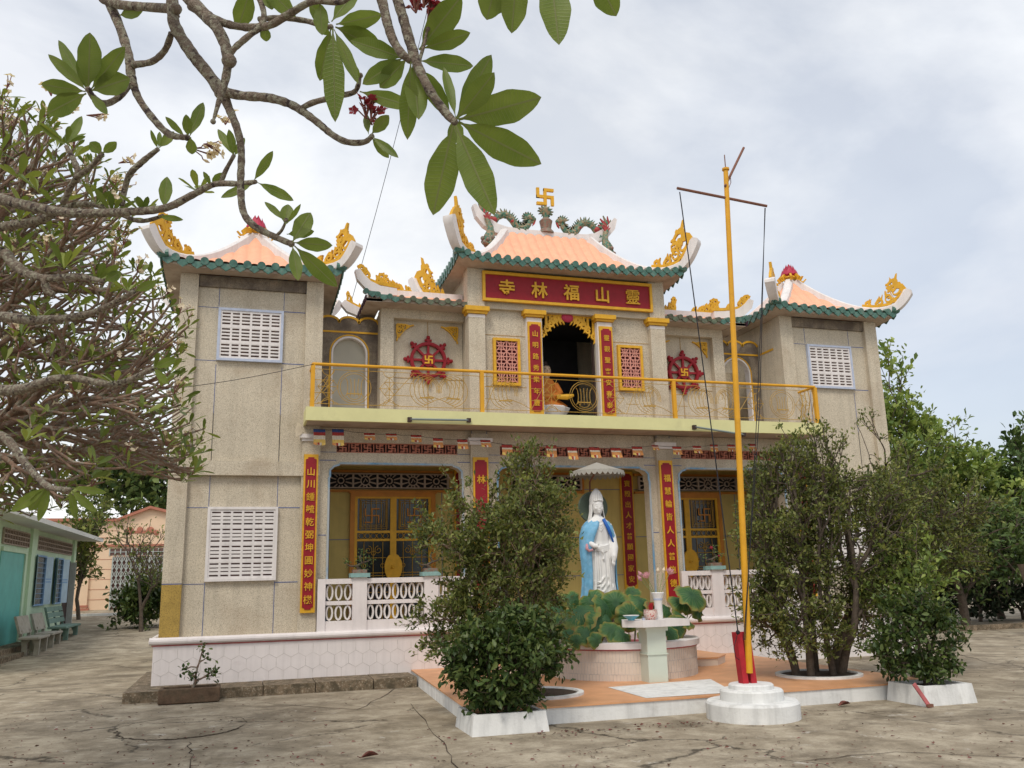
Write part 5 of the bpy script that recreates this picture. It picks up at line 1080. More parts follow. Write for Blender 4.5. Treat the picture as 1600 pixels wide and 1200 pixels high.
# veil with pointed crown
v_ = MB().m('statue_white'); seg = 28; secs = [(1.50, .19, .13, .02), (1.60, .155, .125, .03), (1.70, .135, .135, .03), (1.82, .128, .14, .03), (1.92, .125, .135, .02), (2.0, .11, .12, .01), (2.07, .075, .085, .01), (2.13, .02, .02, .0)]
vs = []
for z_, rx, ry, oy in secs:
    op = .95 if z_ < 1.88 else 0.0
    for k in range(seg+1):
        a = -PI/2+op*(.82 if z_ < 1.6 else 1)+(2*PI-2*op*(.82 if z_ < 1.6 else 1))*k/seg; f = 1+.03*math.sin(9*a)
        vs.append((sx+rx*f*math.cos(a), sy+oy+ry*f*math.sin(a), sz+z_))
K = seg+1; v_.add(vs, [(i*K+k, i*K+k+1, (i+1)*K+k+1, (i+1)*K+k) for i in range(len(secs)-1) for k in range(seg)])
for k in range(5): a = -PI/2+(k-2)*.36; v_.tube([(sx+.118*math.cos(a), sy+.01+.128*math.sin(a), sz+1.90), (sx+.110*math.cos(a), sy+.01+.125*math.sin(a), sz+2.0+.03*(2-abs(k-2)))], [.018, .008], 6)
v_.tube([(sx-.085, sy-.105, sz+1.895), (sx-.045, sy-.13, sz+1.90), (sx, sy-.14, sz+1.905), (sx+.045, sy-.13, sz+1.90), (sx+.085, sy-.105, sz+1.895)], .012, 6)
vl = v_.build('veil', st, smooth=60); md = vl.modifiers.new('t', 'SOLIDIFY'); md.thickness = .014
# blue cloak : open in front
cl = MB(); secs = [(1.55, .13, .12), (1.50, .21, .15), (1.42, .28, .19), (1.25, .325, .225), (1.0, .335, .24), (.7, .31, .22), (.4, .315, .22), (.1, .35, .23), (.0, .355, .235)]; vs = []
for z_, rx, ry in secs:
    op = .35+.75*max(0, min(1, (1.6-z_)/.55)); 
    for k in range(seg+1):
        a = -PI/2-.0+op+(2*PI-2*op+.42)*k/seg; f = 1+.035*math.sin(13*a+z_)+.02*math.sin(23*a)
        vs.append((sx+rx*f*math.cos(a), sy+.02+ry*f*math.sin(a), sz+z_))
for i in range(len(secs)-1):
    for k in range(seg): pass
cl.m('statue_blue').add(vs, [(i*K+k, i*K+k+1, (i+1)*K+k+1, (i+1)*K+k) for i in range(len(secs)-1) for k in range(seg)])
co = cl.build('cloak', st, smooth=60, label='light blue cloak hanging from the shoulders'); md = co.modifiers.new('t', 'SOLIDIFY'); md.thickness = .018
MB().m('blue_deep').tube([(sx+.06, sy-.15, sz+1.56), (sx+.14, sy-.17, sz+1.38), (sx+.20, sy-.165, sz+1.22), (sx+.27, sy-.13, sz+1.05)], [.03, .035, .022, .012], 8).build('sash', st, smooth=True)
MB().m('skin_gold').ball((sx-.02, sy-.115, sz+1.50), .075, sx=1.2, sy=.5, sz=.9).build('collar', st, smooth=True) if 0 else None
MB().m('petal_pink').tube([(sx-.29, sy-.16, sz+1.10), (sx-.31, sy-.2, sz+1.02), (sx-.27, sy-.2, sz+.98), (sx-.2, sy-.23, sz+1.0)], [.02, .03, .025, .02], 8).build('flask', st, smooth=True)
h = MB().m('grey_halo').lathe([(.02, -.01), (.25, -.012), (.285, -.03), (.30, .0), (.285, .03), (.02, .02)], (0, 0, 0), 40)
h.v = [(sx+.02+a, sy+.24+c_, sz+1.80+b_) for a, b_, c_ in h.v]; h.build('halo', st, smooth=40)

# seated figure behind the balcony
bu = thing('seated_statue', (6.75, 18.95, 5.3), 'seated statue in an orange robe inside the dark upper doorway', 'statue')
k0 = (6.62, 18.9)
MB().m('statue_white').lathe([(.42, 0), (.36, .1), (.32, .2), (.42, .32), (.47, .42), (.40, .46), (.001, .47)], (k0[0]+.05, k0[1], 5.315), 24, fn=lambda a, z_: 1+.05*math.sin(10*a)).build('lotus_seat', bu, smooth=40)
r_ = MB().m('robe_orange'); SX, SY, SZ = sx, sy, sz; sx, sy, sz = k0[0]-.02, k0[1], 5.74
loft(r_, [(0, .05, -.02, .46, .30), (.08, .05, -.02, .45, .29), (.16, .03, 0, .36, .24), (.26, 0, 0, .25, .18), (.45, 0, 0, .22, .15), (.6, 0, 0, .24, .15), (.68, 0, 0, .19, .13), (.74, 0, 0, .08, .08)], 28, fold=.03)
r_.tube([(sx-.22, sy, sz+.6), (sx-.32, sy-.05, sz+.38), (sx-.2, sy-.22, sz+.25), (sx+.0, sy-.28, sz+.24)], [.09, .09, .08, .05], 10); r_.tube([(sx+.22, sy, sz+.6), (sx+.32, sy-.05, sz+.38), (sx+.2, sy-.22, sz+.28), (sx+.05, sy-.28, sz+.26)], [.09, .09, .08, .05], 10)
o = r_.build('body', bu); md = o.modifiers.new('r', 'REMESH'); md.mode = 'VOXEL'; md.voxel_size = .015; md.use_smooth_shade = True
hd = MB().m('skin_gold'); loft(hd, [(.70, 0, -.02, .06, .07), (.76, 0, -.03, .09, .10), (.84, 0, -.03, .115, .13), (.93, 0, -.03, .12, .135), (1.0, 0, -.02, .105, .12), (1.04, 0, 0, .05, .06)], 20)
hd.add([(sx, sy-.19, sz+.87), (sx-.022, sy-.15, sz+.865), (sx+.022, sy-.15, sz+.865), (sx, sy-.15, sz+.95)], [(0, 1, 3), (0, 3, 2), (0, 2, 1)]); hd.build('head', bu, smooth=50)
ha = MB().m('wood_dark').ball((sx, sy, sz+.99), .128, sz=.62); ha.ball((sx, sy, sz+1.09), .06); 
for s in (-1, 1): ha.tube([(sx+s*.03, sy-.158, sz+.93), (sx+s*.07, sy-.145, sz+.93)], .006, 5)
ha.m('lotus_red').tube([(sx-.025, sy-.162, sz+.815), (sx, sy-.168, sz+.812), (sx+.025, sy-.162, sz+.815)], .008, 5); ha.build('hair', bu, smooth=50)
MB().m('dark_inside').box(6.9, 7.4, 19.3, 19.6, 5.32, 6.3).build('backrest', bu) if 0 else None
gd = MB().m('gold_paint').tube([(sx+.15, sy-.30, 5.98), (sx+.4, sy-.33, 5.98), (sx+.55, sy-.35, 6.02)], [.05, .07, .03], 8).build('scroll', bu)
sx, sy, sz = SX, SY, SZ

# potted plants on the balustrade posts
for (X0, lab, big) in ((CX-4.67, 'small potted bonsai with twisted trunk on the left balustrade post', 1), (CX+3.24, 'small bonsai with a red bloom on the right balustrade, beside the red board', 1), (CX-3.24, 'low potted plant on the balustrade post behind the middle bush', 0)):
    p = thing('bonsai', (X0, 17.97, 2.10), lab, 'bonsai', 'bonsai pots on the balustrade')
    MB().m('ceramic_brown').box(X0-.14, X0+.14, 17.88, 18.06, 2.10, 2.17).build('pot', p)
    tr = MB().m('bark_dark'); P0 = Vector((X0, 17.97, 2.16))
    tw = [P0, P0+Vector((-.06, 0, .08)), P0+Vector((.05, 0, .14)), P0+Vector((.0, 0, .24)), P0+Vector((.04, 0, .34))]; tr.tube(tw, [.045, .04, .03, .02, .01], 6)
    tr.tube([tw[1], tw[1]+Vector((-.12, 0, .0)), tw[1]+Vector((-.22, 0, .06))], [.025, .018, .008], 6); tr.tube([tw[2], tw[2]+Vector((.12, 0, .03)), tw[2]+Vector((.16, 0, .08))], [.025, .015, .006], 6); tr.build('trunk', p)
    lf = MB().m('leaf_hedge'); 
    for c_ in (tw[4], tw[1]+Vector((-.2, 0, .07)), tw[2]+Vector((.15, 0, .06)), tw[3], tw[2], P0+Vector((.1, 0, .04)), P0+Vector((-.05, 0, .06))):
        for _ in range(22 if big else 12):
            q = c_+Vector([random.gauss(0, .045) for _ in range(3)]); d = Vector([random.uniform(-1, 1) for _ in range(3)]).normalized()*.03; e = d.orthogonal().normalized()*.012
            lf.add([q-d, q+e, q+d, q-e], [(0, 1, 2, 3)])
    if X0 > CX: lf.m('petal_red').ball(tw[4]+Vector((-.1, -.03, .0)), .04).ball(tw[2]+Vector((.05, -.06, .02)), .025)
    lf.build('foliage', p)

# Buddhist flags on cords under the balcony
def flag(p, w_, h_, lab, tilt=0, full=True, grp='flags hung under the balcony'):
    f = thing('flag', p, lab, 'flag', grp); c = MB()
    rows = [('flag_blue', .0, .18), ('flag_red', .18, .38), ('flag_white', .38, .62), ('flag_yellow', .62, .82)] if full else [('flag_red', 0, .28), ('flag_white', .28, .42), ('flag_orange', .42, .72)]
    def pt(u, v): return (p[0]+u*w_+.15*tilt*v*h_, p[1]-math.sin(tilt)*v*h_+.012*math.sin(9*u+6*v), p[2]-v*h_*math.cos(tilt))
    for m_, a, b_ in rows:
        c.m(m_)
        for k in range(6): u0, u1 = -.5+k/6, -.5+(k+1)/6; c.add([pt(u0, a), pt(u1, a), pt(u1, b_), pt(u0, b_)], [(0, 1, 2, 3)])
    e = rows[-1][2]; c.m('flag_orange' if full else 'flag_yellow'); c.add([pt(-.5, e), pt(-.2, e), pt(-.2, 1), pt(-.5, .92)], [(0, 1, 2, 3)]); c.m('flag_yellow' if full else 'flag_orange').add([pt(.2, e), pt(.5, e), pt(.5, .95), pt(.2, 1)], [(0, 1, 2, 3)]); c.m('flag_red').add([pt(-.18, e), pt(.0, e), pt(0, .98), pt(-.15, .94)], [(0, 1, 2, 3)]); c.m('flag_white').add([pt(.0, e), pt(.18, e), pt(.17, .96), pt(0, 1.0)], [(0, 1, 2, 3)])
    o = c.build('cloth', f); md = o.modifiers.new('t', 'SOLIDIFY'); md.thickness = .003
    MB().m('cord_black').tube([(p[0]-w_/2, p[1], p[2]+.004), (p[0]+w_/2, p[1], p[2]+.004)], .004, 4).build('hem', f)
fpx = [(499, 671, 18, 26, 1), (528, 671, 18, 27, 1), (577, 677, 17, 11, 0), (611, 678, 17, 11, 0), (650, 680, 17, 11, 0), (684, 685, 16, 14, 0), (722, 687, 17, 15, 0), (758, 688, 17, 12, 0), (792, 695, 18, 16, 0),
       (861, 696, 18, 18, 0), (893, 699, 17, 20, 0), (928, 699, 18, 18, 0), (961, 700, 18, 17, 0), (995, 698, 19, 14, 0), (1023, 696, 12, 9, 0), (1057, 698, 17, 13, 0), (1088, 697, 16, 13, 0), (1115, 695, 15, 11, 0), (1142, 695, 15, 11, 0), (1175, 694, 15, 11, 0)]
where = ['above the left end board capital', 'full striped one next to the left end', 'third from the left, edge curled', 'fourth from the left', 'over the left door', 'sixth from the left', 'just left of the left middle column', 'on the left middle column', 'between column and bush top', 'right beside the bush top', 'left of the parasol top', 'straight above the parasol', 'right of the parasol top', 'left of the right middle column', 'folded, at the right middle column', 'just right of the right middle column', 'between column and yellow pole', 'left beside the yellow pole', 'half behind the yellow pole', 'right of the yellow pole']
for i, (px, py, w_, h_, full) in enumerate(fpx):
    y_ = 17.62; p = at(px, py, y_); flag(p, w_*y_/1372, h_*y_/1372*(1 if full else 1.15), ('five colour Buddhist flag ' if full else 'small red and orange flag ')+where[i], .15 if full else random.uniform(.1, .5), full)
    if i: MB_ = None
ln = MB().m('cord_black'); P = [at(px, py, 17.62) for px, py, *_ in fpx]; PP = []
for a, b in zip(P[:-1], P[1:]): PP += [a, a.lerp(b, .5)-Vector((0, 0, .015))]
ln.tube(PP+[P[-1]], .004, 4, False); setp(ln.build('bunting_line', loc=P[0]), 'thin dark cord the row of flags hangs from', 'cord')
wf = MB().m('flag_white').add([at(465, 660, 17.85), at(470, 663, 17.85), at(472, 678, 17.86), at(462, 683, 17.82), at(461, 672, 17.84)], [(0, 1, 2, 3, 4)])
o = wf.build('cloth_scrap', loc=at(465, 660, 17.85)); md = o.modifiers.new('t', 'SOLIDIFY'); md.thickness = .01; setp(o, 'crumpled white cloth hung from the left end of the balcony', 'cloth')
# overhead wires
w1 = MB().m('cord_black').tube(sag(at(700, -120, 16.5), at(541, 500, 21.0), .1), .007, 5, False); setp(w1.build('overhead_wire', loc=at(541, 500, 21.0)), 'thin steep wire crossing the sky left of the middle roof', 'wire')
w2 = MB().m('cord_black').tube(sag(at(230, 612, 17.0), at(490, 569, 17.3), .05), .006, 5, False); setp(w2.build('service_wire', loc=at(490, 569, 17.3)), 'thin wire running from the plumeria to the balcony rail', 'wire')

# white corner planters and the ring beds
def planter(name, X0, X1, Y0, Y1, h, lab):
    p = thing(name, ((X0+X1)/2, (Y0+Y1)/2, 0), lab, 'planter', 'white corner planters of the terrace'); t_ = .06
    b = MB().m('white_wash'); o_ = [(X0, Y0), (X1, Y0), (X1, Y1), (X0, Y1)]; i_ = [(X0+t_*.3, Y0+t_*.3), (X1-t_*.3, Y0+t_*.3), (X1-t_*.3, Y1-t_*.3), (X0+t_*.3, Y1-t_*.3)]; e = .032
    lo = [(x, y, 0) for x, y in o_]; hi = [(x+(e if x == X0 else -e), y+(e if y == Y0 else -e), h) for x, y in o_]; c_ = [(x+(e+t_ if x == X0 else -e-t_), y+(e+t_ if y == Y0 else -e-t_), h) for x, y in o_]; d_ = [(x, y, h-.06) for x, y, z_ in c_]
    b.add(lo+hi+c_+d_, [(0, 1, 5, 4), (1, 2, 6, 5), (2, 3, 7, 6), (3, 0, 4, 7), (4, 5, 9, 8), (5, 6, 10, 9), (6, 7, 11, 10), (7, 4, 8, 11), (8, 9, 13, 12), (9, 10, 14, 13), (10, 11, 15, 14), (11, 8, 12, 15)]); b.build('box', p)
    MB().m('soil').add([(x, y, z_+.01) for x, y, z_ in d_], [(0, 1, 2, 3)]).build('soil', p); return p
planter('planter', 2.82, 3.84, 11.28, 12.2, .25, 'white flared planter under the low bush, left corner of the terrace')
planter('planter', 9.38, 10.30, 10.95, 11.75, .27, 'white flared planter with a red stick against it, right corner of the terrace')
for (x, y, lab) in ((4.28, 13.1, 'white ring bed round the stem of the tall middle bush'), (9.28, 13.25, 'white ring bed round the many stems of the right bush')):
    p = thing('ring_bed', (x, y, .228), lab, 'tree bed', 'white ring beds on the terrace')
    MB().m('white_wash').lathe([(.70, 0), (.70, .035), (.62, .04), (.60, .0)], (x, y, .228), 40).build('rim', p, smooth=30); MB().m('soil').lathe([(.61, 0), (.61, .015), (.001, .04)], (x, y, .228), 24).build('soil', p)
a, b_ = at(1424, 1068, 10.98), atz(1449, 1104, .01)
s_ = thing('red_stick', b_, 'flat red stick leaning on the right white planter', 'stick'); MB().m('red_line').ribbon([(a.x, a.z), (b_.x, b_.z)], .06, .02, lambda u_, v_, d: (u_, a.y+(b_.y-a.y)*(a.z-v_)/(a.z-b_.z)+d-.05, v_)).build('stick', s_); MB().m('rust_brown').cbox(b_.x, b_.y-.05, .03, .09, .05, .04).build('foot', s_)
# clay trough with the rose
tr = thing('clay_trough', (-.73, 16.85, 0), 'weathered dark clay trough standing on the concrete before the kerb', 'planter')
def trough(par, x0, x1, y0, y1, h, m_, t_=.07):
    b = MB().m(m_).box(x0, x1, y0, y0+t_, .01, h).box(x0, x1, y1-t_, y1, .01, h).box(x0, x0+t_, y0+t_, y1-t_, .01, h).box(x1-t_, x1, y0+t_, y1-t_, .01, h).build('box', par)
    md = b.modifiers.new('b', 'BEVEL'); md.width = .018; md.segments = 2
    MB().m('soil').box(x0+t_, x1-t_, y0+t_, y1-t_, .02, h-.05).build('soil', par)
trough(tr, -1.26, -.28, 16.42, 16.9, .25, 'planter_clay')
# worn round patch on the concrete
d = MB().m('curb_stone'); P = []
for k in range(40): a = 2*PI*k/40; P.append((-.72+.86*math.cos(a)*(1+.03*math.sin(5*a)), 13.8+1.05*math.sin(a), .006))
d.m('ground').add(P, [tuple(range(40))]); d.build('concrete_patch', kind='structure')
ck = MB().m('soil'); kr = random.Random(5)
def crack(pts, w_=.018):
    q = []
    for (a, b), (c, e) in zip(pts[:-1], pts[1:]):
        for k in range(6): q.append((a+(c-a)*k/6+kr.uniform(-.035, .035), b+(e-b)*k/6+kr.uniform(-.03, .03)))
    q.append(pts[-1]); ck.ribbon(q, [w_*kr.uniform(.12, 1.0) for _ in q], .002, lambda a, b, d_: (a, b, .008+d_))
crack([(p[0], p[1]) for p in P[20:40:2]], .028); crack([(p[0], p[1]) for p in P[0:20:3]], .010); ca_ = [atz(*q, .0) for q in ((296, 1160), (298, 1180), (290, 1230))]; crack([(p.x, p.y) for p in ca_])
for pl_ in (((640, 1100), (690, 1160), (720, 1210)), ((0, 1045), (90, 1050), (180, 1040), (240, 1050)), ((620, 1075), (560, 1110), (420, 1100)), ((1250, 1190), (1400, 1175), (1600, 1185)), ((1490, 1020), (1560, 1040), (1640, 1042))):
    ca_ = [atz(*q, .0) for q in pl_]; crack([(p.x, p.y) for p in ca_], .014)
ck.build('pavement_crack', kind='structure')
# ================================================================ VEGETATION
LEAF4 = (np.array([(0, 0, 0), (.5, .5, .10), (1, 0, 0), (.5, -.5, .10)]), [(0, 2, 1), (0, 3, 2)])
LEAF8 = (np.array([(0, 0, 0), (.25, .30, .10), (.65, .50, .13), (1, 0, -.10), (.65, -.50, .13), (.25, -.30, .10), (.5, 0, .0)]), [(0, 6, 1), (1, 6, 2), (2, 6, 3), (3, 6, 4), (4, 6, 5), (5, 6, 0)])
def leaf_mesh(name, parent, mname, P, D, Nn, L, W, tmpl=LEAF4, label=None, kind=None):
    P, D, Nn = np.asarray(P, float), np.asarray(D, float), np.asarray(Nn, float); n = len(P)
    D /= np.linalg.norm(D, axis=1)[:, None]; S = np.cross(Nn, D); S /= np.maximum(1e-6, np.linalg.norm(S, axis=1))[:, None]; U = np.cross(D, S)
    T, F = tmpl; L = np.broadcast_to(L, n)[:, None, None]; W = np.broadcast_to(W, n)[:, None, None]
    V = P[:, None, :]+D[:, None, :]*T[None, :, 0:1]*L+S[:, None, :]*T[None, :, 1:2]*W+U[:, None, :]*T[None, :, 2:3]*W
    org = ORG[parent]; V = V.reshape(-1, 3)-np.array(org); k = len(T); nf = len(F)
    F = np.array(F); FF = (F[None]+(np.arange(n)*k)[:, None, None]).reshape(-1, 3)
    me = bpy.data.meshes.new(name); me.vertices.add(len(V)); me.vertices.foreach_set('co', V.astype(np.float32).ravel())
    me.loops.add(len(FF)*3); me.loops.foreach_set('vertex_index', FF.astype(np.int32).ravel()); me.polygons.add(len(FF))
    me.polygons.foreach_set('loop_start', np.arange(0, len(FF)*3, 3, dtype=np.int32)); me.polygons.foreach_set('loop_total', np.full(len(FF), 3, dtype=np.int32))
    me.materials.append(M[mname]); me.update(calc_edges=True); o = bpy.data.objects.new(name, me); COL.objects.link(o); o.parent = parent; ORG[o] = org
    return setp(o, label=label, kind=kind)
def grow(root, d0, tips, r_tip, mb, seg=5, frac=(.25, .42), jit=.10, expo=.42, out=None, curl=.0, rmax=9):
    """fan tree from a root point to every tip: recursive splitting of the tip set"""
    def rec(p, d, idx, dep):
        T = tips[idx]
        r0 = min(rmax, r_tip*len(idx)**expo)
        if len(idx) == 1:
            q = T[0]; v = q-p; l = np.linalg.norm(v); m_ = p+v*.5+d*l*.16+np.array([0, 0, -curl*l]); pts = [p, p+v*.22+d*l*.10+np.array([0, 0, -curl*.6*l]), m_, p+v*.8+d*l*.06+np.array([0, 0, -curl*.5*l]), q]
            mb.tube(pts, [r0*1.15, r0*1.1, r0, r0*.9, r0*.7], seg, False)
            if out is not None: out.append((q, (q-pts[-2])/max(1e-6, np.linalg.norm(q-pts[-2])), l))
            return
        c = T.mean(0); f = rng.uniform(*frac); v = (c-p)*f; l = np.linalg.norm(v); q = p+v+rng.normal(0, jit*l, 3)+np.array([0, 0, -curl*l*.5]); dd = q-p; ln = np.linalg.norm(dd); dd = dd/max(1e-6, ln)
        m_ = (p+q)/2+d*ln*.12
        r1 = min(rmax, r_tip*(len(idx)*.75)**expo); mb.tube([p, (p+m_)/2+d*ln*.03, m_, q], [r0*1.05, r0, (r0+r1)/2, r1], seg, False)
        X = T-c; w_, V = np.linalg.eigh(X.T@X+np.eye(3)*1e-9); ax = V[:, -1]+rng.normal(0, .25, 3); s_ = X@ax; k = int(len(idx)*rng.uniform(.33, .67)); k = max(1, min(len(idx)-1, k)); o_ = np.argsort(s_)
        rec(q, dd, idx[o_[:k]], dep+1); rec(q, dd, idx[o_[k:]], dep+1)
    rec(np.array(root, float), np.array(d0, float)/np.linalg.norm(d0), np.arange(len(tips)), 0)
def ell(px, py, Y, rx, ry, ryd=None):
    c = np.array(at(px, py, Y)); k = c[1]/math.cos(R(17))/1372*1.0; dpt = float((Vector(c)-CAM).dot(FW)); k = dpt/1372; return c, np.array([rx*k, (ryd or rx)*k, ry*k])
def sample_ells(ells, n, shell=.35):
    vol = np.array([np.prod(r)*w_ for (c, r), w_ in ells]); cnt = (vol/vol.sum()*n).astype(int)+1; P = []
    for ((c, r), w_), k in zip(ells, cnt):
        d = rng.normal(size=(k, 3)); d /= np.linalg.norm(d, axis=1)[:, None]; q = rng.uniform(shell, 1, k)**(1/2.2); P.append(c+d*q[:, None]*r)
    return np.vstack(P)
def bush(root, stems, ells, ntips, per, lf_len, lf_wid, mname, bark, spread, r_tip=.004, tmpl=LEAF4, up=.3, shell=.35, crown='crown', zmin=None, trunk='branches', expo=.42, frac=(.25, .42), droop=0, clump=9):
    cen = sample_ells(ells, max(12, int(ntips/clump)), shell); tips = cen[rng.integers(0, len(cen), ntips)]+rng.normal(0, spread*(1.55 if clump > 4 else .5), (ntips, 3))
    if zmin is not None: tips = tips[tips[:, 2] > zmin]
    mb = MB().m(bark); out = []
    S = np.array(stems); own = np.argmin(((tips[:, None, :2]-S[None, :, :2])**2).sum(2)+rng.uniform(0, .15, (len(tips), len(S))), axis=1)
    for k in range(len(S)):
        T = tips[own == k]
        if len(T): grow(S[k], (0, 0, 1), T, r_tip, mb, 5, out=out, expo=expo, frac=frac)
    mb.build(trunk, root, smooth=True)
    Q = np.array([o[0] for o in out]); D = np.array([o[1] for o in out]); n = len(Q)*per; i = np.repeat(np.arange(len(Q)), per)
    back = rng.uniform(-1.0, .25, n)*spread*1.6; P = Q[i]+D[i]*back[:, None]+rng.normal(0, spread*.42, (n, 3)); dv = D[i]*.6+rng.normal(0, .8, (n, 3)); dv[:, 2] += up-droop
    nn = rng.normal(0, .55, (n, 3)); nn[:, 2] += 1; s_ = rng.uniform(.5, 1.35, n)
    leaf_mesh(crown, root, mname, P, dv, nn, lf_len*s_, lf_wid*s_, tmpl)

# tall airy bush in the middle, standing in its ring bed
t = thing('tall_bush', (4.28, 13.1, .24), 'tall airy small leaved bush in the middle, before the left middle column', 'bush')
E = [(ell(825, 705, 13.0, 24, 42), 2.6), (ell(818, 770, 13.0, 62, 48), 1.4), (ell(790, 845, 13.0, 92, 65), 1.2), (ell(850, 835, 13, 44, 75), 1.0), (ell(790, 920, 13, 92, 62), 1.1), (ell(698, 975, 12.9, 52, 45), 1.6), (ell(692, 825, 13.0, 50, 56), .6), (ell(745, 790, 13.0, 40, 45), .9), (ell(860, 925, 13, 36, 65), 1.0)]
bush(t, [(4.22, 13.05, .24), (4.34, 13.15, .24), (4.28, 13.0, .24)], E, 1750, 15, .074, .036, 'leaf_bush', 'bark', .085, .0042, shell=.3, zmin=.75)
# low dense shrub in the left corner planter
t = thing('planter_shrub', (3.33, 11.75, .2), 'low dense dark green shrub overflowing the left corner planter', 'shrub')
E = [(ell(790, 1035, 11.75, 88, 62), 1.2), (ell(800, 990, 11.75, 72, 40), 1.4), (ell(735, 1020, 11.7, 42, 45), 1), (ell(850, 1010, 11.8, 42, 50), 1), (ell(790, 1085, 11.7, 62, 30), 1)]
bush(t, [(3.25, 11.75, .2), (3.4, 11.7, .2), (3.33, 11.85, .2)], E, 520, 18, .10, .048, 'leaf_bush_dark', 'bark_dark', .11, .005, LEAF8, shell=.45, zmin=.30, droop=.5, clump=2)
# right bush of many stems
t = thing('many_stemmed_bush', (9.28, 13.25, .24), 'large airy bush of many stems right of the yellow pole', 'bush')
E = [(ell(1245, 820, 13.2, 92, 110), 1.1), (ell(1335, 830, 13.3, 95, 110), .8), (ell(1235, 945, 13.1, 72, 70), 1.2), (ell(1225, 735, 13.2, 60, 60), .9), (ell(1290, 720, 13.2, 50, 50), .5), (ell(1300, 670, 13.2, 42, 38), .3), (ell(1190, 880, 13.1, 40, 90), 1.1), (ell(1415, 790, 13.6, 75, 85), 1.1), (ell(1450, 860, 13.8, 65, 60), 1.1), (ell(1370, 930, 13.4, 70, 60), .7), (ell(1250, 1005, 13, 50, 30), .5), (ell(1370, 700, 13.3, 40, 50), .35), (ell(1170, 790, 13.2, 22, 40), .6), (ell(1220, 990, 13.0, 42, 38), 1.6), (ell(1190, 955, 13.0, 28, 38), 1.2), (ell(1275, 985, 12.9, 45, 34), 1.2), (ell(1330, 960, 12.9, 60, 45), .9), (ell(1495, 800, 13.8, 60, 60), 1.0), (ell(1530, 860, 14, 40, 32), .9)]
st_ = [(9.28+.4*math.cos(a), 13.25+.3*math.sin(a), .24) for a in (0.2, 1.2, 2.3, 3.0, 3.9, 4.9, 5.7)]
bush(t, st_, E, 3700, 14, .074, .036, 'leaf_bush', 'bark_dark', .085, .0062, shell=.3, zmin=.5, expo=.40)
t = thing('planter_shrub', (9.9, 11.4, .2), 'low dense dark shrub filling the right corner planter', 'shrub')
E = [(ell(1430, 1000, 11.5, 66, 55), 1.2), (ell(1425, 945, 11.5, 55, 35), 1), (ell(1392, 1015, 11.5, 36, 38), 1), (ell(1470, 1000, 11.5, 36, 50), 1), (ell(1435, 1040, 11.5, 60, 22), 1)]
bush(t, [(9.8, 11.35, .2), (10.0, 11.4, .2)], E, 330, 16, .09, .045, 'leaf_bush_dark', 'bark_dark', .10, .005, LEAF8, shell=.45, zmin=.32, droop=.4, clump=2)
# bright bush behind the right planter
t = thing('bright_shrub', (10.7, 12.6, 0), 'bright green leafy shrub behind the right corner planter', 'shrub')
E = [(ell(1425, 885, 12.6, 55, 48), 1), (ell(1395, 925, 12.6, 40, 40), 1), (ell(1465, 900, 12.7, 40, 35), .8)]
bush(t, [(10.6, 12.6, 0), (10.8, 12.7, 0)], E, 150, 13, .11, .055, 'leaf_bright', 'bark_dark', .13, .005, LEAF8, shell=.4, zmin=.6)
# rose in the trough
t = thing('rose_plant', (-.75, 16.75, .14), 'straggly leafless stemmed rose growing in the clay trough', 'plant')
tips = np.array([at(px, py, 16.75) for px, py in ((318, 1012), (320, 1030), (290, 1046), (298, 1052), (338, 1046), (332, 1056), (305, 1060), (327, 1050))]); mb = MB().m('bark'); o_ = []
grow((-.75, 16.75, .14), (0, 0, 1), tips, .013, mb, 6, out=o_); mb.build('branches', t, smooth=True)
Q = np.array([o[0] for o in o_]); i = np.repeat(np.arange(len(Q)), 14); leaf_mesh('leaves', t, 'leaf_bush_dark', Q[i]+rng.normal(0, .045, (len(i), 3)), rng.normal(0, 1, (len(i), 3)), rng.normal(0, .5, (len(i), 3))+[0, 0, 1], .085, .055, LEAF8)

# background trees on the right
def bg_tree(name, base, E, nt_, per, ll, lw, m_, lab, spread, grp=None, bark='bark_dark', r_tip=.012, zmin=.2, cat='tree'):
    t = thing(name, base, lab, cat, grp); bush(t, [base], E, nt_, per, ll, lw, m_, bark, spread, r_tip, LEAF8, shell=.35, zmin=zmin, trunk='trunk', crown='crown'); return t
bg_tree('broadleaf_tree', (24.5, 27, 0), [(ell(1400, 610, 27, 38, 50), 1.3), (ell(1420, 700, 27, 60, 60), 1), (ell(1385, 760, 27, 60, 80), 1)], 330, 16, .26, .14, 'leaf_bright', 'bright green tree rising right behind the right tower', .30)
bg_tree('broadleaf_tree', (28, 28, 0), [(ell(1480, 730, 28, 56, 52), 1), (ell(1520, 785, 28, 60, 66), 1), (ell(1445, 770, 28, 45, 70), .8)], 380, 16, .26, .14, 'leaf_bright', 'rounded bright green tree right of the tallest one', .30)
bg_tree('broadleaf_tree', (32, 28.5, 0), [(ell(1585, 735, 28, 46, 50), 1), (ell(1600, 800, 28, 60, 60), 1)], 300, 16, .26, .14, 'leaf_hedge', 'dark green tree at the right edge of the view', .30)
bg_tree('broadleaf_tree', (22.5, 24, 0), [(ell(1440, 850, 24, 75, 60), 1), (ell(1520, 850, 24, 70, 55), 1), (ell(1590, 850, 24, 50, 50), 1)], 450, 16, .20, .11, 'leaf_hedge', 'dark spreading tree over the shaded road on the right', .26)
hd = thing('hedge', (26, 27, 0), 'dark hedge closing the far side of the road on the right', 'hedge')
E = [(ell(px, 925, 26+((px*7) % 3), 45, 55, 40), 1) for px in range(1330, 1720, 38)]
bush(hd, [(18+2.0*k, 27, 0) for k in range(9)], E, 800, 16, .22, .12, 'leaf_dark_mass', 'bark_dark', .25, .010, LEAF8, shell=.2, zmin=.05)
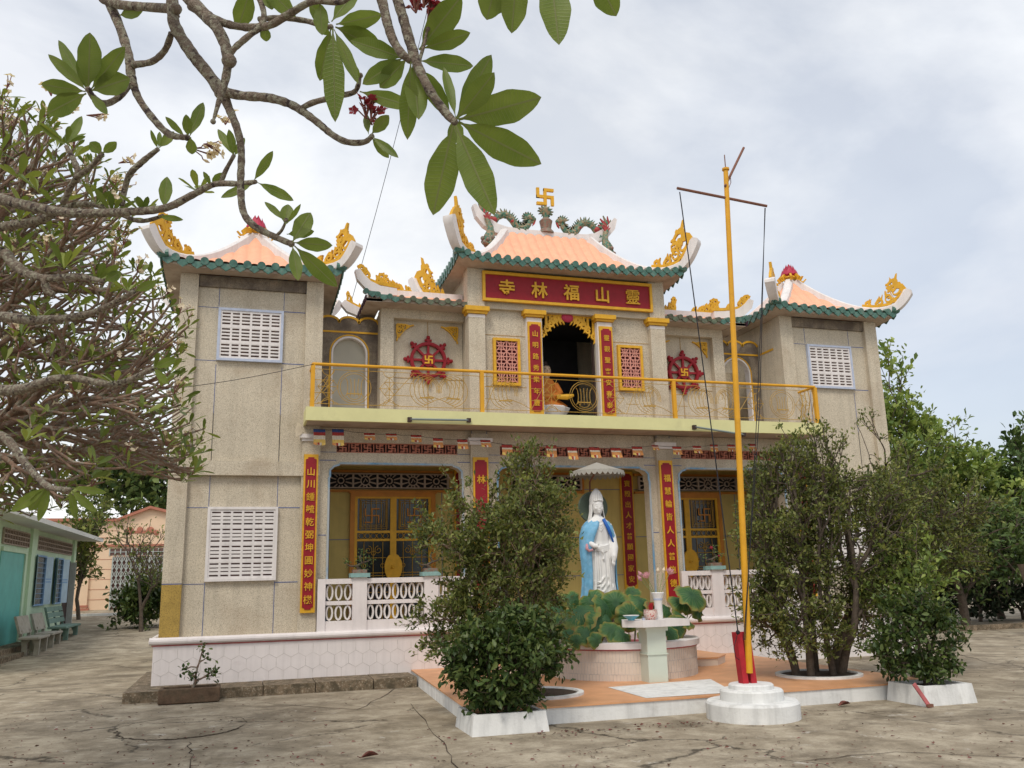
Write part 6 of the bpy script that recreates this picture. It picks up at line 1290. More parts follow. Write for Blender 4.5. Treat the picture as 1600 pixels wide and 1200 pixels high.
MB().m('curb_stone').box(19, 32, 23.3, 23.5, 0, .16).build('kerb', kind='structure')
ur = thing('stone_urn', (21.3, 20.3, 0), 'dark stone urn on a pedestal at the right edge', 'urn'); c_ = at(1622, 950, 20.3)
MB().m('urn_brown').box(c_.x-.28, c_.x+.28, 20.05, 20.55, 0, .30).box(c_.x-.2, c_.x+.2, 20.12, 20.48, .30, .42).build('pedestal', ur)
MB().m('urn_brown').lathe([(.15, .42), (.12, .6), (.2, 1.1), (.30, 1.7), (.36, 1.95), (.38, 2.0), (.33, 2.0), (.3, 1.9), (.001, 1.88)], (c_.x, 20.3, 0), 20).build('bowl', ur, smooth=40)
rng_b = MB().m('white_wash').box(24, 24.2, 21, 60, 0, .1)
# distant trees on the left
bg_tree('broadleaf_tree', (-9, 62, .9), [(ell(190, 755, 62, 60, 38), 1), (ell(235, 775, 62, 30, 26), 1)], 200, 16, .5, .28, 'leaf_hedge', 'dark tree behind the peach house', .6, zmin=3)
bg_tree('small_tree', (at(124, 950, 44).x, 44, .6), [(ell(138, 845, 44, 20, 30), 1), (ell(128, 880, 44, 15, 26), 1), (ell(145, 805, 44, 18, 20), 1)], 130, 14, .24, .11, 'leaf_olive', 'yellowish small tree between the green house and the peach house', .28, zmin=1)
bg_tree('round_bush', (at(224, 966, 38.5).x, 38.5, .35), [(ell(226, 932, 38.5, 32, 32), 1.2), (ell(218, 945, 38.5, 24, 22), 1)], 190, 16, .20, .12, 'leaf_bush_dark', 'round dark bush left of the left tower', .22, zmin=.4, cat='bush', r_tip=.008)
bg_tree('thin_tree', (at(222, 960, 37).x, 37, .3), [(ell(215, 865, 37, 42, 38), .5), (ell(240, 890, 37, 22, 36), .6), (ell(200, 840, 37, 30, 28), .3)], 150, 5, .13, .07, 'leaf_olive', 'thin twiggy tree over the round dark bush', .2, zmin=.9, r_tip=.010)

# ================================================================ LEFT BUILDINGS
gb = thing('green_house', (-7, 35, .2), 'single storey pale green house with blue shutters and a flat white roof, left edge', 'house')
MB().m('green_wall').box(-13, -7, 24, 42.4, 0, 4.1).box(-7.0, -6.90, 33.9, 34.7, .3, 4.05).box(-7.0, -6.9, 41.9, 42.4, .3, 4.05).build('wall', gb)
MB().m('roof_white').add([(-14, 22, 4.35), (-5.95, 22, 3.95), (-5.95, 43, 3.95), (-14, 43, 4.35), (-14, 22, 4.5), (-5.95, 22, 4.10), (-5.95, 43, 4.10), (-14, 43, 4.5)], [(3, 2, 1, 0), (4, 5, 6, 7), (0, 1, 5, 4), (1, 2, 6, 5), (2, 3, 7, 6), (3, 0, 4, 7)]).add([(-14, 22, 7.0), (-7.2, 22, 4.05), (-7.2, 43, 4.05), (-14, 43, 7.0)], [(0, 1, 2, 3)]).m('roof_white').add([(-14, 43, 4.5), (-7.2, 43, 4.05), (-14, 43, 7.0)], [(0, 1, 2)]).build('roof', gb)
MB().m('curb_stone').box(-7, -6.45, 24, 33.5, 0, .28).box(-6.45, -6.15, 27.5, 31, 0, .14).build('step', gb)
def lb_win(y0, y1, lab):
    w = MB().m('glass_dark').box(-7.0, -6.98, y0, y1, 1.45, 3.1).build('window', gb, label=lab)
    f = MB().m('blue_shutter').box(-6.98, -6.93, y0-.06, y0, 1.39, 3.16).box(-6.98, -6.93, y1, y1+.06, 1.39, 3.16).box(-6.98, -6.93, y0, y1, 1.39, 1.45).box(-6.98, -6.93, y0, y1, 3.1, 3.16)
    for k in range(1, 9): f.box(-6.965, -6.95, y0, y1, 1.45+k*.18, 1.465+k*.18)
    f.build('frame', w)
    for yy, s in ((y0, -1), (y1, 1)):
        sh = MB().m('blue_pale_shutter'); a = [(-6.94, yy+s*.06), (-6.94+.14, yy+s*.52)]
        def P3(u, z_, d=0): return (a[0][0]+(a[1][0]-a[0][0])*u, a[0][1]+(a[1][1]-a[0][1])*u+d, z_)
        sh.add([P3(0, 1.42), P3(1, 1.42), P3(1, 3.13), P3(0, 3.13), P3(0, 1.42, .04), P3(1, 1.42, .04), P3(1, 3.13, .04), P3(0, 3.13, .04)], [(0, 1, 2, 3), (7, 6, 5, 4), (0, 4, 5, 1), (1, 5, 6, 2), (2, 6, 7, 3), (3, 7, 4, 0)])
        sh.m('blue_shutter')
        for zz in (2.2, 2.3): sh.add([P3(.1, zz, -.01), P3(.9, zz, -.01), P3(.9, zz+.05, -.01), P3(.1, zz+.05, -.01)], [(0, 1, 2, 3)])
        sh.build('shutter', w)
lb_win(35.0, 36.6, 'near window of the green house between open blue shutters'); lb_win(30.2-.0, 30.9, 'window left of the teal door') if 0 else None
lb_win(38.6, 39.9, 'far window of the green house with open blue shutters')
d = MB().m('turquoise_door').box(-7.0, -6.97, 30.2, 33.2, .3, 3.12).build('door', gb, label='turquoise plank door'); MB().m('green_wall').box(-7.0, -6.92, 33.2, 33.35, .3, 3.25).box(-7.0, -6.92, 30.2, 33.2, 3.12, 3.25).build('frame', d)
d = MB().m('wood_dark').box(-7.0, -6.98, 40.6, 41.7, .3, 3.1).build('door', gb, label='dark open doorway at the far end'); MB().m('gate_grey').box(-6.99, -6.75, 41.65, 41.72, .35, 3.05).build('door_leaf', d)
for y0, y1 in ((30.2, 33.6), (35.0, 41.6)):
    v_ = MB().m('slot_dark').box(-7.0, -6.99, y0, y1, 3.35, 3.80).m('lattice_grey')
    n = int((y1-y0)/.33); 
    for k in range(n+1): v_.box(-6.99, -6.93, y0+(y1-y0)*k/n-.02, y0+(y1-y0)*k/n+.02, 3.35, 3.8)
    for k in range(4): v_.box(-6.989, -6.94, y0, y1, 3.35+.15*k-.02, 3.35+.15*k+.02)
    v_.build('air_brick', gb)
MB().m('white_paint').box(-7.0, -6.97, 42.0, 42.3, 2.0, 2.7).build('notice', gb) if 0 else None
# peach house at the end
ph = thing('peach_house', (-6, 52, .9), 'peach coloured house with folding grey gate at the end of the yard', 'house')
Y = 50
w = MB().m('peach_wall').prism([(-14, .5), (1.5, .5), (1.5, 5.6), (-3.2, 5.6), (-4.75, 6.0), (-6.3, 5.35), (-14, 5.35)], Y, Y+8)
w.m('peach_line').ribbon([(-14, 5.42), (-6.3, 5.42), (-4.75, 6.06), (-3.2, 5.66), (1.5, 5.66)], .14, .5, XZ(Y)).box(-14, 1.5, Y-.08, Y, 4.05, 4.16)
for z_ in (1.4, 1.9, 2.4, 2.9, 3.4): w.box(-7.6, -6.45, Y-.012, Y, z_, z_+.02)
for z_ in (4.5, 4.85): w.box(-14, -6.3, Y-.012, Y, z_, z_+.02)
w.m('peach_wall').box(-7.85, -7.45, Y-.15, Y, .85, 3.95); w.m('peach_line').box(-7.95, -7.35, Y-.2, Y, .85, 1.0).box(-7.9, -7.4, Y-.18, Y, 1.05, 1.15); w.build('wall', ph)
MB().m('peach_line').box(-5.6, -4.9, Y-.03, Y-.01, 4.72, 4.86).ball((-5.7, Y-.03, 4.86), .2, sy=.2).ball((-5.2, Y-.03, 4.9), .16, sy=.2).ball((-4.7, Y-.03, 4.86), .2, sy=.2).ball((-4.4, Y-.03, 4.75), .14, sy=.2).build('relief', ph)
g_ = MB().m('slot_dark').box(-6.4, -1.4, Y-.02, Y-.01, .85, 3.55).build('gate', ph, label='grey folding lattice gate'); l = MB().m('gate_grey')
x = -6.4
while x < -1.4:
    l.box(x-.03, x+.03, Y-.08, Y-.03, .87, 3.5)
    for k in range(7): l.ribbon([(x, .95+k*.38), (x+.11, 1.14+k*.38), (x, 1.33+k*.38)], .03, .03, XZ(Y-.09)); l.ribbon([(x+.22, .95+k*.38), (x+.11, 1.14+k*.38), (x+.22, 1.33+k*.38)], .03, .03, XZ(Y-.1))
    x += .22
l.build('lattice', g_)
v_ = MB().m('slot_dark').box(-6.6, -3.2, Y-.012, Y-.005, 3.6, 3.95).build('air_brick', ph); l = MB().m('gate_grey')
for k in range(14): l.box(-6.6+k*.26, -6.55+k*.26, Y-.05, Y-.013, 3.6, 3.95)
l.box(-6.6, -3.2, Y-.049, Y-.014, 3.76, 3.79); l.build('bars', v_)
MB().m('white_wash').box(-8.5, -5.2, 45.9, 46.3, .5, .82).build('yard_step', kind='structure')

# benches
def bench(m_, loc, lab, L_=1.25, S=1.22, slats=False):
    t = thing('bench', loc, lab, 'bench', 'stone benches before the green house')
    def place(b): b.v = [(a*S+loc[0], q+loc[1], c*S+loc[2]) for a, q, c in b.v]; return b
    o = place(MB().m(m_).box(-.04, .42, -L_/2, L_/2, .40, .46)).build('seat', t); md = o.modifiers.new('b', 'BEVEL'); md.width = .015
    if slats:
        b = MB().m(m_)
        for k in range(3): z_ = .54+k*.15; b.prism([(-.06-.04*k, z_), (0-.04*k, z_), (-.035-.04*k, z_+.12), (-.095-.04*k, z_+.12)], -L_/2+.05, L_/2-.05)
        for k in (-1, 0, 1): b.prism([(-.055, .46), (-.01, .46), (-.15, .96), (-.19, .96)], k*L_*.42-.05, k*L_*.42+.05)
    else: b = MB().m(m_).prism([(-.06, .54), (.0, .54), (-.13, .96), (-.19, .96)], -L_/2+.08, L_/2-.08)
    place(b).build('backrest', t)
    for yy in (-L_*.32, L_*.32):
        if not slats: place(MB().m(m_).box(-.07, .0, yy-.04, yy+.04, .44, .62)).build('back_post', t)
        place(MB().m(m_).prism([(.02, 0), (.14, 0), (.12, .3), (.2, .40), (.0, .40), (.02, .2)], yy-.07, yy+.07).prism([(.28, 0), (.40, 0), (.41, .40), (.22, .40), (.30, .25)], yy-.07, yy+.07)).build('leg', t)
bench('bench_grey', (-6.25, 31.0, 0), 'nearest of the stone benches, worn grey', 1.7)
bench('bench_grey', (-6.25, 33.1, .02), 'middle stone bench, worn grey, between the nearest and the green one', 1.7)
bench('bench_green', (-6.25, 35.8, .1), 'farthest stone bench, green, with a slatted back', 2.9, 1.3, True)

# ================================================================ PLUMERIA on the left
pt = thing('plumeria_tree', (-6.6, 9.5, 0), 'wide plumeria tree of bare grey branches and leaf tufts at the left edge', 'tree')
SIL = [(-400, 100), (0, 150), (50, 165), (110, 220), (180, 265), (205, 330), (205, 400), (235, 425), (290, 475), (302, 500), (285, 560), (300, 630), (330, 668), (315, 735), (300, 755), (215, 745), (110, 795), (-60, 825), (-400, 850)]
def inside(px, py):
    c = False; j = len(SIL)-1
    for i in range(len(SIL)):
        (x1, y1), (x2, y2) = SIL[i], SIL[j]
        if (y1 > py) != (y2 > py) and px < (x2-x1)*(py-y1)/(y2-y1)+x1: c = not c
        j = i
    return c
def pxy(p):
    v = Vector(p)-CAM; d = v.dot(FW); return 800+FPX*v.dot(RT)/d, 600-FPX*v.dot(UP)/d
tips = []
ctr = np.array([-5.4, 10.0, 4.2]); rad = np.array([5.6, 4.6, 5.4])
while len(tips) < 1500:
    px, py = rng.uniform(-170, 352), rng.uniform(100, 840)
    if not inside(px, py): continue
    q = np.array(atd(px, py, rng.uniform(7.2, 12.5)))
    e = (((q-ctr)/rad)**2).sum()
    if e > 1 or e < .12 or q[2] < 2.6: continue
    tips.append(q)
tips = np.array(tips); mb = MB().m('bark'); out_ = []
grow((-6.6, 9.5, 1.4), (.1, 0, 1), tips, .0125, mb, 5, frac=(.20, .36), jit=.08, expo=.36, out=out_, curl=.07, rmax=.17)
mb.tube([(-6.6, 9.5, -.05), (-6.65, 9.5, .7), (-6.6, 9.5, 1.45)], [.24, .19, .17], 10); mb.build('trunk', pt, smooth=True)
P, D, Nn, L_, fl_tip = [], [], [], [], []
for q, d, l in out_:
    d = np.array([d[0]*.5, d[1]*.5, abs(d[2])*.5+.75]); d /= np.linalg.norm(d); n_ = rng.integers(3, 6)
    u = np.cross(d, [0, 0, 1.0]) if abs(d[2]) < .95 else np.array([1., 0, 0]); u /= np.linalg.norm(u); v = np.cross(d, u); s_ = rng.uniform(.5, 1.0); ph = rng.uniform(0, 6)
    for k in range(n_):
        a = ph+k*2.4; e = rng.uniform(.15, .95); r_ = u*math.cos(a)+v*math.sin(a); dd = d*e+r_*(1.05-e*.5)
        P.append(q+d*rng.uniform(-.05, .02)); D.append(dd); Nn.append(d*1.0-r_*.3+rng.normal(0, .15, 3)); L_.append(.225*s_*rng.uniform(.7, 1.1))
    if rng.random() < .16: fl_tip.append((q, d))
L_ = np.array(L_)
PL = (np.array([(0, 0, 0), (.2, .10, .02), (.45, .36, .05), (.72, .5, .05), (.9, .32, .0), (1, 0, -.08), (.9, -.32, 0), (.72, -.5, .05), (.45, -.36, .05), (.2, -.10, .02), (.45, 0, -.04), (.72, 0, -.06)]),
      [(0, 10, 1), (1, 10, 2), (2, 10, 11), (2, 11, 3), (3, 11, 4), (4, 11, 5), (5, 11, 6), (6, 11, 7), (7, 11, 8), (11, 10, 8), (8, 10, 9), (9, 10, 0)])
leaf_mesh('crown', pt, 'leaf_plumeria', P, D, Nn, L_, L_*.26, PL)
def blossoms(par, mname, spots, name='blossom', size=.028, per=7, ln=.10):
    b = MB(); 
    for q, d in spots:
        q = Vector(q); d = Vector(d)
        for k in range(per):
            e = q+d*ln*random.uniform(.6, 1.3)+Vector([random.gauss(0, ln*.38) for _ in range(3)]); b.m('flower_stalk').tube([q, q.lerp(e, .6)+d*.01, e], .0022 if ln < .1 else .0035, 4, False); b.m(mname); f = Vector([random.gauss(0, .6) for _ in range(3)])+d; f.normalize(); u = f.orthogonal().normalized(); v = f.cross(u)
            if random.random() < .7:
                for i in range(5):
                    a = 2*PI*i/5; r_ = u*math.cos(a)+v*math.sin(a); s2 = f.cross(r_)*size*.42
                    b.add([e, e+r_*size*.6+f*size*.35+s2, e+r_*size+f*size*.4, e+r_*size*.6+f*size*.25-s2], [(0, 1, 2, 3)])
            else: b.tube([e, e+f*size*.7, e+f*size*1.3], [size*.12, size*.28, size*.06], 6)
    return b.build(name, par)
blossoms(pt, 'petal_white', fl_tip)

# ================================================================ overhanging plumeria near the camera
nt_ = thing('plumeria_tree', (-3.2, -1.2, 0), 'overhanging plumeria with big dark leaves, knobbly limbs crossing the upper left sky', 'tree')
W = lambda px, py, d: atd(px, py, d)
def spl(pts, n=5):
    out = []
    for i in range(len(pts)-1):
        p0, p1, p2, p3 = pts[max(i-1, 0)], pts[i], pts[i+1], pts[min(i+2, len(pts)-1)]
        for k in range(n):
            t_ = k/n; out.append(tuple(.5*((2*b)+(-a+c)*t_+(2*a-5*b+4*c-d)*t_*t_+(-a+3*b-3*c+d)*t_**3) for a, b, c, d in zip(p0, p1, p2, p3)))
    return out+[pts[-1]]
limbs = MB().m('bark_near'); kn = random.Random(4)
def limb(pts, mb=limbs, seg=12):   # (px, py, radius px, depth)
    q = spl(pts, 6); P = [W(a, b, d) for a, b, r_, d in q]; mb.tube(P, [r_*d/FPX*(1+kn.uniform(-.07, .09)) for a, b, r_, d in q], seg)
    for i in range(2, len(P)-2, 3):
        a, b, r_, d = q[i]
        if r_ > 3.5 and kn.random() < .8:
            o_ = Vector([kn.gauss(0, 1) for _ in range(3)]).normalized(); mb.ball(P[i]+o_*r_*d/FPX*.82, r_*d/FPX*kn.uniform(.22, .38), seg=6, rings=4)
LB = [
 [(255, -60, 12, 2.6), (290, -10, 10, 2.5), (315, 18, 10.5, 2.45), (335, 38, 9, 2.4), (350, 65, 8.5, 2.38), (358, 95, 9.5, 2.36)],
 [(358, 90, 7.5, 2.36), (352, 125, 6, 2.36), (343, 155, 4.5, 2.35), (333, 190, 2, 2.34)],
 [(268, -30, 10, 2.75), (270, 15, 9, 2.7), (274, 42, 9.5, 2.68), (300, 84, 9, 2.66), (325, 115, 9, 2.64), (347, 145, 10, 2.62)],
 [(345, 142, 9, 2.62), (375, 149, 7, 2.6), (420, 153, 7, 2.55), (449, 161, 6.5, 2.52), (470, 172, 6.2, 2.5), (497, 192, 5.5, 2.47), (520, 211, 5.2, 2.45), (543, 222, 5, 2.43), (569, 222, 4.5, 2.42), (581, 213, 3.5, 2.41)],
 [(468, 171, 4.5, 2.5), (490, 160, 4.5, 2.48), (530, 150, 4.5, 2.46), (553, 144, 4, 2.44), (560, 132, 3.5, 2.43), (563, 118, 2.5, 2.43)],
 [(348, 146, 8.5, 2.62), (358, 170, 6.5, 2.62), (370, 200, 6, 2.6), (377, 235, 5.6, 2.6), (376, 290, 5.6, 2.58), (380, 330, 5.4, 2.56), (396, 352, 5.2, 2.55), (425, 368, 5, 2.54), (455, 381, 4.5, 2.52)],
 [(430, 370, 2.5, 2.54), (440, 360, 2.5, 2.54), (447, 345, 2, 2.53)],
 [(150, -25, 8, 3.0), (172, 8, 7, 2.95), (190, 50, 7, 2.9), (202, 92, 7, 2.86), (205, 118, 7, 2.84), (216, 152, 5.6, 2.82), (240, 186, 5.4, 2.78), (265, 210, 5.2, 2.75), (292, 215, 4.2, 2.72)],
 [(205, 126, 6, 2.84), (188, 150, 5, 2.8), (165, 162, 5.2, 2.76), (148, 154, 5, 2.72), (138, 140, 4, 2.7)],
 [(268, 52, 5, 2.68), (258, 78, 5, 2.72), (238, 96, 4.8, 2.78), (210, 101, 5, 2.84)],
 [(160, -2, 7, 2.97), (185, 7, 7, 2.9), (230, 11, 6.8, 2.8), (275, 14, 7.5, 2.68)],
 [(300, 8, 9, 2.45), (330, 28, 7.5, 2.42), (365, 40, 6, 2.4), (400, 43, 6, 2.38), (425, 38, 6, 2.36), (455, 20, 6, 2.34), (490, 2, 5.5, 2.3), (530, 4, 4, 2.28), (545, -4, 4, 2.26)],
 [(358, 85, 5, 2.36), (370, 72, 5, 2.36), (390, 55, 5, 2.36), (408, 40, 5.2, 2.37), (412, 18, 4.5, 2.38), (400, -12, 4, 2.4)],
 [(405, 30, 4.5, 2.5), (440, 28, 4.2, 2.46), (480, 33, 4.4, 2.42), (505, 41, 4, 2.38), (517, 42, 3.2, 2.36)],
 [(588, -30, 9, 2.15), (598, 5, 8, 2.12), (605, 35, 7.4, 2.1), (614, 62, 6.8, 2.09), (628, 84, 6.4, 2.08), (640, 92, 6, 2.08)],
 [(612, -30, 8.5, 2.16), (628, 22, 8, 2.12), (642, 70, 8, 2.09), (655, 108, 7.4, 2.07), (674, 145, 7, 2.05), (698, 178, 6.6, 2.03), (710, 190, 5, 2.02)],
 [(655, 95, 3, 2.08), (662, 72, 2.6, 2.08), (668, 45, 2, 2.08)],
]
for l in LB: limb(l); limbs.ball(W(l[-1][0], l[-1][1], l[-1][3]), max(4.5, l[-1][2]*1.25)*l[-1][3]/FPX, seg=8, rings=6)
# limbs joining these to a trunk behind and left of the camera
up0 = Vector((-2.4, .2, 3.6))
for e, r_ in ((W(255, -60, 2.6), .026), (W(268, -30, 2.75), .026), (W(150, -25, 3.0), .022), (W(588, -30, 2.15), .018), (W(612, -30, 2.16), .017), (W(400, -12, 2.4), .010)):
    limbs.tube([up0, up0.lerp(e, .35)+Vector((0, 0, .28)), up0.lerp(e, .7)+Vector((0, 0, .3)), e+Vector((0, 0, .06)), e], [.06, .05, .04, r_, r_*.9], 10)
limbs.tube([(-3.2, -1.2, -.05), (-3.1, -1.1, .8), (-2.9, -.6, 2.2), up0, up0+Vector((.1, .1, .1))], [.16, .14, .11, .07, .05], 12)
limbs.build('trunk', nt_, smooth=True)
# lower long branches that reach in from the left edge belong to the wide plumeria
lw = MB().m('bark_near')
for l in ([(-80, 285, 11, 4.4), (0, 311, 9, 4.3), (60, 325, 8, 4.2), (120, 333, 7, 4.1), (200, 331, 6.4, 4.0), (258, 325, 6, 3.9), (300, 305, 5.4, 3.85), (335, 288, 5, 3.8), (375, 287, 4.4, 3.75), (400, 284, 3.4, 3.7)],
          [(-60, 372, 8, 4.6), (0, 355, 7, 4.5), (60, 345, 6.5, 4.4), (110, 322, 5, 4.3), (160, 322, 4.4, 4.2), (215, 345, 3.6, 4.1), (255, 337, 3, 4.0)],
          [(190, 322, 4.6, 4.05), (195, 295, 4.6, 4.05), (203, 272, 4.8, 4.02), (222, 253, 4.8, 4.0), (247, 233, 3.4, 3.95)],
          [(98, 318, 5, 4.2), (112, 290, 5, 4.15), (122, 272, 5, 4.1), (115, 250, 4.5, 4.1), (103, 228, 3.4, 4.1)],
          [(118, 278, 4.4, 4.1), (140, 262, 4, 4.05), (160, 240, 3.4, 4.0)],
          [(345, 287, 4, 3.8), (352, 268, 3.6, 3.78), (366, 242, 3, 3.75)],
          [(-70, 395, 10, 4.3), (0, 393, 9, 4.2), (22, 413, 8, 4.15), (45, 428, 7, 4.1), (75, 435, 6, 4.05), (125, 432, 5, 4.0), (162, 440, 3.5, 3.95)],
          [(70, 435, 5.5, 4.05), (72, 452, 5.5, 4.05), (84, 461, 5, 4.05)],
          [(-60, 700, 8, 5.2), (0, 680, 7, 5.1), (40, 725, 6, 5.0), (75, 760, 5, 4.9), (110, 765, 3.6, 4.8)],
          [(-60, 500, 9, 5.0), (0, 495, 8, 4.9), (60, 500, 7, 4.8), (140, 490, 5, 4.7), (210, 455, 3.6, 4.6)],
          [(-60, 600, 9, 5.6), (20, 610, 8, 5.5), (100, 590, 6, 5.4), (180, 600, 5, 5.3), (240, 575, 3.6, 5.2)]): limb(l, lw, 10)
lw.build('low_limbs', pt, smooth=True)
def near_leaf(par, bx, by, tx, ty, wid, d, tilt=0.0, dd=.0, mname='leaf_near'):
    """obovate leaf of a plumeria from base to tip, with a petiole, a sunk midrib and a wavy edge"""
    a, b = W(bx, by, d), W(tx, ty, d+dd); ax = b-a; L_ = ax.length; ax.normalize(); vw = (CAM-a).normalized(); s = ax.cross(vw).normalized(); nn = s.cross(ax)
    s2 = (s*math.cos(tilt)+nn*math.sin(tilt)); n2 = s2.cross(ax); w_ = wid*d/FPX/2; U = 16; V = 4; m_ = MB().m(mname); vs = []; uv = []; ph = random.uniform(0, 6)
    for i in range(U+1):
        u = i/U; t_ = max(0, (u-.10)/.90); pr = (math.sin(PI*min(1, t_**.82))**.72)*(.62+.50*t_)*(1-.12*t_**6) if t_ > 0 else 0; pr = max(pr, .07)
        if u == 1: pr = .004
        for j in range(-V, V+1):
            v = j/V; x = w_*pr*v*(1+.03*math.sin(24*u+ph)*abs(v)); h_ = w_*(.16*abs(v)*pr+.05*math.sin(13*u+ph)*v*v*pr)-.05*L_*u*u
            vs.append(a+ax*L_*u+s2*x+n2*h_); uv.append((u, v*pr))
    k = 2*V+1; m_.add(vs, [(i*k+j, i*k+j+1, (i+1)*k+j+1, (i+1)*k+j) for i in range(U) for j in range(2*V)]); o = m_.build('leaf', par, smooth=True)
    l = o.data.uv_layers.new(name='UVMap'); vi = np.zeros(len(o.data.loops), dtype=np.int32); o.data.loops.foreach_get('vertex_index', vi); l.data.foreach_set('uv', np.array(uv, dtype=np.float32)[vi].ravel())
NL = [ # base, tip, width, depth, tilt
 (716, 187, 847, 153, 62, 2.02, .2), (716, 190, 846, 258, 60, 2.02, -.2), (712, 196, 771, 333, 58, 2.0, .15), (708, 196, 676, 336, 60, 2.0, -.1), (712, 186, 771, 85, 46, 2.05, .4), (714, 186, 773, 114, 44, 2.0, -.2), (712, 184, 694, 101, 20, 2.04, .3), (706, 188, 660, 112, 36, 2.08, .3), (705, 188, 718, 223, 34, 2.06, .3),
 (655, 95, 741, 102, 34, 2.1, .3), (655, 78, 722, -6, 52, 2.1, .2), (660, 76, 736, 52, 34, 2.08, -.3), (642, 96, 636, 218, 36, 2.06, .1), (645, 98, 655, 184, 42, 2.1, .2), (636, 92, 592, 137, 38, 2.1, .3), (630, 90, 566, 131, 34, 2.12, -.2), (634, 92, 548, 62, 34, 2.14, .3),
 (517, 44, 500, 127, 34, 2.35, .1), (520, 44, 523, 188, 40, 2.3, .1), (522, 46, 560, 128, 24, 2.3, .4), (524, 42, 618, 92, 36, 2.3, .3), (525, 38, 596, 24, 34, 2.34, -.3), (524, 42, 590, 62, 28, 2.32, .2), (512, 40, 503, 54, 20, 2.38, .1), (515, 36, 484, 8, 30, 2.4, .2), (518, 34, 560, -20, 30, 2.4, .2), (500, 4, 503, 54, 28, 2.3, .2),
 (562, 143, 645, 166, 30, 2.43, .2), (580, 214, 608, 248, 17, 2.41, .2), (581, 213, 622, 245, 16, 2.4, .3), (580, 210, 608, 180, 24, 2.41, .1), (576, 210, 571, 176, 14, 2.42, .2), (563, 124, 548, 98, 14, 2.43, .3),
 (778, -40, 761, 31, 52, 2.0, .1), (808, -50, 800, 51, 50, 2.0, -.1), (858, -60, 874, 66, 58, 1.98, .15), (925, -50, 963, 26, 50, 2.0, .1), (795, -50, 780, 20, 44, 2.04, .1),
 (138, 140, 141, 50, 42, 2.7, .1), (136, 140, 87, 60, 24, 2.72, .4), (136, 142, 75, 83, 22, 2.72, .3), (134, 143, 62, 132, 30, 2.7, .2), (135, 146, 71, 178, 40, 2.7, .2), (142, 140, 194, 73, 32, 2.74, .2), (142, 142, 203, 122, 44, 2.72, -.2), (140, 146, 168, 178, 18, 2.7, .3), (138, 142, 122, 92, 20, 2.74, .4),
 (392, -20, 372, 46, 38, 2.4, .1), (405, -30, 460, 25, 34, 2.4, .2), (415, -20, 425, 14, 30, 2.42, .1), (413, 38, 416, 66, 20, 2.37, .1), (186, 24, 222, 16, 22, 2.9, .2),
 (447, 346, 413, 314, 13, 2.53, .3), (446, 352, 450, 318, 25, 2.52, .1), (448, 350, 470, 320, 10, 2.53, .4), (457, 378, 486, 331, 34, 2.5, .1), (459, 379, 519, 384, 27, 2.5, .2), (457, 384, 466, 437, 24, 2.5, .1), (460, 384, 527, 449, 32, 2.48, .2), (448, 366, 490, 362, 20, 2.55, -.3),
 (396, 283, 427, 236, 18, 3.7, .2), (402, 285, 459, 313, 20, 3.7, .2), (395, 288, 345, 308, 16, 3.72, .3), (256, 326, 261, 275, 24, 3.9, .1), (366, 244, 340, 200, 16, 3.75, .2), (366, 244, 358, 202, 16, 3.75, -.3), (350, 268, 332, 290, 18, 3.8, .2), (366, 244, 382, 215, 14, 3.75, .2), (330, 290, 318, 268, 10, 3.8, .3),
 (296, 214, 318, 158, 22, 2.72, .1), (294, 214, 291, 179, 18, 2.72, .2), (290, 214, 257, 182, 13, 2.73, .3), (298, 214, 300, 242, 20, 2.7, .1), (247, 233, 235, 203, 9, 3.95, .4), (248, 232, 250, 205, 10, 3.95, .3), (249, 231, 272, 205, 18, 3.95, .2),
 (104, 228, 60, 190, 16, 4.1, .3), (104, 228, 128, 180, 18, 4.1, .2), (160, 240, 182, 222, 18, 4.0, .2), (160, 240, 140, 222, 22, 4.0, .1), (162, 440, 190, 425, 20, 3.95, .1), (247, 338, 285, 343, 12, 4.0, .2),
 (110, 765, 150, 800, 16, 4.8, .2), (108, 765, 120, 812, 14, 4.8, .2), (112, 762, 165, 770, 14, 4.8, .2), (75, 760, 45, 800, 22, 4.9, .2), (75, 760, 15, 800, 22, 4.9, .2), (78, 760, 60, 815, 16, 4.9, .2), (210, 455, 245, 440, 18, 4.6, .1), (240, 575, 275, 560, 18, 5.2, .1), (240, 575, 262, 600, 14, 5.2, .2)]
for i, (bx, by, tx, ty, wd, dp, tl) in enumerate(NL):
    par = nt_ if dp < 3.5 else pt; near_leaf(par, bx, by, tx, ty, wd*.98, dp, tl*(1 if i % 2 else -1), .05*math.sin(i*2.3))
# small tufts along the lower branches (white blossoms)
def tuft(par, spots, mname, n=6, ln=.14):
    P, D, Nn, L2 = [], [], [], []
    for (px, py, d_) in spots:
        q = np.array(W(px, py, d_)); up_ = np.array([random.uniform(-.3, .4), random.uniform(-.3, .3), .9])
        for k in range(n):
            a = k*2.4+px; r_ = np.array([math.cos(a), math.sin(a), random.uniform(-.1, .3)]); P.append(q); D.append(up_*random.uniform(.2, 1)+r_*.8); Nn.append(up_-r_*.3); L2.append(ln*random.uniform(.6, 1.1))
    L2 = np.array(L2); return leaf_mesh('foliage', par, mname, P, D, Nn, L2, L2*.3, PL)
tuft(pt, [(60, 300, 4.2), (85, 318, 4.2), (150, 320, 4.1), (175, 335, 4.05), (225, 335, 4), (30, 345, 4.4), (103, 225, 4.1), (20, 395, 4.2), (60, 420, 4.1), (100, 420, 4.0), (150, 440, 4.0), (200, 455, 4.6), (60, 500, 4.8), (120, 480, 4.7), (180, 600, 5.3), (100, 590, 5.4), (40, 690, 5.1), (30, 280, 4.3), (0, 240, 4.5), (40, 215, 4.6), (310, 300, 3.85)], 'leaf_plumeria')
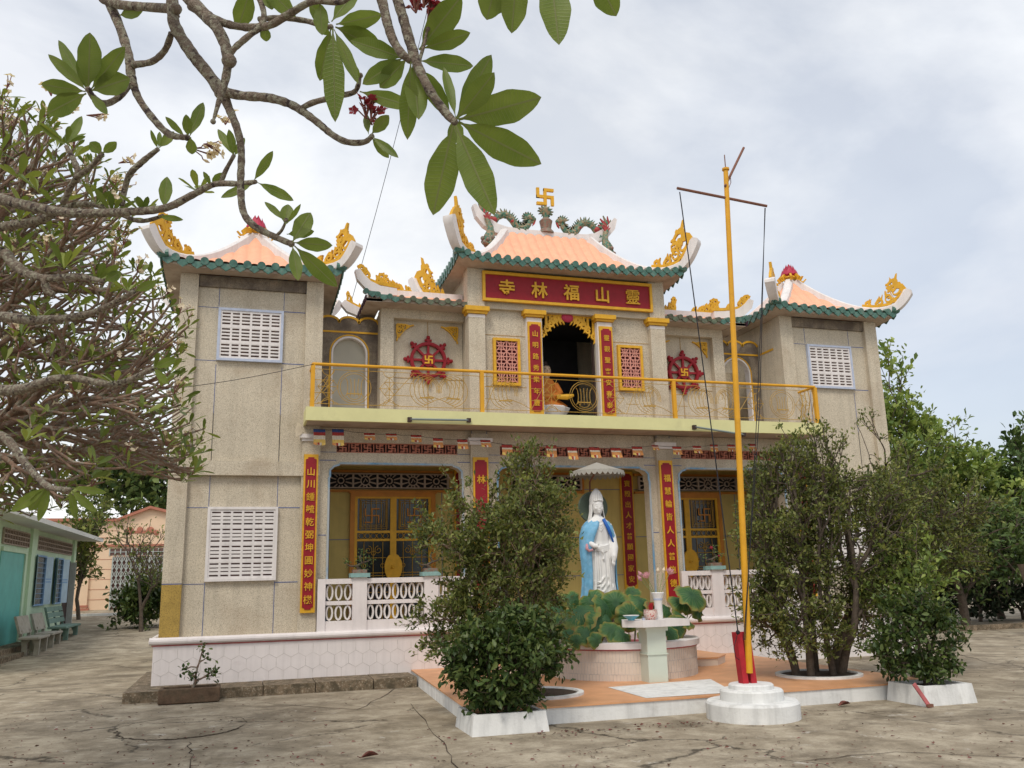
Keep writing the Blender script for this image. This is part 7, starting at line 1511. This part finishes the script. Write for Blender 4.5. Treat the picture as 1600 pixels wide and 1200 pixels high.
blossoms(nt_, 'petal_red', [(W(662, 12, 2.08), Vector((.1, 0, 1))), (W(650, 20, 2.08), Vector((0, 0, 1))), (W(668, 35, 2.08), Vector((.2, 0, 1))), (W(572, 185, 2.42), Vector((-.1, 0, 1))), (W(580, 190, 2.42), Vector((0, 0, 1)))], 'blossom', .016, 9, .04)
blossoms(pt, 'petal_white', [(W(x_, y_, d_), Vector(v)) for x_, y_, d_, v in ((318, 225, 3.0, (1, 0, 0)), (300, 232, 3.0, (1, 0, -.2)), (80, 150, 3.6, (-.2, 0, 1)), (105, 175, 3.8, (.5, 0, .8)), (135, 180, 3.8, (1, 0, .2)), (185, 255, 4.0, (1, 0, .3)), (10, 140, 4.4, (.3, 0, 1)), (352, 195, 3.7, (.2, 0, 1)))], 'blossom', .019, 6, .045)
# fallen leaves
P, D, Nn, L_ = [], [], [], []
for k in range(1150):
    px, py = random.uniform(-60, 1640), 1200-abs(random.gauss(0, 1))*85
    if k < 200: px, py = random.uniform(0, 520), random.uniform(1080, 1200)
    if k > 1000: px, py = random.uniform(830, 1330), 1140-(random.uniform(830, 1330)-830)*.05+random.uniform(-4, 8); py = 1141-(px-830)*.075+random.uniform(0, 12)
    if py < 1010: continue
    p = atz(px, py, .012)
    if 2.7 < p.x < 10.45 and p.y > 11.2 or (p.x-6.72)**2+(p.y-11.15)**2 < .42 or p.y > 16.8: continue
    P.append(p); a = random.uniform(0, 6.28); D.append((math.cos(a), math.sin(a), random.uniform(-.1, .3))); Nn.append((random.gauss(0, .3), random.gauss(0, .3), 1)); L_.append(random.choice((.03, .035, .045, .06)) if k < 1060 else .07)
dm = thing('dummy', (0, 0, 0), 'x', 'x'); o = leaf_mesh('fallen_leaves', dm, 'litter', P, D, Nn, np.array(L_), np.array(L_)*.5, LEAF8); o.parent = None; bpy.data.objects.remove(dm); setp(o, 'scattered dry leaves and petals on the concrete', kind='stuff')
for i, (px, py, lab) in enumerate(((578, 1183, 'curled brown dry leaf on the concrete, bottom middle'), (1320, 1102, 'large curled dry leaf against the terrace edge by the right bush'))):
    p = atz(px, py, .02); t = thing('dry_leaf', p, lab, 'leaf'); b = MB().m('litter'); vs = [(p.x+(u-.5)*.2, p.y+(v-.5)*.09*math.sin(PI*min(1, u+.08)), p.z+.05*abs(v-.5)*2*math.sin(PI*u)+.02*u) for u in np.linspace(0, 1, 9) for v in np.linspace(0, 1, 5)]
    b.add(vs, [(a*5+c, a*5+c+1, a*5+c+6, a*5+c+5) for a in range(8) for c in range(4)]); b.build('blade', t, smooth=True); MB().m('litter').tube([(p.x-.1, p.y, p.z), (p.x-.14, p.y-.01, p.z+.02)], .004, 4).build('stem', t)
